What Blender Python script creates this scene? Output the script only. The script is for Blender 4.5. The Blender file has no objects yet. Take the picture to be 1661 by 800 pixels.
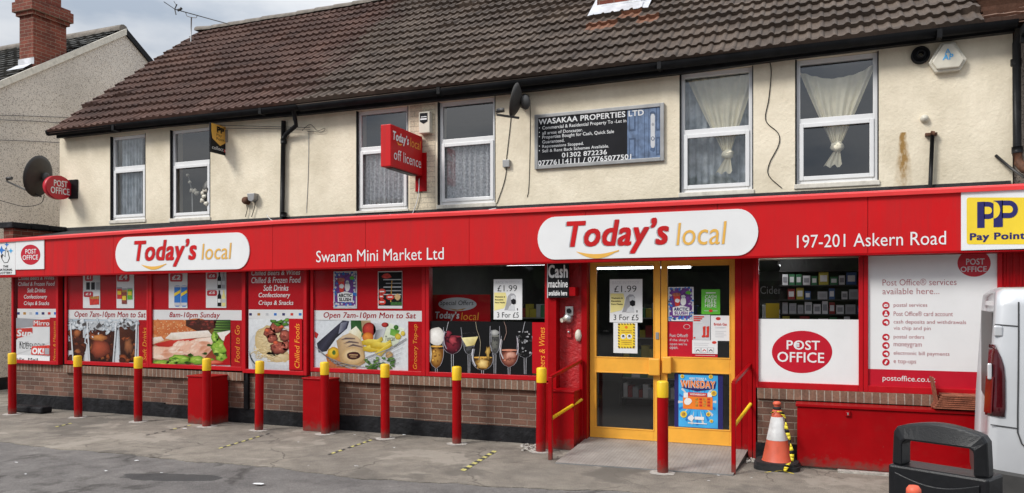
import bpy, bmesh, math, random
from mathutils import Vector, Matrix
random.seed(7)
C = bpy.context.scene.collection
R = math.radians
# ------------------------------------------------------------------ camera, sky, sun, exposure
F, CX, CY, TH, H, D = 1250.0, 830.5, 490.0, R(21.8), 1.78, 9.09     # measured from the photograph (1661 px wide)
SN, CS = math.sin(TH), math.cos(TH)
sc = bpy.context.scene
cam = bpy.data.objects.new('camera', bpy.data.cameras.new('camera'))
C.objects.link(cam)
cam.location = (0, -D, H)
cam.rotation_euler = (R(90), 0, TH)
cam.data.sensor_width = 36
cam.data.lens = F / 1661 * 36
cam.data.shift_y = (CY - 400) / 1661
cam.data.clip_end = 2000
sc.camera = cam

SUN_EL, SUN_AZ = R(41), R(220)
w = bpy.data.worlds.new('World'); sc.world = w; w.use_nodes = True
nt = w.node_tree; nt.nodes.clear()
N = nt.nodes.new; L = nt.links.new
out = N('ShaderNodeOutputWorld'); bg = N('ShaderNodeBackground'); bg.inputs[1].default_value = 0.1
sky = N('ShaderNodeTexSky'); sky.sky_type = 'NISHITA'; sky.sun_disc = False
sky.sun_elevation = SUN_EL; sky.sun_rotation = SUN_AZ
tc = N('ShaderNodeTexCoord'); mp = N('ShaderNodeMapping'); mp.inputs['Scale'].default_value = (1, 1, 2.6)
mp.inputs['Location'].default_value = (0.1, 1.6, 0.3)
n1 = N('ShaderNodeTexNoise'); n1.inputs['Scale'].default_value = 2.3; n1.inputs['Detail'].default_value = 7; n1.inputs['Roughness'].default_value = .55
n2 = N('ShaderNodeTexNoise'); n2.inputs['Scale'].default_value = 4.2; n2.inputs['Detail'].default_value = 6
r1 = N('ShaderNodeValToRGB'); r1.color_ramp.elements[0].position = .24; r1.color_ramp.elements[1].position = .40
r2 = N('ShaderNodeValToRGB')
r2.color_ramp.elements[0].position = .36; r2.color_ramp.elements[0].color = (4.3, 5.0, 6.0, 1)
r2.color_ramp.elements[1].position = .60; r2.color_ramp.elements[1].color = (8.4, 8.6, 8.9, 1)
mx = N('ShaderNodeMixRGB')
L(tc.outputs['Generated'], mp.inputs[0]); L(mp.outputs[0], n1.inputs[0]); L(mp.outputs[0], n2.inputs[0])
L(n1.outputs[0], r1.inputs[0]); L(n2.outputs[0], r2.inputs[0])
L(r1.outputs[0], mx.inputs[0]); L(sky.outputs[0], mx.inputs[1]); L(r2.outputs[0], mx.inputs[2])
sz = N('ShaderNodeSeparateXYZ'); L(tc.outputs['Generated'], sz.inputs[0])       # an overcast sky is brightest overhead
m1 = N('ShaderNodeMath'); m1.operation = 'MULTIPLY_ADD'; L(sz.outputs[2], m1.inputs[0]); m1.inputs[1].default_value = 1.15; m1.inputs[2].default_value = .33
m2 = N('ShaderNodeMixRGB'); m2.blend_type = 'MULTIPLY'; m2.inputs[0].default_value = 1; L(mx.outputs[0], m2.inputs[1]); L(m1.outputs[0], m2.inputs[2])
L(m2.outputs[0], bg.inputs[0]); L(bg.outputs[0], out.inputs[0])

sl = bpy.data.lights.new('sun', 'SUN'); sl.energy = 2.0; sl.angle = R(18); sl.color = (1, .97, .92)
so = bpy.data.objects.new('sun', sl); C.objects.link(so)
# azimuth measured clockwise from +Y: the light comes from behind the camera, a little to its left
sd = Vector((math.sin(SUN_AZ) * math.cos(SUN_EL), math.cos(SUN_AZ) * math.cos(SUN_EL), math.sin(SUN_EL)))
so.rotation_euler = sd.to_track_quat('Z', 'Y').to_euler()
so.location = (0, -12, 20)
sc.view_settings.view_transform = 'Standard'; sc.view_settings.look = 'None'
sc.view_settings.exposure = 0.56; sc.view_settings.gamma = 1

# ------------------------------------------------------------------ measuring helpers
def at(px, py, Y=0.0):
    u = px - CX; v = py - CY
    t = (Y + D) / (CS * F + SN * u)
    return Vector(((-SN * F + CS * u) * t, Y, H - v * t))
def X(px, Y=0.0): return at(px, 490, Y).x
def Z(px, py, Y=0.0): return at(px, py, Y).z
def gnd(px, py, z=0.0):
    t = (H - z) / (py - CY); u = px - CX
    return Vector(((-SN * F + CS * u) * t, (CS * F + SN * u) * t - D, z))
def depth_of(px, x):            # Y at which a point with this world x is seen at column px
    u = px - CX
    return x / ((-SN * F + CS * u) / (CS * F + SN * u)) - D
def camspace(r, f, z=0.0): return Vector((r * CS - f * SN, r * SN + f * CS - D, z))

# ------------------------------------------------------------------ materials
def lin(c): return tuple(((v / 255) / 12.92 if v / 255 <= .04045 else ((v / 255 + .055) / 1.055) ** 2.4) for v in c)
_M = {}
def new_mat(name):
    m = bpy.data.materials.new(name); m.use_nodes = True
    t = m.node_tree; b = t.nodes['Principled BSDF']
    return m, t, b
def M(name, col, rough=.5, metal=0, var=.08, scale=6, bump=0, bscale=60, srgb=True, spec=.5, dirt=0, coat=0):
    if name in _M: return _M[name]
    c = lin(col) if srgb else col
    m, t, b = new_mat(name)
    b.inputs['Roughness'].default_value = rough; b.inputs['Metallic'].default_value = metal
    b.inputs['Specular IOR Level'].default_value = spec
    if coat: b.inputs['Coat Weight'].default_value = coat; b.inputs['Coat Roughness'].default_value = .08
    g = t.nodes.new('ShaderNodeNewGeometry')
    n = t.nodes.new('ShaderNodeTexNoise'); n.inputs['Scale'].default_value = scale; n.inputs['Detail'].default_value = 5
    t.links.new(g.outputs['Position'], n.inputs['Vector'])
    r = t.nodes.new('ShaderNodeValToRGB')
    r.color_ramp.elements[0].position = .3; r.color_ramp.elements[1].position = .7
    r.color_ramp.elements[0].color = (*[max(0, v * (1 - var)) for v in c], 1)
    r.color_ramp.elements[1].color = (*[min(1, v * (1 + var)) for v in c], 1)
    t.links.new(n.outputs[0], r.inputs[0])
    last = r.outputs[0]
    if dirt:
        n3 = t.nodes.new('ShaderNodeTexNoise'); n3.inputs['Scale'].default_value = 9; n3.inputs['Detail'].default_value = 8; n3.inputs['Roughness'].default_value = .7
        t.links.new(g.outputs['Position'], n3.inputs['Vector'])
        r3 = t.nodes.new('ShaderNodeValToRGB'); r3.color_ramp.elements[0].position = .52; r3.color_ramp.elements[1].position = .75
        r3.color_ramp.elements[0].color = (0, 0, 0, 1); r3.color_ramp.elements[1].color = (dirt, dirt, dirt, 1)
        t.links.new(n3.outputs[0], r3.inputs[0])
        mm = t.nodes.new('ShaderNodeMixRGB'); mm.inputs[2].default_value = (.12, .09, .07, 1)
        t.links.new(r3.outputs[0], mm.inputs[0]); t.links.new(last, mm.inputs[1]); last = mm.outputs[0]
    t.links.new(last, b.inputs['Base Color'])
    if bump:
        n2 = t.nodes.new('ShaderNodeTexNoise'); n2.inputs['Scale'].default_value = bscale; n2.inputs['Detail'].default_value = 5
        t.links.new(g.outputs['Position'], n2.inputs['Vector'])
        bp = t.nodes.new('ShaderNodeBump'); bp.inputs['Strength'].default_value = bump; bp.inputs['Distance'].default_value = .02
        t.links.new(n2.outputs[0], bp.inputs['Height']); t.links.new(bp.outputs[0], b.inputs['Normal'])
    _M[name] = m
    return m
def math_node(t, op, a, b=None):
    n = t.nodes.new('ShaderNodeMath'); n.operation = op
    for i, v in enumerate((a, b)):
        if v is None: continue
        if hasattr(v, 'is_linked'): t.links.new(v, n.inputs[i])
        else: n.inputs[i].default_value = v
    return n.outputs[0]
def ramp(t, src, stops):
    r = t.nodes.new('ShaderNodeValToRGB'); e = r.color_ramp.elements
    while len(e) < len(stops): e.new(.5)
    for i, (p, c) in enumerate(stops):
        e[i].position = p; e[i].color = (*c, 1) if len(c) == 3 else c
    t.links.new(src, r.inputs[0]); return r.outputs[0]
def noise(t, vec, scale, detail=5, rough=.5):
    n = t.nodes.new('ShaderNodeTexNoise'); n.inputs['Scale'].default_value = scale; n.inputs['Detail'].default_value = detail
    n.inputs['Roughness'].default_value = rough
    t.links.new(vec, n.inputs['Vector']); return n.outputs[0]
def mix(t, f, a, b, mode='MIX'):
    n = t.nodes.new('ShaderNodeMixRGB'); n.blend_type = mode
    for i, v in enumerate((f, a, b)):
        if hasattr(v, 'is_linked'): t.links.new(v, n.inputs[i])
        elif isinstance(v, (int, float)): n.inputs[i].default_value = v
        else: n.inputs[i].default_value = (*v, 1)
    return n.outputs[0]
def bumpn(t, b, h, s, d=.01):
    bp = t.nodes.new('ShaderNodeBump'); bp.inputs['Strength'].default_value = s; bp.inputs['Distance'].default_value = d
    t.links.new(h, bp.inputs['Height']); t.links.new(bp.outputs[0], b.inputs['Normal'])
def pos(t): return t.nodes.new('ShaderNodeNewGeometry').outputs['Position']
def brick_mat(name, c1, c2, mortar, bw=.225, rh=.075, off=.5, z0=0.0, ms=.006):
    m, t, b = new_mat(name); p = pos(t)
    s = t.nodes.new('ShaderNodeSeparateXYZ'); t.links.new(p, s.inputs[0])
    k = t.nodes.new('ShaderNodeCombineXYZ')
    t.links.new(math_node(t, 'ADD', math_node(t, 'ADD', s.outputs[0], s.outputs[1]), 50.0), k.inputs[0])
    t.links.new(math_node(t, 'ADD', s.outputs[2], z0), k.inputs[1])
    wob = t.nodes.new('ShaderNodeVectorMath'); wob.operation = 'SCALE'
    nn = t.nodes.new('ShaderNodeTexNoise'); nn.inputs['Scale'].default_value = 7; t.links.new(p, nn.inputs['Vector'])
    t.links.new(nn.outputs['Color'], wob.inputs[0]); wob.inputs['Scale'].default_value = .010
    ad = t.nodes.new('ShaderNodeVectorMath'); ad.operation = 'ADD'; t.links.new(k.outputs[0], ad.inputs[0]); t.links.new(wob.outputs[0], ad.inputs[1])
    br = t.nodes.new('ShaderNodeTexBrick'); br.offset = off
    br.inputs['Scale'].default_value = 1; br.inputs['Brick Width'].default_value = bw; br.inputs['Row Height'].default_value = rh
    br.inputs['Mortar Size'].default_value = ms; br.inputs['Mortar Smooth'].default_value = .25; br.inputs['Bias'].default_value = -.1
    br.inputs['Color1'].default_value = (*c1, 1); br.inputs['Color2'].default_value = (*c2, 1); br.inputs['Mortar'].default_value = (*mortar, 1)
    t.links.new(ad.outputs[0], br.inputs['Vector'])
    f1 = noise(t, p, 3.0, 6); f2 = noise(t, p, 45, 4)
    c = mix(t, 1, br.outputs[0], ramp(t, f1, [(.3, (.72, .72, .72)), (.7, (1.2, 1.18, 1.15))]), 'MULTIPLY')
    c = mix(t, 1, c, ramp(t, f2, [(.3, (.78, .78, .78)), (.72, (1.18, 1.16, 1.14))]), 'MULTIPLY')
    t.links.new(c, b.inputs['Base Color']); b.inputs['Roughness'].default_value = .9
    hh = math_node(t, 'ADD', math_node(t, 'MULTIPLY', br.outputs[1], -1.0), math_node(t, 'MULTIPLY', f2, .5))
    bumpn(t, b, hh, .7, .008); return m

BRICK = brick_mat('brown brick', (.11, .056, .040), (.20, .102, .072), (.28, .235, .19), ms=.0045)
SOLDIER = brick_mat('soldier course brick', (.16, .09, .062), (.25, .145, .10), (.36, .32, .27), bw=.078, rh=5.0, off=0, z0=2.0)
REDBRICK = brick_mat('red chimney brick', (.16, .038, .022), (.25, .062, .036), (.27, .19, .14))
PALEBRICK = brick_mat('painted brick', (.66, .58, .44), (.71, .63, .49), (.47, .41, .32), ms=.004)

def render_mat():
    m, t, b = new_mat('cream masonry paint'); p = pos(t)
    s = t.nodes.new('ShaderNodeMapping'); s.inputs['Scale'].default_value = (1.3, 1.3, .7); t.links.new(p, s.inputs[0])
    a = noise(t, s.outputs[0], 1.6, 7, .6); a2 = noise(t, p, 1.4, 7, .68); a3 = noise(t, p, 50, 3)
    c = mix(t, 1, (.84, .75, .585), ramp(t, a, [(.28, (.87, .86, .83)), (.6, (1.02, 1.02, 1.02))]), 'MULTIPLY')
    c = mix(t, 1, c, ramp(t, a2, [(.32, (.84, .83, .81)), (.62, (1.04, 1.04, 1.05))]), 'MULTIPLY')
    spk = ramp(t, noise(t, p, 16, 6, .7), [(.70, (1, 1, 1)), (.78, (.7, .66, .6))])
    c = mix(t, 1, c, spk, 'MULTIPLY')
    # rust running down the render below an old fixing
    sx = t.nodes.new('ShaderNodeSeparateXYZ'); t.links.new(p, sx.inputs[0])
    rx, rz = X(1462, .85), Z(1462, 215, .85)
    wv = math_node(t, 'MULTIPLY', math_node(t, 'SUBTRACT', noise(t, p, 9, 3), .5), .06)
    dx = math_node(t, 'ABSOLUTE', math_node(t, 'SUBTRACT', math_node(t, 'ADD', sx.outputs[0], wv), rx + .02))
    dz = math_node(t, 'SUBTRACT', rz, sx.outputs[2])
    inz = math_node(t, 'MULTIPLY', math_node(t, 'GREATER_THAN', dz, 0.0), math_node(t, 'LESS_THAN', dz, .62))
    wd = math_node(t, 'ADD', math_node(t, 'MULTIPLY', dz, .13), .035)
    k = math_node(t, 'MAXIMUM', math_node(t, 'SUBTRACT', 1.0, math_node(t, 'DIVIDE', dx, wd)), 0.0)
    fade = math_node(t, 'MAXIMUM', math_node(t, 'SUBTRACT', 1.0, math_node(t, 'MULTIPLY', dz, 1.25)), 0.0)
    strk = ramp(t, noise(t, s.outputs[0], 26, 3), [(.35, (.55, .55, .55)), (.65, (1.2, 1.2, 1.2))])
    k = math_node(t, 'MULTIPLY', math_node(t, 'MULTIPLY', math_node(t, 'MULTIPLY', k, inz), fade), math_node(t, 'MULTIPLY', strk, 1.9))
    k = math_node(t, 'MINIMUM', k, .92)
    c = mix(t, k, c, (.30, .155, .02))
    t.links.new(c, b.inputs['Base Color']); b.inputs['Roughness'].default_value = .85
    hh = math_node(t, 'ADD', noise(t, p, 22, 5, .6), math_node(t, 'MULTIPLY', a3, .4))
    bumpn(t, b, hh, .36, .02); return m
RENDER = render_mat()
def pebble_mat(name, base, dark):
    m, t, b = new_mat(name); p = pos(t)
    v = t.nodes.new('ShaderNodeTexVoronoi'); v.inputs['Scale'].default_value = 68; t.links.new(p, v.inputs['Vector'])
    sp = t.nodes.new('ShaderNodeSeparateColor'); t.links.new(v.outputs['Color'], sp.inputs[0])
    pick = ramp(t, math_node(t, 'ADD', sp.outputs[0], math_node(t, 'MULTIPLY', noise(t, p, 5, 3), .25)), [(.10, dark), (.25, dark), (.31, base), (.8, tuple(v * 1.18 for v in base))])
    c = mix(t, 1, pick, ramp(t, noise(t, p, .8, 6), [(.3, (.86, .86, .86)), (.7, (1.06, 1.06, 1.06))]), 'MULTIPLY')
    t.links.new(c, b.inputs['Base Color']); b.inputs['Roughness'].default_value = .95
    bumpn(t, b, v.outputs[0], .8, .012); return m
PEBBLE = pebble_mat('pebbledash', (.62, .565, .505), (.33, .28, .24))
DPEBBLE = pebble_mat('dark pebbledash', (.27, .225, .185), (.14, .115, .095))
def ground_mat(name, base, kind):
    m, t, b = new_mat(name); p = pos(t)
    a = noise(t, p, .55, 8, .6); a2 = noise(t, p, 3.2, 8, .68); a3 = noise(t, p, 90, 3, .7)
    c = mix(t, 1, base, ramp(t, a, [(.30, (.74, .74, .75)), (.68, (1.18, 1.17, 1.14))]), 'MULTIPLY')
    c = mix(t, 1, c, ramp(t, a2, [(.30, (.66, .65, .65)), (.70, (1.25, 1.25, 1.24))]), 'MULTIPLY')
    c = mix(t, 1, c, ramp(t, a3, [(.28, (.5, .5, .5)), (.72, (1.42, 1.42, 1.42))]), 'MULTIPLY')
    dist = t.nodes.new('ShaderNodeVectorMath'); dist.operation = 'SCALE'; dist.inputs['Scale'].default_value = .55
    nn = t.nodes.new('ShaderNodeTexNoise'); nn.inputs['Scale'].default_value = 1.8; nn.inputs['Detail'].default_value = 6; t.links.new(p, nn.inputs['Vector'])
    t.links.new(nn.outputs['Color'], dist.inputs[0])
    ad = t.nodes.new('ShaderNodeVectorMath'); ad.operation = 'ADD'; t.links.new(p, ad.inputs[0]); t.links.new(dist.outputs[0], ad.inputs[1])
    v = t.nodes.new('ShaderNodeTexVoronoi'); v.feature = 'DISTANCE_TO_EDGE'; v.inputs['Scale'].default_value = .95 if kind == 'slab' else .3
    t.links.new(ad.outputs[0], v.inputs['Vector'])
    cr = ramp(t, v.outputs[0], [(0.0, (.42, .41, .40)), (.012, (1, 1, 1))])
    brk = ramp(t, noise(t, p, 1.3, 4), [(.40, (0, 0, 0)), (.54, (1, 1, 1))])
    c = mix(t, brk, c, mix(t, 1, c, cr, 'MULTIPLY'))
    if kind == 'slab':     # bare pale patches where the thin surfacing has worn through, tar seams
        pt = ramp(t, noise(t, ad.outputs[0], 1.15, 7, .62), [(.57, (0, 0, 0)), (.61, (1, 1, 1))])
        c = mix(t, math_node(t, 'MULTIPLY', pt, .6), c, tuple(v * 1.45 for v in base))
        pd = ramp(t, noise(t, ad.outputs[0], .8, 7, .6), [(.37, (1, 1, 1)), (.42, (0, 0, 0))])
        c = mix(t, math_node(t, 'MULTIPLY', pd, .75), c, tuple(v * .5 for v in base))
    else:                  # one damp oil stain with an uneven outline
        g = gnd(278, 773)
        sx = t.nodes.new('ShaderNodeSeparateXYZ'); t.links.new(p, sx.inputs[0])
        ca, sa = math.cos(R(14)), math.sin(R(14))
        ux = math_node(t, 'SUBTRACT', sx.outputs[0], g.x); uy = math_node(t, 'SUBTRACT', sx.outputs[1], g.y)
        e1 = math_node(t, 'DIVIDE', math_node(t, 'ADD', math_node(t, 'MULTIPLY', ux, ca), math_node(t, 'MULTIPLY', uy, sa)), .62)
        e2 = math_node(t, 'DIVIDE', math_node(t, 'SUBTRACT', math_node(t, 'MULTIPLY', uy, ca), math_node(t, 'MULTIPLY', ux, sa)), .17)
        rr = math_node(t, 'ADD', math_node(t, 'MULTIPLY', e1, e1), math_node(t, 'MULTIPLY', e2, e2))
        rr = math_node(t, 'ADD', rr, math_node(t, 'MULTIPLY', math_node(t, 'SUBTRACT', noise(t, p, 6, 6), .5), 1.5))
        c = mix(t, ramp(t, rr, [(.85, (.8, .8, .8)), (1.05, (0, 0, 0))]), c, (.035, .034, .034))
        rp = ramp(t, noise(t, p, .35, 5), [(.52, (0, 0, 0)), (.6, (1, 1, 1))])
        c = mix(t, math_node(t, 'MULTIPLY', rp, .18), c, (.10, .098, .098))
    t.links.new(c, b.inputs['Base Color']); b.inputs['Roughness'].default_value = .92
    bumpn(t, b, math_node(t, 'ADD', a3, math_node(t, 'MULTIPLY', a2, 1.6)), .8, .016); return m
ROAD = ground_mat('worn asphalt', (.180, .167, .158), 'road')
SLAB = ground_mat('worn concrete', (.265, .234, .196), 'slab')
def tile_mat(name, c1, c2, c3, gw=.30, gh=.30, alt=None):
    m, t, b = new_mat(name); p = pos(t)
    s = t.nodes.new('ShaderNodeSeparateXYZ'); t.links.new(p, s.inputs[0])
    k = t.nodes.new('ShaderNodeCombineXYZ')
    t.links.new(math_node(t, 'FLOOR', math_node(t, 'DIVIDE', s.outputs[0], gw)), k.inputs[0])
    t.links.new(math_node(t, 'FLOOR', math_node(t, 'DIVIDE', math_node(t, 'SUBTRACT', s.outputs[2], 4.70), gh * .64)), k.inputs[1])
    wn = t.nodes.new('ShaderNodeTexWhiteNoise'); t.links.new(k.outputs[0], wn.inputs['Vector'])
    c = ramp(t, wn.outputs[0], [(0, c1), (.55, c2), (1, c3)])
    if alt:          # the far end was laid in redder tiles; the change runs up the slope
        ca = ramp(t, wn.outputs[0], [(0, alt[0]), (.55, alt[1]), (1, alt[2])])
        f = math_node(t, 'ADD', math_node(t, 'ADD', s.outputs[0], 7.35), math_node(t, 'ADD', math_node(t, 'MULTIPLY', wn.outputs[0], .5), math_node(t, 'MULTIPLY', noise(t, p, .9, 4), 1.1)))
        c = mix(t, ramp(t, f, [(.45, (0, 0, 0)), (.95, (1, 1, 1))]), ca, c)
        # a few replaced orange tiles below the chimney
        dx = math_node(t, 'ABSOLUTE', math_node(t, 'SUBTRACT', s.outputs[0], -2.55)); dz = math_node(t, 'ABSOLUTE', math_node(t, 'SUBTRACT', s.outputs[2], 5.86))
        k2 = math_node(t, 'MULTIPLY', math_node(t, 'LESS_THAN', dx, .62), math_node(t, 'LESS_THAN', dz, .17))
        c = mix(t, math_node(t, 'MULTIPLY', k2, math_node(t, 'GREATER_THAN', wn.outputs[0], .35)), c, (.20, .088, .05))
    c = mix(t, 1, c, ramp(t, noise(t, p, 1.2, 7, .6), [(.3, (.72, .72, .72)), (.7, (1.22, 1.2, 1.16))]), 'MULTIPLY')
    c = mix(t, 1, c, ramp(t, noise(t, p, 40, 4, .7), [(.3, (.74, .74, .74)), (.72, (1.25, 1.25, 1.25))]), 'MULTIPLY')
    li = ramp(t, noise(t, p, 11, 7, .75), [(.63, (0, 0, 0)), (.72, (1, 1, 1))])
    c = mix(t, math_node(t, 'MULTIPLY', li, .4), c, (.23, .205, .16))
    ms_ = ramp(t, noise(t, p, 5, 8, .8), [(.62, (0, 0, 0)), (.70, (1, 1, 1))]); c = mix(t, math_node(t, 'MULTIPLY', ms_, .55), c, (.045, .045, .025))
    wh = ramp(t, noise(t, p, 17, 2, .5), [(.80, (0, 0, 0)), (.83, (1, 1, 1))]); c = mix(t, wh, c, (.42, .40, .36))
    t.links.new(c, b.inputs['Base Color']); b.inputs['Roughness'].default_value = .82
    bumpn(t, b, noise(t, p, 60, 4), .35, .01); return m
TILE = tile_mat('brown concrete tile', (.066, .046, .034), (.086, .061, .046), (.115, .084, .064), alt=((.074, .036, .026), (.098, .048, .035), (.126, .066, .049)))
TILE_DARK = tile_mat('dark slate tile', (.045, .045, .042), (.06, .058, .053), (.085, .08, .07))
TILE_PLAIN = tile_mat('plain clay tile', (.17, .10, .07), (.22, .13, .095), (.27, .165, .12))
RIDGE = M('ridge mortar grey', (.19, .165, .14), .9, var=.3, scale=8, bump=.4, srgb=False)
REDF = M('red frame paint', (.45, .006, .012), .4, var=.10, scale=4, srgb=False, dirt=.12, spec=.22)
RED = M('gloss red paint', (.32, .0012, .004), .36, var=.10, scale=4, srgb=False, dirt=.06, spec=.18)
REDV = M('red sign vinyl', (.575, .006, .009), .45, var=.05, scale=2, srgb=False, dirt=.06, spec=.25)
REDM = M('red window vinyl', (.44, .008, .014), .3, var=.06, scale=3, srgb=False, spec=.15)
REDR = M('rough red painted render', (.42, .012, .016), .5, var=.2, scale=12, bump=.7, bscale=28, srgb=False, dirt=.25)
PORED = M('deep red vinyl', (.50, .006, .022), .35, var=.05, srgb=False)
PINK = M('red capping', (.74, .045, .045), .3, var=.08, scale=3, srgb=False)
YEL = M('yellow painted aluminium', (.86, .41, .045), .4, var=.08, scale=5, srgb=False, dirt=.10)
YBAND = M('yellow band paint', (.82, .52, .012), .4, var=.08, srgb=False, dirt=.1)
STRIPR = M('dark red lettering', (.36, .004, .010), .4, srgb=False, spec=.2)
AMBER = M('amber vinyl', (.78, .43, .075), .4, var=.04, srgb=False)
ORTXT = M('orange lettering', (.88, .34, .03), .4, var=.04, srgb=False)
WHITE = M('white vinyl', (.78, .78, .78), .32, var=.03, scale=3, srgb=False, dirt=.03)
PAPER = M('white paper', (.74, .745, .75), .7, var=.03, srgb=False)
UPVC = M('white upvc', (.79, .79, .79), .3, var=.03, srgb=False, dirt=.05)
SILLW = M('painted stone sill', (.66, .62, .54), .7, var=.12, scale=14, srgb=False, dirt=.3)
BLACK = M('black gloss paint', (.012, .012, .013), .4, var=.3, scale=8, bump=.15, srgb=False, spec=.15)
TAR = M('black bitumen', (.016, .016, .018), .6, var=.4, scale=7, bump=.8, bscale=18, srgb=False, spec=.15)
FELT = M('roofing felt', (.026, .026, .028), .8, var=.4, scale=6, bump=.5, bscale=30, srgb=False)
SOOT = M('printed black', (.012, .012, .014), .4, var=.15, srgb=False, spec=.15)
GREYT = M('grey print', (.33, .33, .35), .5, srgb=False)
LGREY = M('pale grey print', (.56, .57, .59), .5, srgb=False)
SILVER = M('dull aluminium', (.52, .52, .52), .38, metal=.8, var=.12, scale=10, srgb=False)
LEAD = M('silver flashing', (.62, .63, .66), .45, metal=.3, var=.25, scale=5, bump=.5, bscale=9, srgb=False)
GALV = M('galvanised steel', (.34, .34, .34), .5, metal=.6, var=.15, srgb=False)
DGREY = M('dark grey metal', (.05, .048, .046), .5, var=.2, srgb=False)
BROWNM = M('rusty metal', (.12, .05, .025), .8, var=.5, scale=20, srgb=False)
CREAMP = M('cream plastic', (.66, .62, .52), .45, var=.06, srgb=False, dirt=.1)
BLUE = M('blue print', (.02, .17, .55), .4, srgb=False)
LBLUE = M('sky blue print', (.05, .38, .75), .4, var=.15, srgb=False)
NAVY = M('navy print', (.018, .016, .12), .4, srgb=False)
PURPLE = M('purple print', (.13, .03, .22), .4, var=.4, scale=25, srgb=False)
GREEN = M('leaf green print', (.13, .42, .03), .5, var=.5, scale=40, srgb=False)
DGREEN = M('dark green print', (.03, .13, .02), .5, var=.5, scale=45, srgb=False)
CARDG = M('bright green print', (.10, .45, .03), .4, var=.05, srgb=False)
PPYEL = M('yellow sign vinyl', (.83, .60, .035), .4, var=.03, srgb=False)
PALEY = M('pale yellow print', (.80, .70, .28), .5, srgb=False)
COLA = M('dark cola print', (.045, .012, .006), .3, var=.8, scale=28, srgb=False, spec=.15)
COLAR = M('amber cola print', (.33, .055, .015), .3, var=.8, scale=22, srgb=False)
ICE = M('ice print', (.55, .58, .62), .3, var=.55, scale=38, srgb=False)
BREAD = M('bread print', (.62, .40, .19), .5, var=.35, scale=30, srgb=False)
BUN = M('seeded bun print', (.62, .18, .055), .5, var=.45, scale=50, srgb=False)
HAM = M('ham print', (.74, .42, .30), .5, var=.3, scale=22, srgb=False)
MEAT = M('meatball print', (.24, .045, .03), .6, var=.6, scale=45, srgb=False)
PASTA = M('pasta print', (.68, .52, .29), .5, var=.4, scale=42, srgb=False)
TOMATO = M('tomato print', (.60, .035, .02), .4, var=.3, scale=25, srgb=False)
ORANGE = M('orange print', (.80, .20, .02), .4, var=.15, srgb=False)
BANANA = M('banana print', (.80, .58, .04), .4, var=.15, scale=18, srgb=False)
WINE = M('wine print', (.11, .008, .022), .3, var=.6, scale=30, srgb=False, spec=.15)
GOLD = M('golden drink print', (.48, .25, .045), .3, var=.6, scale=30, srgb=False)
GLASSP = M('glass highlight print', (.42, .42, .44), .3, var=.3, scale=30, srgb=False)
WARMR = M('rose drink print', (.40, .12, .075), .3, var=.6, scale=30, srgb=False)
CONEO = M('orange cone plastic', (.70, .115, .055), .5, var=.14, scale=9, srgb=False, dirt=.35)
CONEW = M('reflective cone sleeve', (.62, .61, .60), .45, var=.12, scale=14, srgb=False, dirt=.45)
RUBBER = M('black rubber', (.020, .020, .021), .75, var=.3, scale=20, bump=.2, srgb=False)
BINP = M('dark grey bin plastic', (.010, .0105, .012), .34, var=.15, scale=30, bump=.12, bscale=200, srgb=False, spec=.3)
BOARD = M('charcoal board', (.014, .014, .017), .5, var=.2, srgb=False, spec=.15)
VANP = M('silver van paint', (.60, .61, .63), .33, metal=.25, var=.03, srgb=False, coat=.5)
LAMPR = M('dark red lamp lens', (.06, .003, .006), .12, var=.2, scale=20, srgb=False, coat=.8)
LAMPB = M('bright red lamp lens', (.16, .004, .006), .15, srgb=False, coat=.8)
TYRE = M('tyre', (.014, .014, .014), .8, srgb=False)
CLAY = M('clay tile', (.27, .085, .045), .85, var=.35, scale=12, bump=.4, srgb=False)
INWALL = M('shop interior wall', (.10, .10, .098), .8, srgb=False)
INDARK = M('dark room', (.10, .105, .115), .9, srgb=False)
FLOOR = M('shop floor', (.07, .066, .062), .5, srgb=False)
MORT = M('crumbled mortar', (.42, .39, .35), .95, var=.3, scale=25, bump=.6, srgb=False)
TAPEY = M('yellow floor tape', (.52, .47, .15), .8, var=.35, scale=60, srgb=False, dirt=.75)
TAPEB = M('black floor tape', (.055, .052, .048), .8, var=.4, scale=40, srgb=False, dirt=.4)
BLINK = M('barrier tape yellow', (.78, .62, .03), .4, srgb=False)
def streaky(m, amt=.35):       # rain streaks running down a painted board
    t = m.node_tree; b = t.nodes['Principled BSDF']; src = b.inputs['Base Color'].links[0].from_socket
    s = t.nodes.new('ShaderNodeMapping'); s.inputs['Scale'].default_value = (9, 9, .55); t.links.new(pos(t), s.inputs[0])
    a = ramp(t, noise(t, s.outputs[0], 1.0, 6, .65), [(.40, (0, 0, 0)), (.72, (amt, amt, amt))])
    a2 = ramp(t, noise(t, pos(t), .5, 4), [(.35, (.25, .25, .25)), (.65, (1, 1, 1))])
    t.links.new(mix(t, mix(t, 1, a, a2, 'MULTIPLY'), src, (.20, .03, .03)), b.inputs['Base Color'])
streaky(REDV, .5)
def worn(m):                    # grime at the foot, scrapes and knocks on painted steel
    t = m.node_tree; b = t.nodes['Principled BSDF']; src = b.inputs['Base Color'].links[0].from_socket; p = pos(t)
    z = t.nodes.new('ShaderNodeSeparateXYZ'); t.links.new(p, z.inputs[0])
    f = math_node(t, 'ADD', z.outputs[2], math_node(t, 'MULTIPLY', math_node(t, 'SUBTRACT', noise(t, p, 14, 6, .7), .5), .35))
    c = mix(t, ramp(t, f, [(.0, (.75, .75, .75)), (.13, (0, 0, 0))]), src, (.10, .075, .06))
    q = ramp(t, noise(t, p, 24, 8, .8), [(.665, (0, 0, 0)), (.69, (.8, .8, .8))])
    t.links.new(mix(t, q, c, (.30, .12, .10)), b.inputs['Base Color'])
worn(RED)
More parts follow.
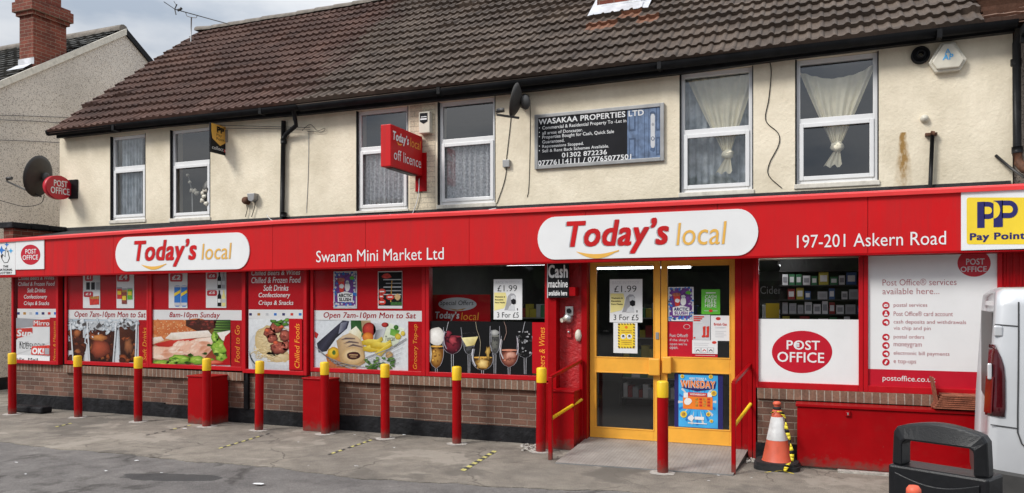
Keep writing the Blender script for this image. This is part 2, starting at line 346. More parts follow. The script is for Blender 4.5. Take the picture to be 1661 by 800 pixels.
def diamond_mat():
    m, t, b = new_mat('diamond plate'); p = pos(t)
    s = t.nodes.new('ShaderNodeMapping'); s.inputs['Rotation'].default_value = (0, 0, R(45)); t.links.new(p, s.inputs[0])
    ck = t.nodes.new('ShaderNodeTexBrick'); ck.inputs['Scale'].default_value = 1; ck.inputs['Brick Width'].default_value = .055; ck.inputs['Row Height'].default_value = .028
    ck.inputs['Mortar Size'].default_value = .008; ck.inputs['Mortar Smooth'].default_value = .6; t.links.new(s.outputs[0], ck.inputs['Vector'])
    c = mix(t, ck.outputs[1], (.43, .40, .37), (.30, .275, .25))
    c = mix(t, 1, c, ramp(t, noise(t, p, 4, 7, .65), [(.3, (.75, .74, .72)), (.7, (1.15, 1.15, 1.15))]), 'MULTIPLY')
    t.links.new(c, b.inputs['Base Color']); b.inputs['Metallic'].default_value = .25; b.inputs['Roughness'].default_value = .55
    bumpn(t, b, math_node(t, 'MULTIPLY', ck.outputs[1], -1.0), .5, .004); return m
PLATE = diamond_mat()
def glass_mat(name, refl, tint=(1, 1, 1), fk=.5):
    m, t, b = new_mat(name); t.nodes.remove(b); o = t.nodes['Material Output']
    tr = t.nodes.new('ShaderNodeBsdfTransparent'); tr.inputs[0].default_value = (*tint, 1)
    gl = t.nodes.new('ShaderNodeBsdfGlossy'); gl.inputs['Roughness'].default_value = .015
    g = t.nodes.new('ShaderNodeNewGeometry')
    n = t.nodes.new('ShaderNodeTexNoise'); n.inputs['Scale'].default_value = 1.4; t.links.new(g.outputs['Position'], n.inputs['Vector'])
    bp = t.nodes.new('ShaderNodeBump'); bp.inputs['Strength'].default_value = .05; bp.inputs['Distance'].default_value = .02
    t.links.new(n.outputs[0], bp.inputs['Height']); t.links.new(bp.outputs[0], gl.inputs['Normal'])
    fr = t.nodes.new('ShaderNodeLayerWeight'); fr.inputs['Blend'].default_value = .3
    f = math_node(t, 'ADD', math_node(t, 'MULTIPLY', fr.outputs[0], fk), refl)
    ms = t.nodes.new('ShaderNodeMixShader'); t.links.new(f, ms.inputs[0]); t.links.new(tr.outputs[0], ms.inputs[1]); t.links.new(gl.outputs[0], ms.inputs[2])
    t.links.new(ms.outputs[0], o.inputs[0]); return m
GLASS = glass_mat('upstairs window glass', .17, (.97, .98, .98))
SHOPGLASS = glass_mat('shop glass', .05, (.93, .94, .94))
VGLASS = glass_mat('glass over window graphics', .004, (.97, .97, .97), .28)
def cloth_mat(name, col, alpha, scale=55, lo=.8):
    m, t, b = new_mat(name); o = t.nodes['Material Output']; p = pos(t)
    b.inputs['Roughness'].default_value = .9
    c = mix(t, 1, col, ramp(t, noise(t, p, scale, 4, .7), [(.3, (lo, lo, lo)), (.7, (1.08, 1.08, 1.08))]), 'MULTIPLY')
    t.links.new(c, b.inputs['Base Color'])
    tr = t.nodes.new('ShaderNodeBsdfTransparent')
    v = ramp(t, noise(t, p, scale * .8, 3), [(.35, (alpha * .7,) * 3), (.65, (min(1, alpha * 1.25),) * 3)])
    ms = t.nodes.new('ShaderNodeMixShader'); t.links.new(v, ms.inputs[0]); t.links.new(tr.outputs[0], ms.inputs[1]); t.links.new(b.outputs[0], ms.inputs[2])
    t.links.new(ms.outputs[0], o.inputs[0]); return m
NET = cloth_mat('white lace net', (.88, .88, .90), .80, 40, .78)
SHEER = cloth_mat('pale sheer curtain', (.78, .83, .87), .66, 9, .9)
DRAPE = cloth_mat('cream drape', (.95, .89, .71), 1.25, 6, .93)
def ink_mat():
    m, t, b = new_mat('printed photograph'); a = t.nodes.new('ShaderNodeVertexColor'); a.layer_name = 'ink'
    t.links.new(mix(t, 1, a.outputs[0], ramp(t, noise(t, pos(t), 24, 6, .65), [(.3, (.90, .90, .90)), (.7, (1.08, 1.08, 1.08))]), 'MULTIPLY'), b.inputs['Base Color'])
    b.inputs['Roughness'].default_value = .35; b.inputs['Specular IOR Level'].default_value = .25; return m
INK = ink_mat()
def emit(name, col, s):
    m, t, b = new_mat(name); b.inputs['Base Color'].default_value = (.8, .8, .8, 1)
    b.inputs['Emission Color'].default_value = (*col, 1); b.inputs['Emission Strength'].default_value = s
    return m
TUBE = emit('lit tube', (.95, .98, 1), 5)

# ------------------------------------------------------------------ mesh helpers
class MB:
    def __init__(s): s.vc = {}; s.v = []; s.f = []; s.m = []; s.sm = []; s.mats = []
    def mi(s, m):
        if m not in s.mats: s.mats.append(m)
        return s.mats.index(m)
    def add(s, vs, fs, m, smooth=False):
        o = len(s.v); s.v += [tuple(p) for p in vs]; k = s.mi(m)
        for f in fs: s.f.append([i + o for i in f]); s.m.append(k); s.sm.append(smooth)
        return s
    def box(s, x0, x1, y0, y1, z0, z1, m):
        x0, x1 = sorted((x0, x1)); y0, y1 = sorted((y0, y1)); z0, z1 = sorted((z0, z1))
        vs = [(x0, y0, z0), (x1, y0, z0), (x1, y1, z0), (x0, y1, z0), (x0, y0, z1), (x1, y0, z1), (x1, y1, z1), (x0, y1, z1)]
        return s.add(vs, [(0, 3, 2, 1), (4, 5, 6, 7), (0, 1, 5, 4), (1, 2, 6, 5), (2, 3, 7, 6), (3, 0, 4, 7)], m)
    def prism(s, pts, axis, a, b, m, smooth=False):      # pts: 2-D outline; axis: the axis it is extruded along
        def P(p, t): return {'y': (p[0], t, p[1]), 'x': (t, p[0], p[1]), 'z': (p[0], p[1], t)}[axis]
        n = len(pts); vs = [P(p, a) for p in pts] + [P(p, b) for p in pts]
        s.add(vs, [list(range(n)), list(range(2 * n - 1, n - 1, -1))], m)
        o = len(s.v) - 2 * n; k = s.mi(m)
        for i in range(n):
            j = (i + 1) % n; s.f.append([o + i, o + n + i, o + n + j, o + j]); s.m.append(k); s.sm.append(smooth)
        return s
    def tube(s, path, r, m, n=8, caps=True, smooth=True):
        path = [Vector(p) for p in path]; rr = r if isinstance(r, (list, tuple)) else [r] * len(path)
        vs = []; fs = []; up = None
        for i, p in enumerate(path):
            d = (path[min(i + 1, len(path) - 1)] - path[max(i - 1, 0)]).normalized()
            a = Vector((0, 0, 1)) if abs(d.z) < .9 else Vector((1, 0, 0))
            u = d.cross(a).normalized(); v = d.cross(u).normalized()
            if up is not None and u.dot(up) < 0: u, v = -u, -v
            up = u
            for k in range(n):
                t = 2 * math.pi * (k + .5) / n; vs.append(p + (u * math.cos(t) + v * math.sin(t)) * rr[i])
        for i in range(len(path) - 1):
            for k in range(n):
                j = (k + 1) % n; fs.append((i * n + k, i * n + j, (i + 1) * n + j, (i + 1) * n + k))
        s.add(vs, fs, m, smooth)
        if caps:
            o = len(s.v) - len(vs); k = s.mi(m)
            s.f.append([o + i for i in range(n)]); s.m.append(k); s.sm.append(False)
            s.f.append([o + (len(path) - 1) * n + i for i in range(n)][::-1]); s.m.append(k); s.sm.append(False)
        return s
    def lathe(s, prof, c, m, n=24, axis=None, smooth=True):   # prof: (radius, height)
        c = Vector(c); rot = Matrix.Identity(3) if axis is None else Vector(axis).to_track_quat('Z', 'Y').to_matrix()
        vs = []; fs = []
        for r, h in prof:
            for k in range(n):
                t = 2 * math.pi * k / n; vs.append(c + rot @ Vector((r * math.cos(t), r * math.sin(t), h)))
        for i in range(len(prof) - 1):
            for k in range(n):
                j = (k + 1) % n; fs.append((i * n + k, i * n + j, (i + 1) * n + j, (i + 1) * n + k))
        return s.add(vs, fs, m, smooth)
    def blob(s, c, r, m, n=10, jit=0.0):
        rx, ry, rz = r if isinstance(r, (list, tuple)) else (r, r, r)
        prof = []; c = Vector(c); vs = []; fs = []
        for i in range(n // 2 + 1):
            a = math.pi * i / (n // 2)
            for k in range(n):
                t = 2 * math.pi * k / n; q = 1 + random.uniform(-jit, jit)
                vs.append(c + Vector((rx * math.sin(a) * math.cos(t) * q, ry * math.sin(a) * math.sin(t) * q, rz * math.cos(a) * q)))
        for i in range(n // 2):
            for k in range(n):
                j = (k + 1) % n; fs.append((i * n + k, (i + 1) * n + k, (i + 1) * n + j, i * n + j))
        return s.add(vs, fs, m, True)

W = {}
def set_tag(o, label=None, cat=None, group=None, kind=None):
    if label: o['label'] = label
    if cat: o['category'] = cat
    if group: o['group'] = group
    if kind: o['kind'] = kind
    return o
def thing(name, label, cat, loc, group=None, rz=0):
    o = bpy.data.objects.new(name, None); C.objects.link(o); o.empty_display_size = .2
    o.location = loc; o.rotation_euler = (0, 0, rz); W[o] = Vector(loc)
    return set_tag(o, label, cat, group)
def obj(name, mb, parent=None, label=None, cat=None, group=None, kind=None, bevel=0, local=False):
    me = bpy.data.meshes.new(name)
    if local: b = Vector((0, 0, 0))
    else:
        xs, ys, zs = zip(*mb.v); b = Vector(((min(xs) + max(xs)) / 2, (min(ys) + max(ys)) / 2, min(zs)))
    me.from_pydata([(p[0] - b.x, p[1] - b.y, p[2] - b.z) for p in mb.v], [], mb.f)
    for m in mb.mats: me.materials.append(m)
    me.polygons.foreach_set('material_index', mb.m); me.polygons.foreach_set('use_smooth', mb.sm); me.update()
    if mb.vc:
        at_ = me.color_attributes.new('ink', 'FLOAT_COLOR', 'POINT')
        at_.data.foreach_set('color', [c for i in range(len(mb.v)) for c in (*mb.vc.get(i, (.7, .7, .7)), 1)])
    o = bpy.data.objects.new(name, me); C.objects.link(o)
    if parent is not None:
        o.parent = parent; o.location = b if local else b - W[parent]
    else: o.location = b
    W[o] = b if not local else Vector((0, 0, 0))
    if bevel:
        md = o.modifiers.new('Bevel', 'BEVEL'); md.width = bevel; md.segments = 2; md.limit_method = 'ANGLE'; md.angle_limit = R(40)
    return set_tag(o, label, cat, group, kind)
def dup(o, parent=None):
    c = o.copy(); C.objects.link(c)
    if parent is not None: c.parent = parent
    for ch in list(o.children): dup(ch, c)
    return c

_T = {}
def text_mesh(s, shear, bold):
    k = (s, shear, bold)
    if k in _T: return _T[k]
    cu = bpy.data.curves.new('txt', 'FONT'); cu.body = s; cu.size = 1; cu.resolution_u = 3; cu.offset = min(0, bold); cu.fill_mode = 'FRONT'; cu.space_character = 1 + max(0, bold) * 2.2
    o = bpy.data.objects.new('txt', cu); C.objects.link(o)
    dg = bpy.context.evaluated_depsgraph_get(); e = o.evaluated_get(dg); me = e.to_mesh()
    vs = [(v.co.x + shear * v.co.y, v.co.y) for v in me.vertices]; fs = [list(p.vertices) for p in me.polygons]
    e.to_mesh_clear(); bpy.data.objects.remove(o); bpy.data.curves.remove(cu)
    _T[k] = (vs, fs); return _T[k]

class Sheet(MB):
    """printed matter: flat shapes in thin layers on a plane; conv maps (a, b) to a point, n is the outward normal"""
    def __init__(s, conv, n, step=.0012):
        super().__init__(); s.conv = conv; s.n = Vector(n); s.step = step
    def P(s, a, b, l): return s.conv(a, b) + s.n * (s.step * l)
    def poly(s, pts, m, l=1): return s.add([s.P(a, b, l) for a, b in pts], [list(range(len(pts)))], m)
    def rect(s, a0, a1, b0, b1, m, l=0):
        p0 = s.conv(a0, (b0 + b1) / 2); p1 = s.conv(a1, (b0 + b1) / 2); mid = (a0 + a1) / 2
        q0 = s.conv(mid, b0); q1 = s.conv(mid, b1); o = s.n * (s.step * l)
        z0, z1 = q0.z, q1.z
        vs = [Vector((p0.x, p0.y, z1)) + o, Vector((p1.x, p1.y, z1)) + o, Vector((p1.x, p1.y, z0)) + o, Vector((p0.x, p0.y, z0)) + o]
        return s.add(vs, [(0, 1, 2, 3)], m)
    def ell(s, a, b, ra, rb, m, l=1, n=28, t0=0, t1=360):
        pts = [(a + ra * math.cos(R(t0 + (t1 - t0) * k / n)), b + rb * math.sin(R(t0 + (t1 - t0) * k / n))) for k in range(n if t1 - t0 == 360 else n + 1)]
        return s.poly(pts, m, l)
    def blobp(s, a, b, ra, rb, m, l=1, n=14, j=.18, seed=0):
        rn = random.Random(seed + int(a * 13 + b * 7))
        return s.poly([(a + ra * math.cos(2 * math.pi * k / n) * (1 + rn.uniform(-j, j)), b + rb * math.sin(2 * math.pi * k / n) * (1 + rn.uniform(-j, j))) for k in range(n)], m, l)
    def line(s, pts, wd, m, l=1):
        for (a0, b0), (a1, b1) in zip(pts, pts[1:]):
            d = math.hypot(a1 - a0, b1 - b0) or 1; nx, ny = -(b1 - b0) / d * wd / 2, (a1 - a0) / d * wd / 2
            s.poly([(a0 + nx, b0 + ny), (a1 + nx, b1 + ny), (a1 - nx, b1 - ny), (a0 - nx, b0 - ny)], m, l)
        return s
    def text(s, st, a0, a1, b0, b1, m, l=2, shear=0, bold=0, rot=False):
        vs, fs = text_mesh(st, shear, bold)
        if rot: vs = [(-y, x) for x, y in vs]
        xs = [v[0] for v in vs]; ys = [v[1] for v in vs]
        x0, x1, y0, y1 = min(xs), max(xs), min(ys), max(ys); mid = (a0 + a1) / 2
        pl = s.conv(a0, (b0 + b1) / 2); pr = s.conv(a1, (b0 + b1) / 2); zt = s.conv(mid, b0).z; zb = s.conv(mid, b1).z
        q = max(0, bold) * (1.0 if not rot else 0); q2 = max(0, bold) * .8; X0, X1 = x0 - q, x1 + q; Y0, Y1 = y0 - q2, y1 + q2
        for i, (dx, dy) in enumerate(((-q, -q2), (q, -q2), (-q, q2), (q, q2)) if bold > .01 else ((0, 0),)):
            o = s.n * (s.step * (l + .12 * i)); out = []
            for x, y in vs:
                p = pl.lerp(pr, (x + dx - X0) / (X1 - X0)); out.append(Vector((p.x, p.y, zb + (zt - zb) * (y + dy - Y0) / (Y1 - Y0))) + o)
            s.add(out, fs, m)
        return s
    def ink(s, a, b, ra, rb, ci, co, l=1, n=16, j=.0, rot=0, hx=-.25, hy=-.3):   # one soft-toned spot of a printed photograph
        rn_ = random.Random(int(a * 31 + b * 17)); ca, sa = math.cos(R(rot)), math.sin(R(rot)); rim = []
        for k in range(n):
            t = 2 * math.pi * k / n; q = 1 + rn_.uniform(-j, j); x, y = ra * math.cos(t) * q, rb * math.sin(t) * q; rim.append((x, y))
        o = len(s.v); pt_ = lambda x, y: (a + x * ca - y * sa, b + x * sa + y * ca)
        cx_, cy_ = ra * hx, rb * hy
        P = [pt_(cx_, cy_)] + [pt_(cx_ + (x - cx_) * .55, cy_ + (y - cy_) * .55) for x, y in rim] + [pt_(x, y) for x, y in rim]
        s.add([s.P(x, y, l) for x, y in P], [(0, 1 + k, 1 + (k + 1) % n) for k in range(n)] + [(1 + k, 1 + n + k, 1 + n + (k + 1) % n, 1 + (k + 1) % n) for k in range(n)], INK)
        md = tuple(x * .6 + y * .4 for x, y in zip(ci, co))
        s.vc[o] = ci
        for k in range(n): s.vc[o + 1 + k] = md; s.vc[o + 1 + n + k] = co
        return s
    def inkp(s, pts, cols, l=1):                       # outline with a tone per corner
        o = len(s.v); s.add([s.P(x, y, l) for x, y in pts], [list(range(len(pts)))], INK)
        for k in range(len(pts)): s.vc[o + k] = cols[k % len(cols)]
        return s
def wall_sheet(Y): return Sheet(lambda a, b: at(a, b, Y), (0, -1, 0))

def holed_wall(mb, x0, x1, z0, z1, y0, y1, holes, m, mr=None):
    xs = sorted({x0, x1, *[h[0] for h in holes], *[h[1] for h in holes]}); zs = sorted({z0, z1, *[h[2] for h in holes], *[h[3] for h in holes]})
    for i in range(len(xs) - 1):
        for j in range(len(zs) - 1):
            cx, cz = (xs[i] + xs[i + 1]) / 2, (zs[j] + zs[j + 1]) / 2
            if any(h[0] < cx < h[1] and h[2] < cz < h[3] for h in holes): continue
            for y, o in ((y0, 1), (y1, -1)):
                q = [(xs[i], y, zs[j]), (xs[i + 1], y, zs[j]), (xs[i + 1], y, zs[j + 1]), (xs[i], y, zs[j + 1])]
                mb.add(q if o > 0 else q[::-1], [(0, 1, 2, 3)], m)
    for h in holes:
        a, b, c, d = h
        for q in ([(a, y0, c), (a, y0, d), (a, y1, d), (a, y1, c)], [(b, y0, c), (b, y1, c), (b, y1, d), (b, y0, d)],
                  [(a, y0, c), (a, y1, c), (b, y1, c), (b, y0, c)], [(a, y0, d), (b, y0, d), (b, y1, d), (a, y1, d)]):
            mb.add(q, [(0, 1, 2, 3)], mr or m)
    return mb
def ring(mb, x0, x1, z0, z1, y0, y1, wl, wr, wb, wt, m):     # a rectangular frame of four butted bars
    mb.box(x0, x0 + wl, y0, y1, z0, z1, m); mb.box(x1 - wr, x1, y0, y1, z0, z1, m)
    mb.box(x0 + wl, x1 - wr, y0, y1, z0, z0 + wb, m); mb.box(x0 + wl, x1 - wr, y0, y1, z1 - wt, z1, m)

# ------------------------------------------------------------------ ground
g = MB(); g.add([(-300, -300, -.008), (300, -300, -.008), (300, 300, -.008), (-300, 300, -.008)], [(0, 1, 2, 3)], ROAD)
obj('road', g, kind='structure')
rn = random.Random(3); edge = []
pts = [(-30, 712), (0, 718), (100, 727), (200, 737), (300, 746), (400, 754), (500, 765), (600, 776), (680, 782), (780, 787), (900, 792), (1010, 797), (1120, 806), (1240, 822), (1500, 860)]
ctrl = [gnd(*p) for p in pts]; ctrl = [Vector((-30, ctrl[0].y, 0))] + ctrl + [Vector((20, ctrl[-1].y - .4, 0))]
for a, b in zip(ctrl, ctrl[1:]):
    k = max(1, int((b - a).length / .06)) if (b - a).length < 5 else 20
    for i in range(k):
        p = a.lerp(b, i / k); edge.append((p.x, p.y + rn.uniform(-.018, .018) + .03 * math.sin(p.x * 3.1) + .02 * math.sin(p.x * 9), 0))
edge.append(tuple(ctrl[-1]))
g = MB()
for a, b in zip(edge, edge[1:]):
    g.add([(a[0], a[1], 0), (b[0], b[1], 0), (b[0], 14, 0), (a[0], 14, 0)], [(0, 1, 2, 3)], SLAB)
    g.add([(a[0], a[1], -.008), (b[0], b[1], -.008), (b[0], b[1], 0), (a[0], a[1], 0)], [(0, 1, 2, 3)], SLAB)
obj('pavement', g, kind='structure')

# ------------------------------------------------------------------ the shop building
XL, XR = -12.82, 1.97
YU = .85                       # front of the upper wall
bld = thing('shop_building', 'long cream rendered shop building with brown tiled roof above red shopfront', 'building', ((XL + XR) / 2, .85, 0))
WIN = [(179, 236, 219, 360), (276, 341, 208, 357), (578, 662, 176, 345), (710, 803.5, 161, 335), (1102.5, 1221.5, 113, 315), (1290, 1425, 90, 301)]
holes = []
for a, b, t, c in WIN:
    m_ = (a + b) / 2; holes.append((X(a, YU), X(b, YU), Z(m_, c, YU), Z(m_, t, YU)))
mb = MB(); holed_wall(mb, XL, XR, 2.3, 4.86, YU, YU + .28, holes, RENDER); 
mb.box(XL, XL + .28, YU + .281, 7.6, 0, 4.7, RENDER)
mb.prism([(YU + .281, 4.701), (7.6, 4.701), (4.14, 7.60), (YU + .281, 4.93)], 'x', XL + .001, XL + .25, RENDER)
mb.box(XR - .28, XR, YU + .281, 7.6, 0, 4.7, RENDER); mb.box(XL, XR, 7.601, 7.9, 0, 4.7, RENDER)
obj('upper_wall', mb, bld)
# brick piers painted over between the two middle windows
mb = MB(); xa, xb = X(665.5, YU), X(706, YU)
mb.box(xa, xb, YU - .006, YU - .0005, 3.12, 4.66, PALEBRICK); obj('painted_brick_pier', mb, bld)
mb = MB(); mb.box(XL + .3, XR - .3, YU + .3, 7.6, 3.0, 3.05, FLOOR); mb.box(XL + .3, XR - .3, YU + .3, 7.6, 4.66, 4.7, INDARK)
mb.box(XL + .3, XR - .3, 3.0, 3.05, 3.05, 4.66, INDARK)
for x in (-10.45, -8.5, -7.0, -3.2, -.55): mb.box(x, x + .04, YU + .3, 3.0, 3.05, 4.66, INDARK)
obj('upstairs_room', mb, bld)

# windows
for i, (x0, x1, z0, z1) in enumerate(holes):
    y0, y1 = YU + .045, YU + .115
    tr = z1 - (z1 - z0) * (.352 if i < 4 else .46)
    mb = MB(); f = .052
    ring(mb, x0 + .003, x1 - .003, z0 + .04, z1 - .003, y0, y1, f, f, f, f, UPVC)
    mb.box(x0 + f, x1 - f, y0, y1, tr - .07, tr, UPVC)
    ring(mb, x0 + f - .008, x1 - f + .008, z0 + .04 + f - .008, tr - .062, y0 - .014, y0 - .001, .05, .05, .05, .05, UPVC)
    wo = obj('window', mb, bld, bevel=.006)
    mb = MB(); mb.box(x0 - .002, x0 + .016, YU - .003, YU + .044, z0 + .04, z1, BLACK); obj('seal_gap', mb, wo); mb = MB(); mb.box(x1 - .010, x1 + .002, YU - .002, YU + .044, z0 + .04, z1, BLACK); obj('seal_gap', mb, wo)
    mb = MB(); mb.add([(x0 + f, y0 + .03, tr), (x1 - f, y0 + .03, tr), (x1 - f, y0 + .03, z1 - f), (x0 + f, y0 + .03, z1 - f)], [(0, 1, 2, 3)], GLASS)
    mb.add([(x0 + f, y0 + .03, z0 + .04 + f), (x1 - f, y0 + .03, z0 + .04 + f), (x1 - f, y0 + .03, tr - .07), (x0 + f, y0 + .03, tr - .07)], [(0, 1, 2, 3)], GLASS)
    obj('pane', mb, wo)
    mb = MB(); mb.box(x0 - .015, x1 + .015, YU - .02, y1, z0 - .02, z0 + .038, SILLW); obj('sill', mb, wo, bevel=.008)

# roof
def tiles(mb, x0, x1, ye, ze, yr, zr, rows, per, mat, hgt=.026, seg=8, phase=0, jag=.0):
    sl = math.hypot(yr - ye, zr - ze); dy, dz = (yr - ye) / sl, (zr - ze) / sl; ny, nz = -dz, dy
    gz = sl / rows; nseg = max(2, int((x1 - x0) / per * seg))
    prof = [0, 0, 0, .0, .3, .85, 1.0, .75] if seg == 8 else [0, 0, .6, 1]
    for r_ in range(rows):
        off = rn.uniform(-.006, .006); s0 = r_ * gz; s1 = s0 + gz + .03
        vs = []; fs = []; lf = -rn.uniform(0, jag)
        for k in range(nseg + 1):
            x = x0 + (x1 - x0) * k / nseg; h = hgt * prof[(k + phase) % len(prof)]
            if k % (seg * 2) == 0: lift = rn.gauss(0, .004) + (.022 if rn.random() < .012 else 0)
            wv = .007 * math.sin(x * 1.7 + r_) + .005 * math.sin(x * .6 + r_ * .4) + lift
            for s_, b in ((s0 + .004, .002), (s0 + wv * .5, .052 + wv), (s1, .004)):
                hh = b + (h if b != .002 else 0)
                vs.append((x + off + (lf if k == 0 else 0), ye + dy * s_ + ny * hh, ze + dz * s_ + nz * hh))
        for k in range(nseg):
            a = k * 3; b = a + 3
            fs += [(a, b, b + 1, a + 1), (a + 1, b + 1, b + 2, a + 2)]
        mb.add(vs, fs, mat, False)
    return mb
ye, ze, yr, zr = .57, 4.795, 4.14, 7.73
xs_ = -7.42
xq = X(1596, ye); XG = -12.74
mb = MB(); tiles(mb, XG, xq, ye, ze, yr, zr, 15, .142, TILE, jag=.045)
mb.add([(XG + .02, ye, ze - .02), (xq, ye, ze - .02), (xq, yr, zr - .02), (XG + .02, yr, zr - .02)], [(0, 1, 2, 3)], TILE)
mb.add([(XG + .02, yr, zr), (xq, yr, zr), (xq, 7.9, 4.5), (XG + .02, 7.9, 4.5)], [(0, 1, 2, 3)], TILE); obj('roof', mb, bld)
mb = MB(); x = XG
while x < xq:
    x2 = min(x + .45, xq); dz_ = rn.uniform(-.008, .008)
    p = [(x + (.0), 0), (x2 + .02, 0)]
    vs = []; 
    for q, rr_ in ((x, .125), (x2 + .02, .112)):
        for k in range(9):
            t = math.pi * (k / 8); vs.append((q, yr - math.cos(t) * rr_ * 1.15, zr - .02 + math.sin(t) * rr_ * .95 + dz_ + .03 * (q < -12.5)))
    mb.add(vs, [(k, k + 1, k + 10, k + 9) for k in range(8)] + [list(range(9))], RIDGE, False); x = x2
obj('ridge', mb, bld)
# eaves board, gutter and its brackets
mb = MB()
EB = [(XG + .03, 4.715), (-10.3, 4.715), (-7.4, 4.66), (-3.6, 4.645), (-1.6, 4.66), (-.4, 4.695), (XR, 4.72)]
for (a, za), (b, zb3) in zip(EB, EB[1:]):
    vs = [(x, y, z) for x, z in ((a, za), (b, zb3)) for y, z in ((.70, z), (.70, 4.80), (.735, 4.80), (.735, z))]
    mb.add(vs, [(0, 1, 5, 4), (1, 2, 6, 5), (2, 3, 7, 6), (3, 0, 4, 7)], BLACK)
    mb.add([(a, .735, za + .02), (b, .735, zb3 + .02), (b, .85, zb3 + .02), (a, .85, za + .02)], [(0, 1, 2, 3)], BLACK)
obj('eaves_board', mb, bld)
mb = MB()
def gutter(x0, x1, z0, z1):
    vs = []; n = 7
    for q, z in ((x0, z0), (x1, z1)):
        for k in range(n): t = math.pi * k / (n - 1); vs.append((q, .628 - .066 * math.cos(t), z - .088 * math.sin(t)))
        for k in range(n): t = math.pi * k / (n - 1); vs.append((q, .628 - .058 * math.cos(t), z - .080 * math.sin(t) + .001))
    fs = [(k, k + 1, 2 * n + k + 1, 2 * n + k) for k in range(n - 1)] + [(n + k, 3 * n + k, 3 * n + k + 1, n + k + 1) for k in range(n - 1)] + [(0, 2 * n, 3 * n, n)]
    fs += [tuple(range(n)), tuple(range(2 * n, 3 * n))]
    mb.add(vs, fs, BLACK, True)
gutter(XG - .08, -7.40, 4.835, 4.785); gutter(-7.37, -3.6, 4.772, 4.775); gutter(-3.6, XR, 4.775, 4.815)
for k in range(5): x = -11.2 + k * 3.1; zz_ = 4.80; mb.box(x, x + .05, .553, .70, 4.70, 4.792, BLACK)
obj('gutter', mb, bld)
# chimney
mb = MB(); cx0, cx1 = X(972, 2.24), X(1034, 2.24)
yb0, yb1 = 2.12, 2.85
mb.box(cx0, cx1 + .06, yb0, yb1, 5.9, 8.4, REDBRICK); ch = obj('chimney', mb, bld)
k_ = (zr - ze) / (yr - ye); zz = lambda y: ze + (y - ye) * k_
mb = MB()
ya = yb0 - .16
mb.add([(cx0 - .06, ya, zz(ya) + .10), (cx1 + .12, ya, zz(ya) + .10), (cx1 + .12, yb0 - .006, zz(yb0) + .13), (cx0 - .06, yb0 - .006, zz(yb0) + .13)], [(0, 1, 2, 3)], LEAD)
mb.add([(cx0 - .02, yb0 - .008, zz(yb0) + .13), (cx1 + .08, yb0 - .008, zz(yb0) + .13), (cx1 + .08, yb0 - .008, zz(yb0) + .16), (cx0 - .02, yb0 - .008, zz(yb0) + .16)], [(0, 1, 2, 3)], LEAD)
for xx, dx in ((cx0 - .012, -.1), (cx1 + .072, .14)):
    q = [(xx, ya, zz(ya) + .06), (xx, yb1, zz(yb1) + .08), (xx, yb1, zz(yb1) + .16), (xx, yb0, zz(yb0) + .14)]; mb.add(q, [(0, 1, 2, 3)], LEAD)
    q = [(xx, ya, zz(ya) + .105), (xx + dx, ya + .02, zz(ya) + .10), (xx + dx * 1.1, yb1, zz(yb1) + .11), (xx, yb1, zz(yb1) + .12)]; mb.add(q, [(0, 1, 2, 3)], LEAD)
obj('flashing', mb, ch)
# felt roof over the shopfront, wall flashing
def zf_top(x): return 2.935 if x > -7 else 2.935 + (x + 7) * .0165
mb = MB()
for a, b in ((XL, -7), (-7, XR)):
    mb.add([(a, -.22, zf_top(a) - .01), (b, -.22, zf_top(b) - .01), (b, YU, 3.06), (a, YU, 3.06)], [(0, 1, 2, 3)], FELT)
mb.box(XL + .01, XR - .02, YU - .02, YU - .001, 3.0, 3.118, FELT); obj('felt_roof', mb, bld)
# parapet stub at the far end
mb = MB(); mb.box(XL - .09, XL + .14, -.12, YU - .001, 2.3, 3.03, REDBRICK); obj('parapet', mb, bld)
mb = MB()
for k in range(3): y = -.18 + k * .345; mb.box(XL - .15, XL + .20, y, y + .335, 3.032 + .006 * k, 3.13 + .006 * (k % 2), TAR)
obj('coping', mb, bld, bevel=.012)

# ---- lower shopfront wall
SEG = [(XL, X(400), .735), (X(400) + .002, X(505), .72), (X(505) + .002, X(886), .79)]
mb = MB()
for k, (a, b, z) in enumerate(SEG): mb = MB(); mb.box(a, b, 0, .25, .20, z - .115 if k != 1 else .742, BRICK); obj('brick_wall', mb, bld)
for q in ((X(1229), XR - .002, -.02, .25, .20, .70), (XL + .003, XL + .25, .252, YU, .0, 2.3), (XR - .25, XR - .003, .252, YU + .25, .0, 2.3)):
    mb = MB(); mb.box(*q, BRICK); obj('brick_wall', mb, bld)
rn2 = random.Random(5)
for a, b in ((XL - .01, X(886)), (X(1226), XR)):
    x = a; mb = MB()
    while x < b:
        x2 = min(b, x + rn2.uniform(.5, 1.7)); mb.box(x, x2 - .0015, -.026 - rn2.uniform(0, .006), .25, 0, .21 + rn2.uniform(-.012, .012), TAR); x = x2
    obj('plinth', mb, bld)
for a, b, z, y in ((X(108), X(402), .735, -.05), (X(508), X(886), .79, -.05), (X(1229), XR - .01, .815, -.05), (X(26), X(107), .735, -.004)):
    mb = MB(); mb.box(a, b, y, .24, z - .113, z + .0, SOLDIER); obj('brick_sill', mb, bld)
mb = MB(); mb.box(X(399), X(405.5), -.05, -.005, 0.21, .74, BLACK); obj('drainpipe', mb, bld)

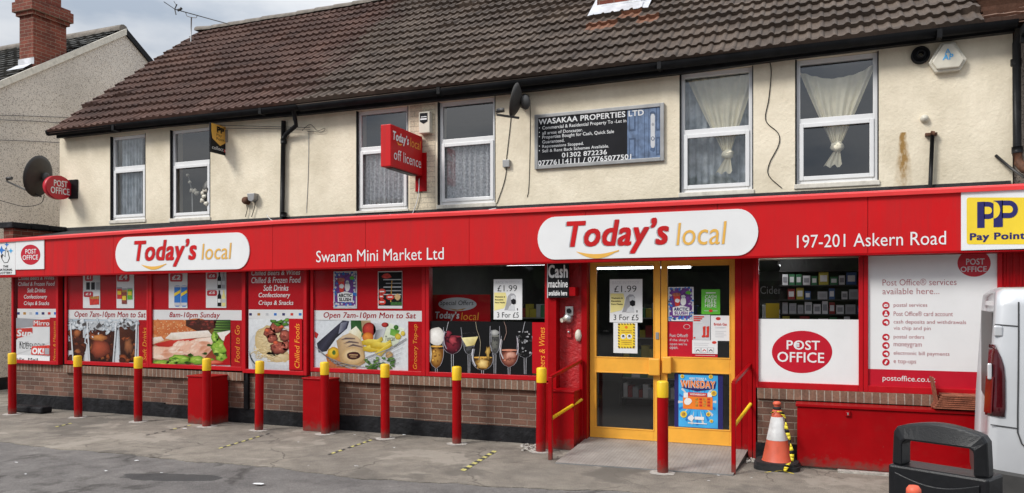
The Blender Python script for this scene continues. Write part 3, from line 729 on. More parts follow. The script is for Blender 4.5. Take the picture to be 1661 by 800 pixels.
# red timber frame of the shopfront: posts, heads, sills
TOP = 2.42
def zbot(px): return Z(px, 588 if px < 105 else 592 + (px - 110) / 280 * 8 if px < 400 else 601 + (px - 400) * .0, 0)
mb = MB()
SF = [(24, 100, .745), (106, 243, .76), (243, 398, .765), (398, 502, .745), (504, 691, .80), (691, 891, .80)]
frames = []
for a, b, z in SF:
    x0, x1 = X(a), X(b); pr = -.045 if a in (24, 398) else -.0
    mb = MB(); ring(mb, x0 + .002, x1 - .002, z - .005, TOP, pr - .02, pr + .09, .052, .052, .06, .05, REDF)
    frames.append((obj('shop_window_frame', mb, bld, bevel=.005), x0, x1, z, pr))
# the dark gap posts between frames
mb = MB(); mb.box(X(100) + .003, X(106) - .003, .02, .1, .74, TOP, BLACK); mb.box(X(502) + .001, X(504) - .001, .03, .1, .75, TOP, BLACK); obj('dark_post', mb, bld)
# right hand windows
zr_ = .815
xa, xb, xc = X(1226), X(1400.5), X(1626)
mb = MB(); ring(mb, xa + .002, xb - .002, zr_, TOP, -.02, .09, .028, .045, .07, .05, REDF); f7 = obj('shop_window_frame', mb, bld, bevel=.005)
mb = MB(); ring(mb, xb + .001, xc, zr_, TOP, -.02, .09, .045, .045, .07, .05, REDF); f8 = obj('shop_window_frame', mb, bld, bevel=.005)
mb = MB(); mb.box(xc + .003, XR, -.03, .2, 0.2, TOP, RED)
for k in range(4): mb.box(xc + .03 + k * .055, xc + .052 + k * .055, -.04, -.031, .8, TOP, RED)
obj('red_pier', mb, bld)
mb = MB(); mb.box(XL, XR, .10, YU, TOP + .001, TOP + .04, INWALL); obj('soffit', mb, bld)
mb = MB(); mb.box(X(1229), XR - .01, -.08, -.0205, 2.27, 2.42, RED); obj('shutter_box', mb, bld)
# entrance: side piers, frame, doors
YD = .22; ZT = .10
xp0, xp1 = X(891), X(957, YD)
mb = MB(); mb.box(xp0 + .001, X(903), -.022, .3, 0, TOP, RED); mb.box(X(903) + .001, X(944, .12), .12, .3, 0, TOP, REDR)
mb.box(X(944, .12) + .001, xp1 - .002, .09, .3, 0, TOP, RED); obj('entrance_pier', mb, bld)
xq0, xq1 = X(1193.5, YD), X(1226)
mb = MB(); mb.box(xq0 + .002, xq1 - .03, .09, .3, 0, TOP, RED); mb.box(xq1 - .029, xq1 + .001, -.022, .3, 0, TOP, RED)
mb.box(xq0 + .06, xq0 + .075, .08, .0899, .1, TOP, RED); obj('entrance_pier', mb, bld)
mb = MB(); mb.box(xp1, xq0, YD - .05, YD + .02, 2.345, 2.42, YEL); mb.box(xp1, xq0, YD - .05, .5, 0, ZT - .002, SILVER); obj('door_frame', mb, bld)
def door(px0, px1, g0, g1, hx0, hx1, nm_label):
    x0, x1 = X(px0, YD), X(px1, YD); a, b = X(g0, YD), X(g1, YD)
    zt = 2.34; mid = (px0 + px1) / 2
    zu = Z(mid, 579.5, YD); zl = Z(mid, 605, YD); zb = Z(mid, 694.5, YD); zg = Z(mid, 431, YD)
    mb = MB(); mb.box(x0, a, YD - .03, YD + .02, ZT, zt, YEL); mb.box(b, x1, YD - .03, YD + .02, ZT, zt, YEL)
    mb.box(a, b, YD - .03, YD + .02, zl, zu, YEL); mb.box(a, b, YD - .03, YD + .02, ZT, zb, YEL); mb.box(a, b, YD - .03, YD + .02, min(zg, zt - .02), zt, YEL)
    ring(mb, a - .012, b + .012, zu - .012, zg + .012, YD - .036, YD - .0305, .014, .014, .014, .014, YEL)
    ring(mb, a - .012, b + .012, zb - .012, zl + .012, YD - .036, YD - .0305, .014, .014, .014, .014, YEL)
    d = obj('entrance_door', mb, bld, bevel=.004, label=nm_label)
    mb = MB()
    for c, e in ((zu, zg), (zb, zl)): mb.add([(a, YD - .005, c), (b, YD - .005, c), (b, YD - .005, e), (a, YD - .005, e)], [(0, 1, 2, 3)], SHOPGLASS)
    obj('pane', mb, d)
    mb = MB(); mb.box(X(hx0, YD - .1), X(hx1, YD - .1), YD - .10, YD - .037, zl - .012, zu + .0, YEL); obj('push_handle', mb, d, bevel=.012)
    return d
d1 = door(958, 1071.5, 968, 1061, 1051.5, 1070, None); d2 = door(1073, 1192.5, 1083, 1184, 1074, 1088.5, None)
mb = MB(); mb.box(X(1064.5, YD), X(1069.5, YD), YD - .039, YD - .031, Z(1067, 550, YD), Z(1067, 539, YD), SILVER); obj('lock', mb, d1)
# glass of the two see-through windows
def pane(par, px0, px1, pt, pb, Y=.03):
    mb = MB(); m_ = (px0 + px1) / 2; a, b = X(px0, Y), X(px1, Y); c, d = Z(m_, pb, Y), Z(m_, pt, Y)
    mb.add([(a, Y, c), (b, Y, c), (b, Y, d), (a, Y, d)], [(0, 1, 2, 3)], SHOPGLASS); return obj('pane', mb, par)
for k_, (fr_, x0, x1, z, pr) in enumerate(frames[:5]):
    mb = MB(); yg = -.054 if pr < 0 else -.008; a, b = x0 + .05, x1 - .05
    mb.add([(a, yg, z + .05), (b, yg, z + .05), (b, yg, TOP - .04), (a, yg, TOP - .04)], [(0, 1, 2, 3)], VGLASS); obj('pane', mb, fr_)
pane(frames[5][0], 692, 890, 420, 612); pane(f7, 1227, 1399, 420, 634)
# shop interior
IX0, IX1, IY1, IZ = -5.0, XR - .26, 7.0, 2.40
mb = MB(); mb.box(IX0, IX1, .26, IY1, .04, ZT - .004, FLOOR); obj('shop_floor', mb, bld)
mb = MB(); mb.box(IX0 - .05, IX0, .12, IY1, 0, TOP, INWALL); mb.box(IX1, IX1 + .05, .26, IY1, 0, TOP, INWALL); mb.box(IX0, IX1, IY1, IY1 + .05, 0, TOP, INWALL)
mb.box(IX0, IX1, .42, IY1, IZ, IZ + .019, INWALL); obj('shop_interior', mb, bld)
for (x0, x1, y) in ((-3.6, -1.9, 3.4), (-.6, 1.1, 3.4), (-.6, 1.1, 5.6), (-4.4, -2.9, 1.6), (.1, 1.5, 1.7), (X(1231, .46), X(1300, .46), .46)):
    mb = MB(); mb.box(x0, x1, y - .09, y + .09, IZ - .05, IZ - .005, UPVC); o = obj('ceiling_light', mb, bld); mb = MB(); mb.box(x0 + .03, x1 - .03, y - .06, y + .06, IZ - .075, IZ - .052, TUBE); obj('tube', mb, o)
# rainwater pipes
def pipe_thing(name, path, r, m, par, collars=()):
    mb = MB(); mb.tube(path, r, m, 10)
    for c in collars: mb.tube([Vector(c) - Vector((0, 0, .035)), Vector(c) + Vector((0, 0, .035))], r * 1.3, m, 10)
    return obj(name, mb, par)
a = at(460, 190, .80); b = at(457, 352, .80)
p2 = at(476, 180, .62)
pipe_thing('downpipe', [(a.x, .80, 4.62), (b.x + .005, .80, 3.08)], .036, BLACK, bld, [(a.x, .8, 4.3), (a.x, .8, 3.15)])
pipe_thing('downpipe', [(p2.x, .63, 4.72), (p2.x, .66, 4.58), (p2.x - .01, .70, 4.50), (a.x + .06, .78, 4.40), (a.x, .80, 4.34)], .034, BLACK, bld)
a = at(1650, 60, .78)
pipe_thing('downpipe', [(a.x - .01, .64, 4.74), (a.x - .01, .76, 4.60), (a.x + .0, .78, 3.42)], .042, BLACK, bld, [(a.x, .78, 3.44), (a.x - .01, .78, 4.4)])
mb = MB(); mb.tube([(a.x, .78, 3.40), (a.x + .01, .76, 3.30), (a.x + .05, .70, 3.22), (a.x + .16, .6, 3.16)], .05, BROWNM, 10); obj('pipe_bend', mb, bld)

# ------------------------------------------------------------------ fascia
YF = -.25
fas = thing('shop_fascia', 'long red fascia signboard with white lozenge panels over the shopfront', 'shop sign', ((XL + XR) / 2, YF, 2.24))
FX0, FX1 = X(-30, YF), XR + .02
def zb_(x): return 2.242 + (x + 7) * .006
mb = MB(); n = 10
xs = [FX0 + (FX1 - FX0) * k / n for k in range(n + 1)]
for i, (a, b) in enumerate(zip(xs, xs[1:])):
    b_ = b - .005
    za, zb2, ta, tb = zb_(a), zb_(b), zf_top(a) - .045, zf_top(b) - .045
    vs = [(a, YF, za), (b_, YF, zb2), (b_, YF, tb), (a, YF, ta), (a, YF + .03, za), (b_, YF + .03, zb2), (b_, YF + .03, tb), (a, YF + .03, ta)]
    mb.add(vs, [(0, 1, 2, 3), (7, 6, 5, 4), (0, 4, 5, 1), (3, 2, 6, 7), (0, 3, 7, 4), (1, 5, 6, 2)], REDV)
obj('panel', mb, fas)
mb = MB()
for a, b in ((FX0, -7), (-7, FX1)):
    sec = [(-.285, -.060), (-.285, -.022), (-.268, -.004), (-.235, .004), (-.20, .004), (-.20, -.060)]
    vs = [(x, y, zf_top(x) + z) for x in (a, b) for y, z in sec]; n_ = len(sec)
    mb.add(vs, [(k, (k + 1) % n_, n_ + (k + 1) % n_, n_ + k) for k in range(n_)] + [list(range(n_))[::-1], list(range(n_, 2 * n_))], PINK)
obj('capping', mb, fas)
mb = MB()
for a, b in ((FX0, -7), (-7, FX1)):
    vs = [(x, y, zb_(x) + z) for x in (a, b) for y, z in ((YF - .012, -.018), (YF - .012, .004), (YF - .001, .004), (YF - .001, 0), (YF + .10, 0), (YF + .10, -.018))]
    mb.add(vs, [(k, (k + 1) % 6, 6 + (k + 1) % 6, 6 + k) for k in range(6)] + [list(range(6))[::-1], list(range(6, 12))], RED)
obj('bottom_trim', mb, fas)
mb = MB()
for a, b in ((FX0, -7), (-7, FX1)):
    mb.add([(a, YF + .101, zb_(a) - .005), (b, YF + .101, zb_(b) - .005), (b, .0, 2.43), (a, .0, 2.43)], [(0, 1, 2, 3)], RED)
mb.box(FX1 - .02, FX1, YF + .031, .84, 2.45, 2.9, RED); obj('underside', mb, fas)
def pill(pxl, pxr, pt, pb, td, loc, sm):
    s = wall_sheet(YF); m_ = (pxl + pxr) / 2
    x0, x1, z1, z0 = X(pxl, YF), X(pxr, YF), Z(m_, pt, YF), Z(m_, pb, YF)
    r = (z1 - z0) / 2; zc = (z0 + z1) / 2; pts = []
    for k in range(17): t = R(-90 + 180 * k / 16); pts.append((x1 - r * .85 + r * .85 * math.cos(t), zc + r * math.sin(t)))
    for k in range(17): t = R(90 + 180 * k / 16); pts.append((x0 + r * .85 + r * .85 * math.cos(t), zc + r * math.sin(t)))
    mb = MB(); mb.prism(pts, 'y', YF - .014, YF - .001, WHITE)
    p = obj('logo_panel', mb, fas)
    s = wall_sheet(YF - .0145)
    def t2(dx, dy, m, l, m2):
        s.text('Today\u2019s', td[0] + dx, td[1] + dx, td[2] + dy, td[3] + dy, m, l, .2, .026)
        s.text('local', loc[0] + dx, loc[1] + dx, loc[2] + dy, loc[3] + dy, m2, l, .12, .006)
    k = (pxr - pxl) / 357
    t2(-1.8 * k, .8 * k, GREYT, 1, LGREY)
    q = sm; up = [(q[0] + (q[1] - q[0]) * i / 12, q[2] + (q[3] - q[2]) * i / 12 + q[4] * .50 * math.sin(math.pi * i / 12)) for i in range(13)]
    lo = [(q[0] + (q[1] - q[0]) * i / 12, q[2] + (q[3] - q[2]) * i / 12 + (2.2 * k if i == 12 else 0) + q[4] * 1.15 * math.sin(math.pi * i / 12) ** .9) for i in range(13)]
    for i in range(12): s.poly([up[i], up[i + 1], lo[i + 1], lo[i]], AMBER, 3)
    o = Sheet(s.conv, s.n); 
    s2 = wall_sheet(YF - .017); s2.text('Today\u2019s', *td, REDV, 1, .2, .026)
    s3 = wall_sheet(YF - .017); s3.text('local', *loc, AMBER, 1, .12, .006)
    obj('logo_shadow_and_smile', s, p); obj('lettering', s2, p); obj('lettering', s3, p)
pill(188.5, 405.5, 381, 438.5, (218, 319, 388.5, 433), (327, 376, 394.5, 421), (229, 270, 429.3, 427.5, 8))
pill(872.7, 1230, 345.5, 418, (919, 1085, 355.5, 412), (1097, 1179, 360, 397.5), (934, 1004, 408, 405.5, 11))
s = wall_sheet(YF - .001); s.text('Swaran Mini Market Ltd', 513, 720, 404, 423.5, WHITE, 2, 0, .004); obj('lettering', s, fas)
s = wall_sheet(YF - .001); s.text('197-201 Askern Road', 1292.6, 1534.6, 378, 399.8, WHITE, 2, 0, .004); obj('lettering', s, fas)

def board(name, px0, px1, pt, pb, Y, th, m, label, cat, group=None, bevel=0, parent=None):
    m_ = (px0 + px1) / 2; mb = MB(); mb.box(X(px0, Y), X(px1, Y), Y, Y + th, Z(m_, pb, Y), Z(m_, pt, Y), m)
    return obj(name, mb, parent, label, cat, group, bevel=bevel)
# corner signs on the fascia
b1 = board('lottery_sign', -26, 24.5, 392.5, 446, YF - .012, .01, WHITE, 'white sign with blue stars and crossed fingers at far left of fascia', 'sign')
s = wall_sheet(YF - .0125)
def star(a, b, r, m): s.poly([(a + (r if k % 2 == 0 else r * .38) * math.sin(k * math.pi / 4), b - (r if k % 2 == 0 else r * .38) * math.cos(k * math.pi / 4)) for k in range(8)], m, 1)
star(11, 397, 4.2, BLUE); star(2.5, 406, 7.5, BLUE); star(17.6, 407, 4.5, LBLUE)
s.poly([(4, 412), (8, 416), (8.5, 403), (11, 401), (12, 408), (13.5, 406), (14.5, 413), (16, 419), (13, 426), (7, 427), (3, 421), (1, 415)], SOOT, 1)
s.poly([(5, 414), (9, 417.5), (9.5, 404), (10.6, 403), (11.4, 410), (13, 408), (13.6, 413), (15, 419), (12.4, 425), (7.5, 426), (4, 420.5)], WHITE, 2)
s.text('THE', 5, 13.5, 430.5, 434, SOOT, 2, 0, .02); s.text('NATIONAL', -2, 20.5, 435.8, 439.6, SOOT, 2, 0, .02); s.text('LOTTERY', 0, 19.5, 441, 444.6, SOOT, 2, 0, .02)
obj('lettering', s, b1)
def post_oval(s, a, b, ra, rb, l=1, tx=True, white=None):
    s.ell(a, b, ra, rb, PORED, l, 40)
    if tx:
        s.text('POST', a - ra * .52, a + ra * .60, b - rb * .56, b - rb * .10, white or WHITE, l + 1, 0, .012)
        s.text('OFFICE', a - ra * .80, a + ra * .78, b + rb * .02, b + rb * .50, white or WHITE, l + 1, 0, .012)
b2 = board('post_office_sign', 25, 71.3, 390, 437, YF - .016, .012, WHITE, 'small white square sign with red disc on fascia left end', 'sign')
s = wall_sheet(YF - .0165); post_oval(s, 49.6, 413.3, 15.8, 16.4); obj('emblem', s, b2)
b3 = board('payment_sign', 1559, 1676, 309, 406.5, YF - .012, .01, WHITE, 'white and yellow sign with navy letters at right end of fascia', 'sign')
s = wall_sheet(YF - .0125)
def rrect(s, a0, a1, b0, b1, r, m, l):
    pts = []
    for cx, cy, t0 in ((a1 - r, b1 - r, 0), (a0 + r, b1 - r, 90), (a0 + r, b0 + r, 180), (a1 - r, b0 + r, 270)):
        for k in range(6): t = R(t0 + 18 * k); pts.append((cx + r * math.cos(t), cy + r * math.sin(t)))
    s.poly(pts, m, l)
m_ = 1618
rrect(s, 1568, 1669, 320.5, 396.5, 4, PPYEL, 1)
obj('yellow_field', s, b3)
s = wall_sheet(YF - .0125)
def bigP(a0, a1, b0, b1, l, m=NAVY, bgm=PPYEL):
    w_ = a1 - a0; h_ = b1 - b0; st = w_ * .38
    s.rect(a0, a0 + st, b0, b1, m, l)
    r_ = h_ * .33; pts = [(a0 + st * .9, b0)] + [(a1 - r_ + r_ * math.sin(R(k * 15)), b0 + r_ - r_ * math.cos(R(k * 15))) for k in range(13)] + [(a0 + st * .9, b0 + 2 * r_)]
    s.poly(pts, m, l)
    ri = r_ * .42; pts = [(a0 + st, b0 + r_ - ri)] + [(a1 - r_ + ri * math.sin(R(k * 15)), b0 + r_ - ri * math.cos(R(k * 15))) for k in range(13)] + [(a0 + st, b0 + r_ + ri)]
    s.poly(pts, bgm, l + 1)
bigP(1585, 1617, 327.5, 370, 2); bigP(1611.5, 1651, 325.5, 368.5, 4)
s.poly([(1611.5, 327)] + [(1611.5 + 10.5 * math.sin(R(k * 15)), 340.8 - 13.8 * math.cos(R(k * 15))) for k in range(13)], PPYEL, 6)
s.text('Pay Point', 1573, 1663, 377.2, 392.5, NAVY, 2, 0, .035)
obj('lettering', s, b3)

# ------------------------------------------------------------------ window vinyls
CARDS = [NAVY, GOLD, LGREY, BLUE, NAVY, TOMATO, BLUE]
def lines(s, rows, m=WHITE, shear=.18, bold=.011):
    for st, a0, a1, b0, b1 in rows: s.text(st, a0, a1, b0, b1, m, 2, shear, bold)
def vinyl(px0, px1, pt, pb, Y, label, pic_box, strip, build, writing):
    s = wall_sheet(Y); s.rect(px0, px1, pt, pb, REDM, 0); 
    v = obj('window_vinyl', s, None, label, 'window graphic', 'printed window graphics')
    s = wall_sheet(Y); s.rect(*pic_box, PAPER, 1); build(s); obj('picture', s, v)
    s = wall_sheet(Y); s.rect(*strip, WHITE, 1); writing(s); obj('lettering', s, v)
    return v
YV1 = -.047; YV = .012
def cards(s, a0, a1, b, n):
    for k in range(n): a = a0 + (a1 - a0) * k / (n - 1); s.rect(a - 2.2, a + 2.2, b - 2, b + 2, CARDS[k % 7], 2)
# 1 newspapers
def pic1(s):
    s.poly([(26.5, 516), (50, 517), (81, 519.5), (81, 528), (52, 530), (26.5, 533)], GREYT, 2)
    s.poly([(54, 520), (81, 517.5), (81, 530), (54, 530)], TOMATO, 3); s.text('Mirro', 55, 80.5, 520.5, 528, WHITE, 4, 0, .02)
    s.poly([(26.5, 533), (53, 532), (53, 543), (27, 549)], TOMATO, 3); s.text('Sun', 27.5, 52, 535, 546, WHITE, 4, .15, .04)
    s.poly([(27, 551), (81, 530), (81, 556), (27, 575)], PALEY if False else PAPER, 4)
    s.text('THE', 31, 47, 554.5, 560, SOOT, 5, .05, .0); s.text('INDEPENDENT', 32, 73, 557, 566, SOOT, 5, .05, -.004)
    s.poly([(52, 562), (81, 560), (81, 577), (51, 575)], TOMATO, 6); s.text('OK!', 53, 72, 564.5, 574.5, WHITE, 7, .1, .05)
    s.rect(73, 80.5, 565, 575, GREYT, 7)
    s.poly([(27, 575), (81, 579), (81, 587.5), (27, 587)], PAPER, 6); s.text('aily  Mail', 27, 62, 580.5, 586.5, SOOT, 7, 0, .012)
def wr1(s):
    lines(s, [('Chilled Beers & Wines', 30, 88, 447.5, 454, ), ('Chilled & Frozen Food', 29.6, 89, 457.2, 463.8), ('Soft Drinks', 44.4, 74, 467.3, 474.6), ('Confectionery', 39, 76.6, 478.2, 486.4), ('Crisps & Snacks', 39, 80, 488.8, 497)])
    cards(s, 30, 90, 508.5, 7); s.text('News & Magazines', 86.4, 91.5, 521, 585, ORTXT, 2, .18, .004, True)
vinyl(29, 96, 440, 588, YV1, 'newspaper picture panel with orange upright lettering at far left window', (26.8 + 1.5, 81, 515, 587.5), (28.3, 94, 501, 515), pic1, wr1)
# 2 cola
def pic2(s):
    s.inkp([(111, 518), (225, 518), (225, 589), (111, 589)], [(.50, .58, .66), (.62, .66, .70), (.72, .74, .76), (.72, .74, .76)], 1.5)
    for x0, x1, xb0, xb1, yt in ((112, 137, 118, 138, 530), (139, 191, 144, 185, 536), (191, 225, 194, 222, 530)):
        s.inkp([(x0, 521), (x1, 521), (xb1, 588), (xb0, 588)], [(.55, .57, .60), (.70, .72, .74), (.45, .46, .48), (.30, .31, .33)], 2.5)
        s.inkp([(x0 + 2.5, yt), (x1 - 2.5, yt), (xb1 - 2, 588), (xb0 + 2, 588)], [(.10, .025, .01), (.05, .012, .006), (.015, .005, .004), (.02, .006, .004)], 3)
    rq = random.Random(4)
    for k in range(60):        # backlit patches in the drinks
        g_ = rq.choice(((114, 135), (144, 185), (144, 185), (194, 221))); a, b = rq.uniform(*g_), rq.uniform(538, 586); r_ = rq.uniform(2.5, 8)
        s.ink(a, b, r_, r_ * rq.uniform(.6, 1.3), rq.choice(((.42, .10, .03), (.24, .05, .015), (.5, .16, .05), (.10, .02, .01))), (.04, .010, .005), 3.5 + k * .03, 10, .3)
    s.ink(163, 566, 16, 15, (.50, .10, .045), (.12, .022, .012), 6, 18, .1); s.ink(161, 548, 13, 6, (.75, .30, .08), (.22, .06, .02), 6.3, 16, .2)
    s.ink(126, 540, 7, 7, (.55, .18, .06), (.08, .02, .01), 6.3, 12, .2); s.ink(209, 562, 8, 14, (.42, .15, .06), (.05, .015, .01), 6.3, 14, .2)
    for k in range(95):        # crushed ice heaped at the rims
        a = rq.uniform(112, 223); b = rq.uniform(519, 533 if a < 138 or a > 191 else 547); r_ = rq.uniform(1.6, 5)
        ci, co = rq.choice((((.86, .88, .90), (.50, .55, .60)), ((.62, .67, .72), (.26, .29, .33)), ((.80, .84, .88), (.34, .38, .42)), ((.06, .05, .05), (.14, .13, .13))))
        s.ink(a, b, r_, r_ * rq.uniform(.5, 1), ci, co, 7 + k * .03, 7, .4, rq.uniform(0, 180))
    for a, d in ((141.5, 4), (188.5, -5), (114, 5), (221.5, -2)): s.inkp([(a, 523), (a + 2.2, 523), (a + 2.2 + d, 588), (a + d, 588)], [(.85, .87, .90), (.6, .62, .65), (.5, .52, .55), (.75, .77, .8)], 11)
def wr2(s):
    s.text('Open 7am-10pm Mon to Sat', 121, 236.5, 505.5, 517.5, STRIPR, 2, .18, .013)
    s.text('Soft Drinks', 231.4, 238, 531.5, 584.5, ORTXT, 2, .18, .004, True)
vinyl(110, 240, 430, 590, YV, 'iced dark fizzy drink glasses on window graphic beside newspaper panel', (111, 225, 518, 589), (111, 240, 503, 518.5), pic2, wr2)
# 3 sandwich
def pic3(s):
    s.inkp([(248, 519), (374, 519), (374, 592), (248, 592)], [(.35, .10, .03), (.06, .12, .02), (.30, .03, .02), (.5, .3, .2)], 1.5)
    s.inkp([(248, 519), (330, 519), (340, 534), (300, 546), (262, 557), (248, 557)], [(.70, .24, .08), (.55, .14, .04), (.45, .12, .04), (.55, .20, .08), (.80, .42, .22), (.78, .36, .16)], 2)
    rq = random.Random(8)
    for k in range(24): s.ink(rq.uniform(252, 322), rq.uniform(521, 545), rq.uniform(5, 14), rq.uniform(3, 8), rq.choice(((.78, .32, .12), (.62, .17, .05), (.70, .26, .09))), (.58, .16, .05), 2.2 + k * .03, 12, .25)
    for k in range(70): a = rq.uniform(250, 326); s.ink(a, rq.uniform(520, 549 - (a - 250) * .12), 1.1, .75, (.86, .68, .42), (.66, .42, .2), 3.5, 6)
    s.inkp([(302, 519), (352, 519), (348, 533), (322, 538), (302, 529)], [(.05, .02, .012), (.12, .02, .015), (.20, .03, .02), (.05, .015, .01), (.06, .02, .01)], 4)
    for k in range(14): s.ink(rq.uniform(306, 347), rq.uniform(521, 534), rq.uniform(3, 6), rq.uniform(2, 4), rq.choice(((.34, .05, .035), (.10, .03, .02), (.22, .04, .03))), (.04, .012, .01), 4.2 + k * .03, 10, .3)
    for k in range(10): s.inkp([(347, 519 + k * 2), (374, 519 + k * 2.1), (374, 520.6 + k * 2.1), (347, 520.6 + k * 2)], [(.16, .34, .06), (.03, .10, .015), (.05, .14, .02), (.30, .50, .12)] if k % 2 else [(.04, .10, .02), (.015, .05, .01)], 4)
    s.inkp([(268, 549), (278, 540), (338, 536), (346, 546), (300, 550), (282, 552)], [(.82, .74, .66), (.90, .85, .78), (.92, .86, .80), (.82, .70, .60), (.85, .76, .66), (.70, .55, .42)], 5)
    s.inkp([(248, 548), (262, 546), (267, 552), (248, 559)], [(.90, .84, .76), (.92, .88, .82), (.80, .62, .5), (.7, .5, .36)], 5)
    s.inkp([(250, 558), (290, 549), (328, 550), (300, 566), (266, 567)], [(.50, .02, .015), (.66, .05, .03), (.55, .025, .02), (.60, .06, .03), (.45, .02, .015)], 4.5)
    s.inkp([(248, 562), (275, 563), (300, 557), (320, 549), (350, 546), (358, 552), (342, 570), (332, 581), (300, 575), (262, 584), (248, 581)], [(.86, .60, .46), (.80, .46, .32), (.90, .72, .60), (.86, .56, .42), (.92, .80, .70), (.84, .62, .5), (.78, .44, .32), (.70, .36, .24)], 6)
    for k in range(26):
        a = rq.uniform(252, 350); s.ink(a, 571 - (a - 250) * .13 + rq.uniform(-7, 9), rq.uniform(5, 13), rq.uniform(2, 5), rq.choice(((.94, .80, .70), (.86, .52, .38), (.92, .70, .56), (.66, .28, .16))), (.82, .50, .37), 6.4 + k * .04, 10, .25, rq.uniform(-40, 10))
    for a, b, ra, rb in ((292, 583, 16, 8), (262, 588, 14, 4), (356, 564, 13, 14), (349, 547, 6, 9), (320, 584, 14, 7), (360, 580, 9, 8), (340, 586, 9, 5), (280, 588, 9, 4)):
        s.ink(a, b, ra, rb, (.50, .72, .10), (.10, .26, .02), 8, 18, .14)
        for k in range(5): s.ink(a + rq.uniform(-.6, .6) * ra, b + rq.uniform(-.6, .6) * rb, ra * .38, rb * .34, rq.choice(((.62, .80, .18), (.40, .62, .08), (.05, .14, .01))), (.20, .42, .04), 8.5 + k * .1, 9, .4)
    for a, b in ((310, 576), (304, 588), (333, 574), (352, 574), (340, 560)): s.ink(a, b, 5, 2.4, (.01, .03, .005), (.05, .14, .02), 9.2, 8, .4)
    s.inkp([(352, 540), (374, 536), (374, 541), (366, 548), (364, 556)], [(.9, .86, .8), (.86, .8, .72)], 8)
    s.poly([(374.2, 539), (366, 546), (363, 558), (368, 568), (370, 580), (360, 587), (348, 592), (374.2, 592)], REDM, 10); s.ink(348, 588, 12, 3.5, (.85, .25, .15), (.5, .04, .02), 10.5, 12, .3)
def wr3(s):
    s.text('8am-10pm Sunday', 275, 357, 506.5, 517.8, STRIPR, 2, .18, .013)
    s.text('Food to Go', 381, 389, 528, 588, ORTXT, 2, .18, .004, True)
vinyl(247, 394, 430, 594, YV, 'sandwich with ham and green salad on window graphic', (248, 374, 519, 592), (248, 392.5, 503, 519), pic3, wr3)
# 4 pasta
def pic4(s):
    s.inkp([(403.5, 517), (469.6, 517), (469.6, 600), (403.5, 600)], [(.80, .82, .84), (.84, .86, .86), (.55, .57, .60), (.66, .68, .72)], 1.5)
    for ra, rb, c0, c1, l in ((62, 38, (.86, .87, .88), (.62, .64, .67), 2), (52, 31, (.90, .90, .90), (.72, .73, .75), 2.5)):
        q = [(466 + ra * math.cos(R(t)), 562 + rb * math.sin(R(t))) for t in range(84, 277, 8)]; q = [(min(469.4, max(404, x)), min(599.5, max(518, y))) for x, y in q]
        for (xa_, ya_2), (xb_, yb_2) in zip(q, q[1:]): s.inkp([(xa_, ya_2), (xb_, yb_2), (469.4, 562)], [c1, c1, c0], l)
    s.ink(440, 553, 27, 25, (.80, .66, .40), (.62, .46, .22), 3, 24, .06); s.ink(452, 578, 20, 10, (.82, .68, .44), (.6, .44, .22), 3, 18, .1)
    rq = random.Random(2)
    for k in range(70):
        a, b = rq.uniform(416, 464), rq.uniform(536, 587); r_ = rq.uniform(4, 11); t0 = rq.uniform(0, 300)
        q = [(a + r_ * math.cos(R(t0 + i * 24)), b + r_ * .6 * math.sin(R(t0 + i * 24))) for i in range(6)]
        for (xa_, ya_2), (xb_, yb_2) in zip(q, q[1:]): s.inkp([(xa_, ya_2 - .6), (xb_, yb_2 - .6), (xb_, yb_2 + .7), (xa_, ya_2 + .7)], rq.choice(([(.90, .80, .56), (.88, .76, .5), (.62, .46, .22), (.6, .44, .2)], [(.80, .66, .40), (.8, .64, .38), (.50, .34, .14), (.5, .34, .14)])), 4 + k * .03)
    for a, b, ra, rb in ((438, 540, 10, 9), (449, 531, 11, 9), (463, 545, 9, 10), (442, 549, 9, 8), (453, 564, 14, 11), (464, 560, 7, 8)):
        s.ink(a, b, ra, rb, (.46, .12, .08), (.07, .014, .010), 7, 18, .12)
        for k in range(7): s.ink(a + rq.uniform(-.6, .5) * ra, b + rq.uniform(-.6, .5) * rb, ra * .24, rb * .22, rq.choice(((.60, .20, .14), (.28, .06, .04), (.10, .02, .015))), (.24, .05, .035), 7.3 + k * .05, 8, .4)
    for a, b in ((434, 536), (448, 556), (457, 530)): s.ink(a, b, 4, 2.6, (.70, .14, .06), (.3, .04, .02), 8, 9, .3)
    for a, b in ((445, 521), (455, 522), (463, 526), (451, 526), (466, 520)): s.ink(a, b, 5, 3, rq.choice(((.20, .40, .06), (.10, .24, .03))), (.02, .07, .01), 8.5, 10, .4)
    for k in range(4): s.inkp([(403.5, 568 + k * 3.5), (404.5, 567 + k * 3.5), (414 + k * 3.2, 599), (412 + k * 3.2, 599)], [(.30, .32, .35), (.65, .68, .72), (.50, .52, .55), (.2, .22, .25)], 8)
    s.rect(469.8, 491, 517, 600, REDM, 12)
def wr4(s):
    lines(s, [('Chilled Beers & Wines', 408, 487, 438, 446.5), ('Chilled & Frozen Food', 408, 488, 449.3, 459.2), ('Soft Drinks', 427.5, 468, 462.3, 472), ('Confectionery', 419.7, 471, 474.8, 484.6), ('Crisps & Snacks', 419.7, 476, 487.4, 497)])
    cards(s, 406.5, 487, 510, 7); s.text('Chilled Foods', 479, 487, 525, 597, ORTXT, 14, .18, .004, True)
vinyl(403, 494, 430, 601, YV1, 'meatball pasta bowl with fork on raised window panel', (403.5, 469.6, 517, 600), (403.5, 491, 502.4, 517.4), pic4, wr4)
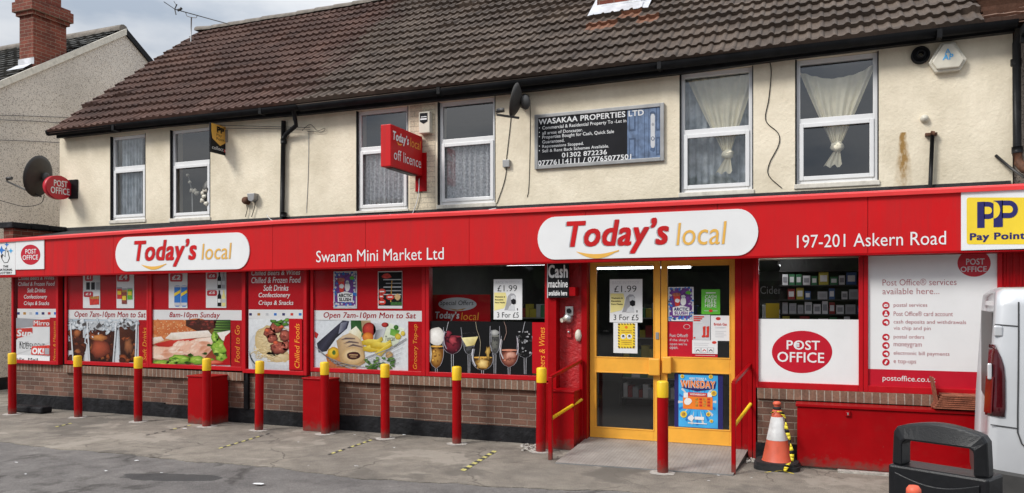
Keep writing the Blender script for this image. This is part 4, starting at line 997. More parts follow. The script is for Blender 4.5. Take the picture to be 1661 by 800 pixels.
# 5 groceries
def pic5(s):
    s.inkp([(510, 520), (662, 520), (662, 601), (510, 601)], [(.74, .78, .82), (.80, .82, .84), (.78, .80, .82), (.70, .74, .78)], 1.5)
    s.inkp([(514, 557), (556, 520), (567, 521), (563, 533), (545, 549), (530, 570), (517, 572)], [(.02, .02, .03), (.05, .05, .08), (.09, .09, .13), (.02, .02, .04), (.015, .015, .02)], 2); s.inkp([(553, 524), (563, 522), (561, 534), (549, 542)], [(.28, .29, .36), (.16, .17, .24), (.05, .05, .1)], 3)
    s.inkp([(569, 520), (588, 520), (590, 546), (570, 549)], [(.03, .11, .03), (.015, .06, .015), (.05, .16, .05), (.02, .07, .02)], 2); s.inkp([(566, 538), (578, 529), (587, 540), (585, 558), (568, 553)], [(.86, .82, .62), (.90, .88, .74), (.78, .70, .42), (.70, .60, .30)], 4)
    s.inkp([(586, 520), (601, 520), (604, 536), (588, 541)], [(.45, .32, .18), (.60, .46, .28), (.30, .20, .1)], 3); s.ink(599, 535, 11, 12, (.66, .07, .05), (.20, .010, .010), 4, 20); s.ink(597, 547, 9, 8, (.90, .36, .06), (.52, .11, .01), 5, 18)
    s.inkp([(606, 523), (626, 527), (622, 549), (606, 553)], [(.60, .62, .65), (.78, .8, .82), (.35, .37, .40), (.5, .52, .55)], 4); s.ink(625, 527, 6, 4, (.6, .06, .05), (.25, .015, .015), 5, 12); s.inkp([(610, 536), (626, 533), (620, 553), (607, 552)], [(.18, .18, .2), (.70, .72, .74), (.62, .64, .68), (.10, .10, .12)], 5)
    s.inkp([(630, 523), (657, 534), (643, 563), (619, 558)], [(.80, .86, .70), (.88, .92, .80), (.66, .72, .55), (.76, .80, .60)], 5); s.text('Tuscan', 625, 641, 545, 553, SOOT, 6, .1, .004); s.inkp([(634, 533), (649, 536), (644, 547), (633, 543)], [(.14, .40, .06), (.06, .24, .03), (.30, .55, .10)], 6); s.ink(646, 546, 5, 5, (.85, .66, .08), (.5, .34, .02), 7, 12); s.ink(643, 531, 4, 4, (.08, .24, .04), (.02, .09, .015), 7, 10); s.ink(654, 541, 3.5, 4, (.88, .72, .14), (.6, .42, .04), 7, 10)
    s.inkp([(528, 575), (558, 562), (566, 600), (534, 599)], [(.62, .22, .05), (.75, .35, .10), (.5, .2, .08), (.4, .12, .04)], 3); s.ink(541, 573, 10, 10, (.92, .66, .05), (.55, .26, .01), 4, 18, .06); s.ink(542, 572, 3, 4, (.05, .14, .02), (.14, .22, .03), 5, 9)
    s.inkp([(546, 553), (556, 545), (568, 540), (580, 546), (590, 556), (593, 588), (572, 601), (554, 593)], [(.42, .27, .13), (.62, .44, .25), (.66, .50, .32), (.70, .52, .32), (.50, .33, .16), (.42, .26, .11), (.70, .50, .28), (.5, .32, .15)], 6)
    for k in range(6): s.inkp([(550 + k * 2.4, 549 + k * 3), (558 + k * 3, 545 + k * 2.6), (573 + k * 3, 545 + k * 3.4), (574 + k * 3, 547 + k * 3.4), (558 + k * 3, 548 + k * 2.6)], [(.20, .12, .10), (.12, .09, .10), (.28, .18, .14)] if k % 2 else [(.72, .56, .38), (.6, .45, .3)], 7)
    s.ink(573, 577, 18, 14, (.86, .68, .42), (.60, .40, .18), 7.3, 18, .05); s.ink(574, 577, 11, 6.5, (.10, .02, .02), (.04, .012, .012), 8, 14, .06); s.rect(567, 581, 575, 576.6, BREAD, 9); s.rect(569, 579, 578.6, 579.6, BREAD, 9)
    for k, (a, b) in enumerate(((604, 557), (606, 567), (618, 562))):
        s.inkp([(a - 17, b - 4), (a - 6, b - 7), (a + 8, b - 6), (a + 16, b - 11), (a + 18, b - 5), (a + 8, b + 3), (a - 6, b + 4), (a - 16, b + 2)], [(.60, .40, .02), (.94, .76, .12), (.96, .80, .16), (.7, .5, .03), (.40, .30, .02), (.72, .46, .02), (.70, .44, .02), (.5, .32, .01)], 8 + k)
    s.inkp([(608, 573), (634, 556), (637, 560), (618, 578)], [(.9, .7, .08), (.94, .78, .16), (.5, .34, .02), (.72, .48, .02)], 11)
    rq = random.Random(5)
    for k in range(46): s.ink(rq.uniform(594, 640), rq.uniform(580, 599), rq.uniform(2, 5), rq.uniform(1.5, 3), rq.choice(((.16, .34, .05), (.30, .48, .12), (.03, .09, .015), (.10, .22, .04))), (.04, .12, .02), 8 + k * .05, 8, .4)
    s.ink(632, 576, 6, 6, (.66, .44, .2), (.40, .22, .08), 9, 12)
    GW = [(.50, .50, .52), (.22, .22, .24)]
    def wire(x0, y0, x1, y1, wd=.5): s.inkp([(x0, y0 - wd), (x1, y1 - wd), (x1, y1 + wd), (x0, y0 + wd)], [GW[0], GW[0], GW[1], GW[1]], 12)
    wire(512, 562, 542, 588, .8); wire(542, 588, 574, 599, .8); wire(660, 549, 630, 567, 1.1); wire(630, 567, 594, 580, .9)
    for k in range(9): wire(514 + k * 4, 566 + k * 3.4, 550 + k * 6, 594 + (k % 3), .3); wire(656 - k * 7, 553 + k * 3.2, 646 - k * 7, 594, .3)
    for k in range(5): wire(600 + k * 3, 584 + k * 3.4, 656 - k * 2, 556 + k * 8, .3)
    s.inkp([(510.5, 537), (517, 542), (514, 549), (510.5, 547)], [(.6, .04, .03), (.4, .02, .02)], 3)
def wr5(s):
    s.text('Open 7am-10pm Mon to Sat', 525, 675, 506.8, 519, STRIPR, 2, .18, .013)
    s.text('Grocery Top-up', 670, 678.5, 526, 599, ORTXT, 2, .18, .004, True)
vinyl(509, 688, 430, 602, YV, 'wire basket of bread, bananas and groceries on window graphic', (510, 662, 520, 601), (510, 685, 504, 520.7), pic5, wr5)
# 6 drinks on black
def pic6(s):
    s.inkp([(692.5, 522), (864, 522), (864, 606), (692.5, 606)], [(.006, .006, .007)] * 4, .5)
    HL = (.62, .62, .66); HD = (.10, .10, .11); rq = random.Random(9)
    def streak(pts, w0, l=6, c0=HL, c1=HD):
        for i, ((x0, y0), (x1, y1)) in enumerate(zip(pts, pts[1:])): s.inkp([(x0 - w0 / 2, y0), (x0 + w0 / 2, y0), (x1 + w0 / 2, y1), (x1 - w0 / 2, y1)], [c0, c1, c1, c0] if i % 2 else [c0, c1, c1, c0], l)
    def stem(a, b0, b1): streak([(a - 1.6, b0), (a - 1.2, b1)], .9, 4); streak([(a + 1.6, b0), (a + 1.2, b1)], .9, 4, HD, HL)
    def glass(a, yt, yb, rt, rm, fill, lvl, yfoot):
        prof = []
        for k in range(15):
            t = k / 14; r = rt + (rm - rt) * math.sin(math.pi / 2 * min(1, t / .55)) if t < .55 else rm * max(0, 1 - ((t - .55) / .45) ** 2.2) ** .6
            prof.append((a - r, yt + (yb - yt) * t))
        if fill:
            ci, co = fill; w_ = [(x, y) for x, y in prof if y >= lvl]; pts = w_ + [(2 * a - x, y) for x, y in w_][::-1]; n_ = len(pts)
            s.inkp(pts, [co] * n_, 3); xw = a - w_[0][0]; s.ink(a, (lvl + yb) / 2 - 1, xw * .8, (yb - lvl) * .42, ci, co, 3.3, 18)
            s.ink(a, lvl, xw * .95, 1.6, tuple(min(.9, v * 1.3) for v in ci), ci, 3.6, 16)
            for k in range(7): s.ink(a + rq.uniform(-.5, .5) * rm, rq.uniform(lvl + 2, yb - 4), rq.uniform(1, rm * .25), rq.uniform(1, 3), rq.choice((ci, tuple(min(.9, v * 1.6) for v in ci), co)), co, 3.8 + k * .05, 9, .35)
        streak(prof, .8, 6, (.42, .42, .46), (.16, .16, .18)); streak([(2 * a - x, y) for x, y in prof], .8, 6, (.16, .16, .18), (.42, .42, .46)); stem(a, yb, yfoot)
        streak([(x + 2.2, y) for x, y in prof[2:9]], 1.0, 6.5, (.5, .5, .54), (.04, .04, .05))
    glass(708, 534, 598, 12, 12, ((.55, .30, .06), (.16, .06, .01)), 562, 606); s.ink(708, 546, 13, 15, (.88, .86, .82), (.55, .52, .48), 7, 20, .06); s.ink(697, 574, 3.4, 15, (.86, .84, .80), (.6, .57, .52), 7, 12, .12)
    glass(734, 531, 575, 14, 16, ((.22, .02, .035), (.035, .004, .010)), 546, 604); s.ink(735, 553, 8, 7, (.50, .07, .09), (.08, .008, .015), 7, 12, .3); s.ink(728, 541, 5, 6, (.30, .03, .05), (.03, .004, .01), 7, 10, .4); streak([(722.5, 538), (720.4, 548), (721.5, 558), (725, 566)], 1.8, 7.5, (.5, .44, .52), (.06, .04, .06))
    glass(761, 545, 575, 13, 8, ((.08, .08, .09), (.02, .02, .02)), 562, 605); s.inkp([(749, 548), (776, 546), (770, 560), (757, 562)], [(.86, .78, .42), (.70, .60, .26), (.45, .36, .12), (.72, .62, .28)], 7); streak([(748, 541), (776, 540)], 1.2, 7)
    glass(783, 560, 601, 13, 17, ((.55, .30, .06), (.05, .025, .008)), 580, 608); s.ink(784, 590, 9, 7, (.88, .66, .26), (.30, .14, .02), 8, 12, .3); s.ink(792, 572, 4, 11, (.62, .40, .10), (.10, .05, .01), 8, 12, .4)
    streak([(772, 522), (774, 535), (778, 546), (780, 556), (779, 570), (777, 584)], .9, 7, (.45, .40, .30), (.1, .08, .05)); streak([(768, 566), (766.4, 575), (768, 585), (772, 594)], 2.4, 7, (.72, .72, .76), (.2, .2, .23))
    glass(803, 529, 575, 7.5, 8, ((.16, .16, .14), (.05, .05, .05)), 545, 606); s.ink(803, 540, 7, 5, (.48, .48, .46), (.2, .2, .2), 5, 14, .1)
    glass(826, 545, 596, 12, 15, ((.50, .20, .13), (.12, .03, .02)), 568, 608); s.ink(827, 576, 9, 7, (.74, .42, .32), (.26, .08, .05), 8, 12, .35); streak([(818, 522), (821, 530), (822, 540), (818, 552)], .9, 7, (.45, .3, .25), (.1, .06, .05)); streak([(813.5, 550), (811.6, 562), (813, 573), (817, 582)], 2.2, 7, (.72, .70, .72), (.2, .16, .16)); streak([(839, 548), (841, 566), (838, 576)], 1.5, 7, (.3, .25, .3), (.6, .56, .6))
    glass(852, 545, 581, 11, 13, None, 560, 607)
    for k in range(30): s.ink(rq.uniform(842, 862), rq.uniform(538, 577), rq.uniform(1, 3), rq.uniform(1, 2.4), rq.choice(((.55, .55, .58), (.3, .3, .32), (.02, .02, .02))), (.05, .05, .05), 7 + k * .03, 7, .4)
    streak([(852, 522), (850, 530), (848, 540)], .9, 6); streak([(728, 522), (726, 530), (724, 540)], .9, 6)
    s.rect(864, 891, 523, 606, REDM, 12.5)
s = wall_sheet(YV); s.rect(692.5, 864, 522, 606, SOOT, 0)
v = obj('window_vinyl', s, None, 'row of wine and beer glasses on black window graphic', 'window graphic', 'printed window graphics')
s = wall_sheet(YV); pic6(s); obj('picture', s, v)
s = wall_sheet(YV); s.text('Beers & Wines', 875, 884.5, 531, 604, ORTXT, 13, .18, .004, True); obj('lettering', s, v)

# small posters behind the glass
def poster(px0, px1, pt, pb, Y, m, label, build, cat='poster', group='notices on the shop windows'):
    s = wall_sheet(Y); s.rect(px0, px1, pt, pb, m, 0)
    p = obj('poster', s, None, label, cat, group)
    s = wall_sheet(Y); build(s); obj('print', s, p); return p
YP = .004
def price(s, a0, a1, b0, b1, t): rrect(s, a0, a1, b0, b1, 2.5, PORED, 2); s.text(t, a0 + 3, a1 - 3, b0 + 2, b1 - 3, WHITE, 3, .1, .04)
def po1(s):
    price(s, 138, 151, 443, 456, '\u00a31'); s.rect(150, 162, 445, 469, LGREY, 1)
    for k in range(3): s.rect(140 + k * 8, 146 + k * 8, 458, 470, SOOT if k < 2 else GREYT, 2)
    price(s, 136, 151, 473, 482, '\u00a31'); s.poly([(145, 482), (161, 480), (161, 494), (146, 495)], TOMATO, 3); s.rect(147, 161, 481, 485, GOLD, 4); s.rect(135.5, 161.5, 470.3, 471, LGREY, 2)
poster(134.6, 162.4, 441, 500, YP, PAPER, 'offer poster with red price blobs, leftmost above drink glasses', po1)
def po2(s):
    price(s, 190, 210, 443, 457, '\u00a34')
    for k, (a, b, m) in enumerate(((194, 466, TOMATO), (202, 468, GOLD), (211, 467, GREEN))):
        s.rect(a - 4, a + 4, b, b + 19, m, 2 + k); s.rect(a - 4, a + 4, b, b + 2.5, GREYT, 3 + k); s.rect(a - 3, a + 3, b + 6, b + 12, BANANA if k != 1 else SOOT, 5)
    s.rect(198, 206, 474, 493, MEAT, 6); s.rect(199, 205, 480, 487, BANANA, 7)
poster(189, 217.4, 441, 500, YP, PAPER, 'offer poster with cluster of drink cans above drink glasses', po2)
def po3(s):
    price(s, 276, 296, 444, 457, '\u00a32')
    for a in (283, 294):
        s.poly([(a, 466), (a + 2, 463), (a + 8, 463), (a + 10, 466), (a + 10, 495), (a + 7, 497.5), (a + 2, 497.5), (a, 494)], BLUE, 3)
        s.rect(a, a + 10, 463.5, 466, LGREY, 4); s.rect(a, a + 10, 491, 496, LGREY, 4); s.poly([(a, 476), (a + 10, 470), (a + 10, 475), (a, 481)], PPYEL, 5)
poster(273.7, 304, 440, 500, YP, PAPER, 'offer poster with two blue and silver cans above the sandwich', po3)
def po4(s):
    price(s, 336, 352, 443, 453, '\u00a36'); price(s, 336, 352, 471, 480, '\u00a35'); s.rect(353, 366.5, 440.5, 469, LGREY, 1); s.rect(336, 366, 469, 469.8, GREYT, 2)
    for a, b, m in ((356, 442, SOOT), (363, 442, GREYT), (356, 471, SOOT), (363, 471, PALEY)):
        s.rect(a - 3, a + 3, b + 9, b + 26, m, 3); s.poly([(a - 3, b + 9), (a - 1.2, b + 5), (a - 1.2, b), (a + 1.2, b), (a + 1.2, b + 5), (a + 3, b + 9)], m, 3); s.rect(a - 2.5, a + 2.5, b + 14, b + 20, PAPER if m is SOOT else LGREY, 4)
poster(334, 367, 438.5, 499.5, YP, PAPER, 'offer poster with dark wine bottles above the sandwich', po4)
def slush(a0, a1, b0, b1, dull):
    def f(s):
        w_, h_ = a1 - a0, b1 - b0; A = lambda u: a0 + u * w_; B = lambda v: b0 + v * h_
        s.rect(A(.05), A(.95), B(.03), B(.93), PURPLE, 1)
        rq = random.Random(int(a0))
        for k in range(70):
            e = rq.choice((0, 1)); u, v = (rq.choice((rq.uniform(.03, .16), rq.uniform(.84, .97))), rq.uniform(.03, .97)) if e else (rq.uniform(.03, .97), rq.choice((rq.uniform(.02, .10), rq.uniform(.80, .96))))
            s.blobp(A(u), B(v), w_ * .045, h_ * .03, LGREY if k % 2 else BLUE, 2 + k % 3, 6, .5, k)
        s.poly([(A(.18), B(.20)), (A(.46), B(.17)), (A(.48), B(.40)), (A(.44), B(.56)), (A(.28), B(.56)), (A(.24), B(.38))], TOMATO, 5); s.ell(A(.33), B(.22), w_ * .17, h_ * .055, WARMR, 6); s.blobp(A(.36), B(.40), w_ * .1, h_ * .06, PAPER, 6)
        s.blobp(A(.60), B(.42), w_ * .11, h_ * .13, PAPER, 5, 12, .08); s.blobp(A(.60), B(.28), w_ * .08, h_ * .05, LGREY, 5)
        s.blobp(A(.80), B(.17), w_ * .10, h_ * .05, CARDG, 5)
        s.poly([(A(.18), B(.60)), (A(.50), B(.54)), (A(.84), B(.60)), (A(.82), B(.83)), (A(.2), B(.83))], PAPER, 7)
        s.text('ARCTIC', A(.23), A(.80), B(.60), B(.70), NAVY if not dull else SOOT, 8, 0, .05); s.text('SLUSH', A(.25), A(.77), B(.715), B(.81), PURPLE if not dull else SOOT, 8, 0, .05)
    return f
poster(541, 579, 440, 500.5, YP, LGREY, 'faded frozen drink poster in window above grocery basket', slush(541, 579, 441, 500, True))
def po6(s):
    s.rect(614, 652, 441.5, 496, SOOT, 1)
    for k in range(5): s.rect(622 + (k % 2) * 4, 651, 453 + k * 6, 454.5 + k * 6, GREYT if k % 2 else LGREY, 2)
    s.blobp(627, 448, 8, 4, TOMATO, 2)
    for a, b, r_ in ((620, 473, 6), (633, 482, 6.5), (620, 490, 6), (619, 481, 4)): s.ell(a, b, r_, 4.6, TOMATO, 4); s.rect(a - r_ * .6, a + r_ * .6, b - 1, b + 1, WHITE, 5)
    s.blobp(645, 482, 5, 5, BREAD, 3); s.line([(636, 455), (634, 490)], 1.4, GOLD, 3); s.rect(634, 652, 490, 495, DGREEN, 3)
poster(613, 652.5, 440, 500.5, YP, PAPER, 'dark menu poster with round red stickers above the grocery basket', po6)
def mask(a0, a1, b0, b1):
    def f(s):
        w_, h_ = a1 - a0, b1 - b0; A = lambda u: a0 + u * w_; B = lambda v: b0 + v * h_
        s.text('BACK IN STOCK', A(.08), A(.92), B(.045), B(.115), LGREY, 2, 0, -.004); s.text('\u00a31.99', A(.14), A(.82), B(.15), B(.30), SOOT, 2, 0, -.006)
        s.poly([(A(.02), B(.33)), (A(.42), B(.33)), (A(.46), B(.45)), (A(.44), B(.62)), (A(.36), B(.72)), (A(.02), B(.78))], PALEY, 1)
        for k, t in enumerate(('Washable &', 'Reusable', 'Face Masks')): s.text(t, A(.05), A(.40 - .06 * (k == 1)), B(.42 + k * .07), B(.455 + k * .07), SOOT, 2, 0, .03)
        s.poly([(A(.46), B(.56)), (A(.50), B(.42)), (A(.60), B(.35)), (A(.72), B(.36)), (A(.78), B(.42)), (A(.70), B(.55)), (A(.62), B(.62)), (A(.50), B(.76)), (A(.38), B(.77))], GREYT, 2)
        s.poly([(A(.60), B(.42)), (A(.72), B(.39)), (A(.77), B(.44)), (A(.77), B(.52)), (A(.70), B(.60)), (A(.62), B(.56))], LGREY, 3)
        s.poly([(A(.61), B(.52)), (A(.70), B(.48)), (A(.78), B(.51)), (A(.78), B(.60)), (A(.70), B(.63)), (A(.63), B(.60))], SOOT, 4)
        s.poly([(A(.50), B(.77)), (A(.56), B(.66)), (A(.72), B(.64)), (A(.75), B(.77))], LGREY, 3)
        s.rect(A(.82), A(.85), B(.72), B(.77), SOOT, 3); s.text('3 For \u00a35', A(.12), A(.88), B(.82), B(.95), SOOT, 2, 0, -.004)
    return f
poster(800.7, 847, 453, 518.5, YP - .006, PAPER, 'white face mask price poster on window above the wine glasses', mask(800.7, 847, 453, 518.5))
YQ = YD - .012
poster(989, 1042, 453, 523, YQ, PAPER, 'white face mask price poster on the left door', mask(989, 1042, 453, 523))
def warn(s):
    s.rect(1002.5, 1030, 524.6, 565, PPYEL, 2)
    for k in range(9):
        b = 525 + k * 4.5
        for a in (1002.5, 1027.2): s.poly([(a, b), (a + 2.8, b - 0 + 1.2), (a + 2.8, b + 3.0), (a, b + 1.8)], BROWNM, 3)
    for k in range(6):
        for b in (524.6, 562.6): s.poly([(1003 + k * 4.6, b), (1005 + k * 4.6, b), (1006 + k * 4.6, b + 2.4), (1004 + k * 4.6, b + 2.4)], BROWNM, 3)
    s.ell(1016, 531, 2.4, 2.2, ORANGE, 3)
    for k, b in enumerate((536, 539, 552, 555, 558)): s.rect(1008, 1025, b, b + 1, GOLD, 3)
    for a in (1011, 1021): s.ell(a, 546, 4.2, 4, WHITE, 3); s.ell(a, 545.5, 2, 2, SOOT, 4); s.rect(a - 2, a + 2, 546.5, 548, LGREY, 5)
poster(995, 1034, 523.5, 573, YQ + .001, PAPER, 'yellow hazard bordered notice on white sheet taped to left door', warn)
poster(1083.8, 1125, 465.7, 521, YQ, PAPER, 'colourful frozen drink poster on the right door', slush(1083.8, 1125, 465.7, 521, False))
def cashfree(s):
    s.rect(1145, 1161, 474.5, 476, WHITE, 1)
    for k, t in enumerate(('CASH', 'FREE', 'HERE')): s.text(t, 1143.5, 1162, 478.5 + k * 7, 484.6 + k * 7, WHITE, 2, 0, .01)
    s.rect(1142, 1164, 504, 504.7, LGREY, 1); s.ell(1153, 504.3, 3, 2.4, TOMATO, 2)
poster(1137.7, 1168, 469.5, 510, YQ, CARDG, 'bright green notice with white capitals on the right door', cashfree)
def po_if(s):
    s.ell(1114, 530, 5.4, 3.9, LGREY, 1); s.ell(1114, 530, 4.7, 3.3, PORED, 2)
    for t, a1, b in (('Post Office\u00ae', 1116, 541.5), ('if the shop\u2019s', 1116.5, 549.5), ('open we\u2019re', 1114.5, 556), ('open.', 1100, 562.5)): s.text(t, 1086.5, a1, b, b + 5.4, LGREY, 2, 0, .004)
poster(1082.8, 1124.5, 522, 579, YQ + .003, PORED, 'red notice with white sentence low on right door glass', po_if)
poster(1124, 1164, 574, 579.4, YQ + .003, PORED, 'narrow red strip at foot of right door glass', lambda s: s.rect(1128, 1160, 576.3, 577, LGREY, 1))
def boots(s):
    for k in range(3): s.rect(1125, 1142 - k * 3, 513 + k * 3, 515 + k * 3, TOMATO, 2)
    s.rect(1126, 1140, 523, 523.8, PAPER, 2)
    for a in (1140, 1146): s.poly([(a, 530), (a + 4.5, 529), (a + 4, 543), (a + 4, 547), (a - 1, 547.5), (a - 2, 545.5), (a + .5, 543)], TOMATO, 3)
    s.ell(1126.5, 548, 1.8, 1.4, TOMATO, 2)
poster(1124, 1152, 511, 551.6, YQ - .002, LGREY, 'grey poster with pair of red boots on the right door', boots)
def gasn(s):
    s.ell(1165, 517, 4, 2.6, TOMATO, 1); s.text('British Gas', 1158, 1179, 524, 528.2, TOMATO, 2, 0, .02); s.text('customer?', 1160, 1177, 529.5, 532.6, LGREY, 2, 0, .01)
    for k in range(4): s.rect(1160, 1178 - (k % 2) * 4, 537 + k * 3, 538 + k * 3, LGREY, 1)
poster(1153, 1183, 512, 553, YQ, PAPER, 'white notice with red heading at right edge of door glass', gasn)
def cards3(s):
    s.ell(1158.5, 555.7, 3.8, 2.3, TOMATO, 1)
    for k in range(2): s.rect(1126, 1150 - k * 2, 556.5 + k * 3, 557.4 + k * 3, LGREY, 1)
    for k in range(3): a = 1127 + k * 10.5; s.rect(a, a + 10, 564, 572.5, GREYT, 1); s.rect(a + .5, a + 9.5, 564.5, 572, PAPER, 2); s.line([(a + 2, 570), (a + 5, 567), (a + 8, 570)], 1.2, TOMATO if k == 1 else SOOT, 3)
poster(1122.8, 1164, 552, 574, YQ - .004, PAPER, 'white notice with row of three small drawings on right door', cards3)
def winsday(s):
    s.rect(1100.7, 1164.4, 608.5, 693.6, LBLUE, 1)
    for k in range(20):
        t = 2 * math.pi * k / 20; s.poly([(1131 + 16 * math.cos(t), 652 + 14 * math.sin(t)), (1131 + 31 * math.cos(t - .06), 652 + 38 * math.sin(t - .06)), (1131 + 31 * math.cos(t + .06), 652 + 38 * math.sin(t + .06))], BLUE if k % 2 else LGREY, 2)
    s.text('HERE TODAY A', 1118, 1146, 612.5, 616, WHITE, 3, 0, .03)
    s.poly([(1103, 617), (1162, 619), (1160, 631), (1131, 635), (1106, 629)], NAVY, 3); s.text('WINSDAY', 1103.5, 1160.5, 617, 630, LGREY, 4, 0, .07); s.text('WINSDAY', 1104.5, 1160, 617.5, 629, ORANGE, 5, 0, .02)
    s.rect(1116, 1147, 637, 643, TOMATO, 4); s.text('WEDNESDAY', 1119, 1145, 638.5, 641.5, WHITE, 5, 0, .03); s.rect(1108, 1156, 643.5, 664, ORANGE, 4)
    for k in range(12): s.rect(1128 + (k % 4) * 6.5, 1132.5 + (k % 4) * 6.5, 646 + (k // 4) * 5, 649.5 + (k // 4) * 5, TOMATO if k % 2 else GOLD, 5)
    s.blobp(1116, 651, 6, 6, WHITE, 6, 12, .15); s.rect(1109, 1116, 637, 645, WHITE, 5); s.rect(1148, 1155, 637, 644, WHITE, 5)
    for a, b, r_ in ((1109, 672, 5.5), (1149, 672, 3.6), (1107, 610.5, 3), (1153, 611, 3.4), (1158, 638, 4.6), (1154, 683, 2.8)): s.ell(a, b, r_, r_, BANANA, 6, 14); s.ell(a, b, r_ * .6, r_ * .6, GOLD, 7, 12)
    s.blobp(1121, 678, 4.5, 5, WHITE, 6, 9, .25); s.rect(1127, 1142, 676, 681, WHITE, 6); s.rect(1116, 1147, 686, 687.5, WHITE, 6)
poster(1094, 1172.7, 607, 699.7, YQ, NAVY, 'blue prize draw poster with orange panel low on right door', winsday)

# ---- right hand window panels
s = wall_sheet(.012); s.rect(1229, 1397, 518, 629, WHITE, 0)
p = obj('window_vinyl', s, None, 'white window panel with large red oval beneath shelf display', 'window graphic', 'printed window graphics')
s = wall_sheet(.012); s.ell(1301, 571, 49, 34.4, PORED, 1, 48); s.text('POST', 1276, 1330, 552.4, 567.6, WHITE, 2, 0, .012); s.text('OFFICE', 1261, 1337, 571.4, 588, WHITE, 2, 0, .012)
s.rect(1289.5, 1296.5, 556, 563, WHITE, 3); s.rect(1291, 1295.5, 557.5, 562, LGREY, 4); obj('emblem', s, p)
s = wall_sheet(.010); s.rect(1404, 1624, 412, 634, WHITE, 0)
p = obj('window_vinyl', s, None, 'large white window panel listing services with red icons', 'window graphic', 'printed window graphics')
s = wall_sheet(.010); s.rect(1404, 1624, 601.5, 633, PORED, 1); obj('red_band', s, p); s = wall_sheet(.010); s.ell(1580, 427, 27, 22, PORED, 1, 40); s.text('POST', 1567, 1597, 419.5, 429.5, LGREY, 2, 0, .012); s.text('OFFICE', 1558, 1600.5, 432.3, 441.2, LGREY, 2, 0, .012); obj('emblem', s, p)
TXT = M('dull red print', (.36, .07, .09), .5, srgb=False)
s = wall_sheet(.010)
s.text('Post Office\u00ae services', 1431.5, 1551.5, 452.3, 463, TXT, 2, 0, -.008); s.text('available here...', 1431.5, 1523.6, 467.4, 477.3, TXT, 2, 0, -.008)
for t, a1, b in (('postal services', 1504, 495.4), ('Post Office\u00ae card account', 1545.5, 508.6), ('cash deposits and withdrawals', 1567, 523), ('via chip and pin', 1509.5, 533), ('postal orders', 1499, 547), ('moneygram', 1495, 560.5), ('electronic bill payments', 1540, 574), ('e top-ups', 1486, 587.5)):
    s.text(t, 1449.5, a1, b - 3.6, b + 4.2, TXT, 2, 0, -.006)
for k, b in enumerate((495.4, 508.6, 523, 547, 560.5, 574, 587.5)):
    s.ell(1437, b, 6, 5.7, PORED, 2, 20)
    if k == 0: s.rect(1433.6, 1440.6, b - 2.2, b + 2.4, WHITE, 3); s.line([(1433.6, b - 2), (1437, b + .6), (1440.6, b - 2)], .6, PORED, 4)
    elif k == 1: s.ell(1437, b - 1.6, 1.6, 1.6, WHITE, 3, 10); s.poly([(1433.4, b + 3.4), (1435, b + .2), (1439, b + .2), (1440.6, b + 3.4)], WHITE, 3)
    elif k == 6: s.poly([(1434, b + 2.2), (1437.5, b - 3.2), (1440, b - 1.6), (1436.6, b + 3.8)], WHITE, 3)
    else: s.poly([(1433.2, b - .5), (1438, b - 2.6), (1441, b - .6), (1439.5, b + 1), (1434.6, b + 1)], WHITE, 3); s.ell(1439, b + 1.6, 1.8, 1.8, WHITE, 4, 10)
s.text('postoffice.co.uk', 1431.5, 1517.6, 610, 621.5, WHITE, 3, 0, .004); obj('lettering', s, p)

# hanging signboard inside the drinks window
yi = .32
b_ = board('offer_sign', X and 699, 795, 478, 521, yi, .02, REDM, 'red offer sign with white oval inside the drinks window', 'sign')
s = wall_sheet(yi - .001); s.ell(742, 493.7, 31, 11, LGREY, 1, 36); s.text('Special Offers', 714, 768, 487.5, 497.5, SOOT, 2, .1, .002); s.poly([(727, 500), (742, 502.5), (757, 499.5), (750, 503.5), (738, 504)], GOLD, 2)
s.text('Today\u2019s', 706, 745, 505.5, 520.5, WHITE, 2, .14, .03); s.text('local', 748, 777, 507, 519.5, ORTXT, 2, .12, .004); obj('lettering', s, b_)

# ------------------------------------------------------------------ board on the upper wall
yw = YU - .03
x0, x1 = X(867.3, yw), X(1077.3, yw); z1 = (Z(867.3, 187.3, yw) + Z(1077.5, 165.8, yw)) / 2; z0 = (Z(867.5, 276, yw) + Z(1077, 260, yw)) / 2
mb = MB(); mb.box(x0 + .02, x1 - .02, yw + .004, YU - .002, z0 + .02, z1 - .02, BOARD)
wb = obj('property_board', mb, None, 'black property letting board with blue door picture on cream wall', 'sign')
mb = MB(); ring(mb, x0, x1, z0, z1, yw - .012, YU - .003, .05, .05, .05, .05, GALV); obj('frame', mb, wb, bevel=.006)
s = wall_sheet(yw + .0035)
s.text('WASAKAA PROPERTIES LTD', 873.8, 1044.4, 185.7, 194.9, PAPER, 3, 0, .02)
for t, a1, b0, b1 in (('Commercial & Residential Property To -Let in', 1016, 199, 206.2), ('all areas of Doncaster.', 945.5, 210.8, 216), ('Properties Bought for Cash, Quick Sale', 996, 215.3, 222.5), ('Guaranteed.', 915.7, 226.5, 231.8), ('Reposessions Stopped.', 946.8, 232.8, 239.2), ('Sell & Rent Back Schemes Available.', 988, 238.6, 243.6)):
    s.text(t, 879.8, a1, b0, b1, PAPER, 3, 0, .011)
for b in (207.8, 215, 221.8, 237.2, 244.6): s.ell(874.9, b, .9, .9, WHITE, 2, 8)
s.text('01302 872236', 911.5, 984.5, 245.4, 253.2, PAPER, 3, 0, .018); s.text('07776114111 / 07765077501', 872.8, 1024, 255.4, 263.6, PAPER, 3, 0, .018); obj('lettering', s, wb)
DOORB = M('blue door print', (.12, .18, .30), .5, var=.35, scale=14, srgb=False); DOORD = M('dark blue door print', (.05, .085, .16), .5, var=.3, scale=14, srgb=False)
s = wall_sheet(yw + .0035); s.rect(1017.5, 1072.3, 173.5, 259, DOORB, 1)
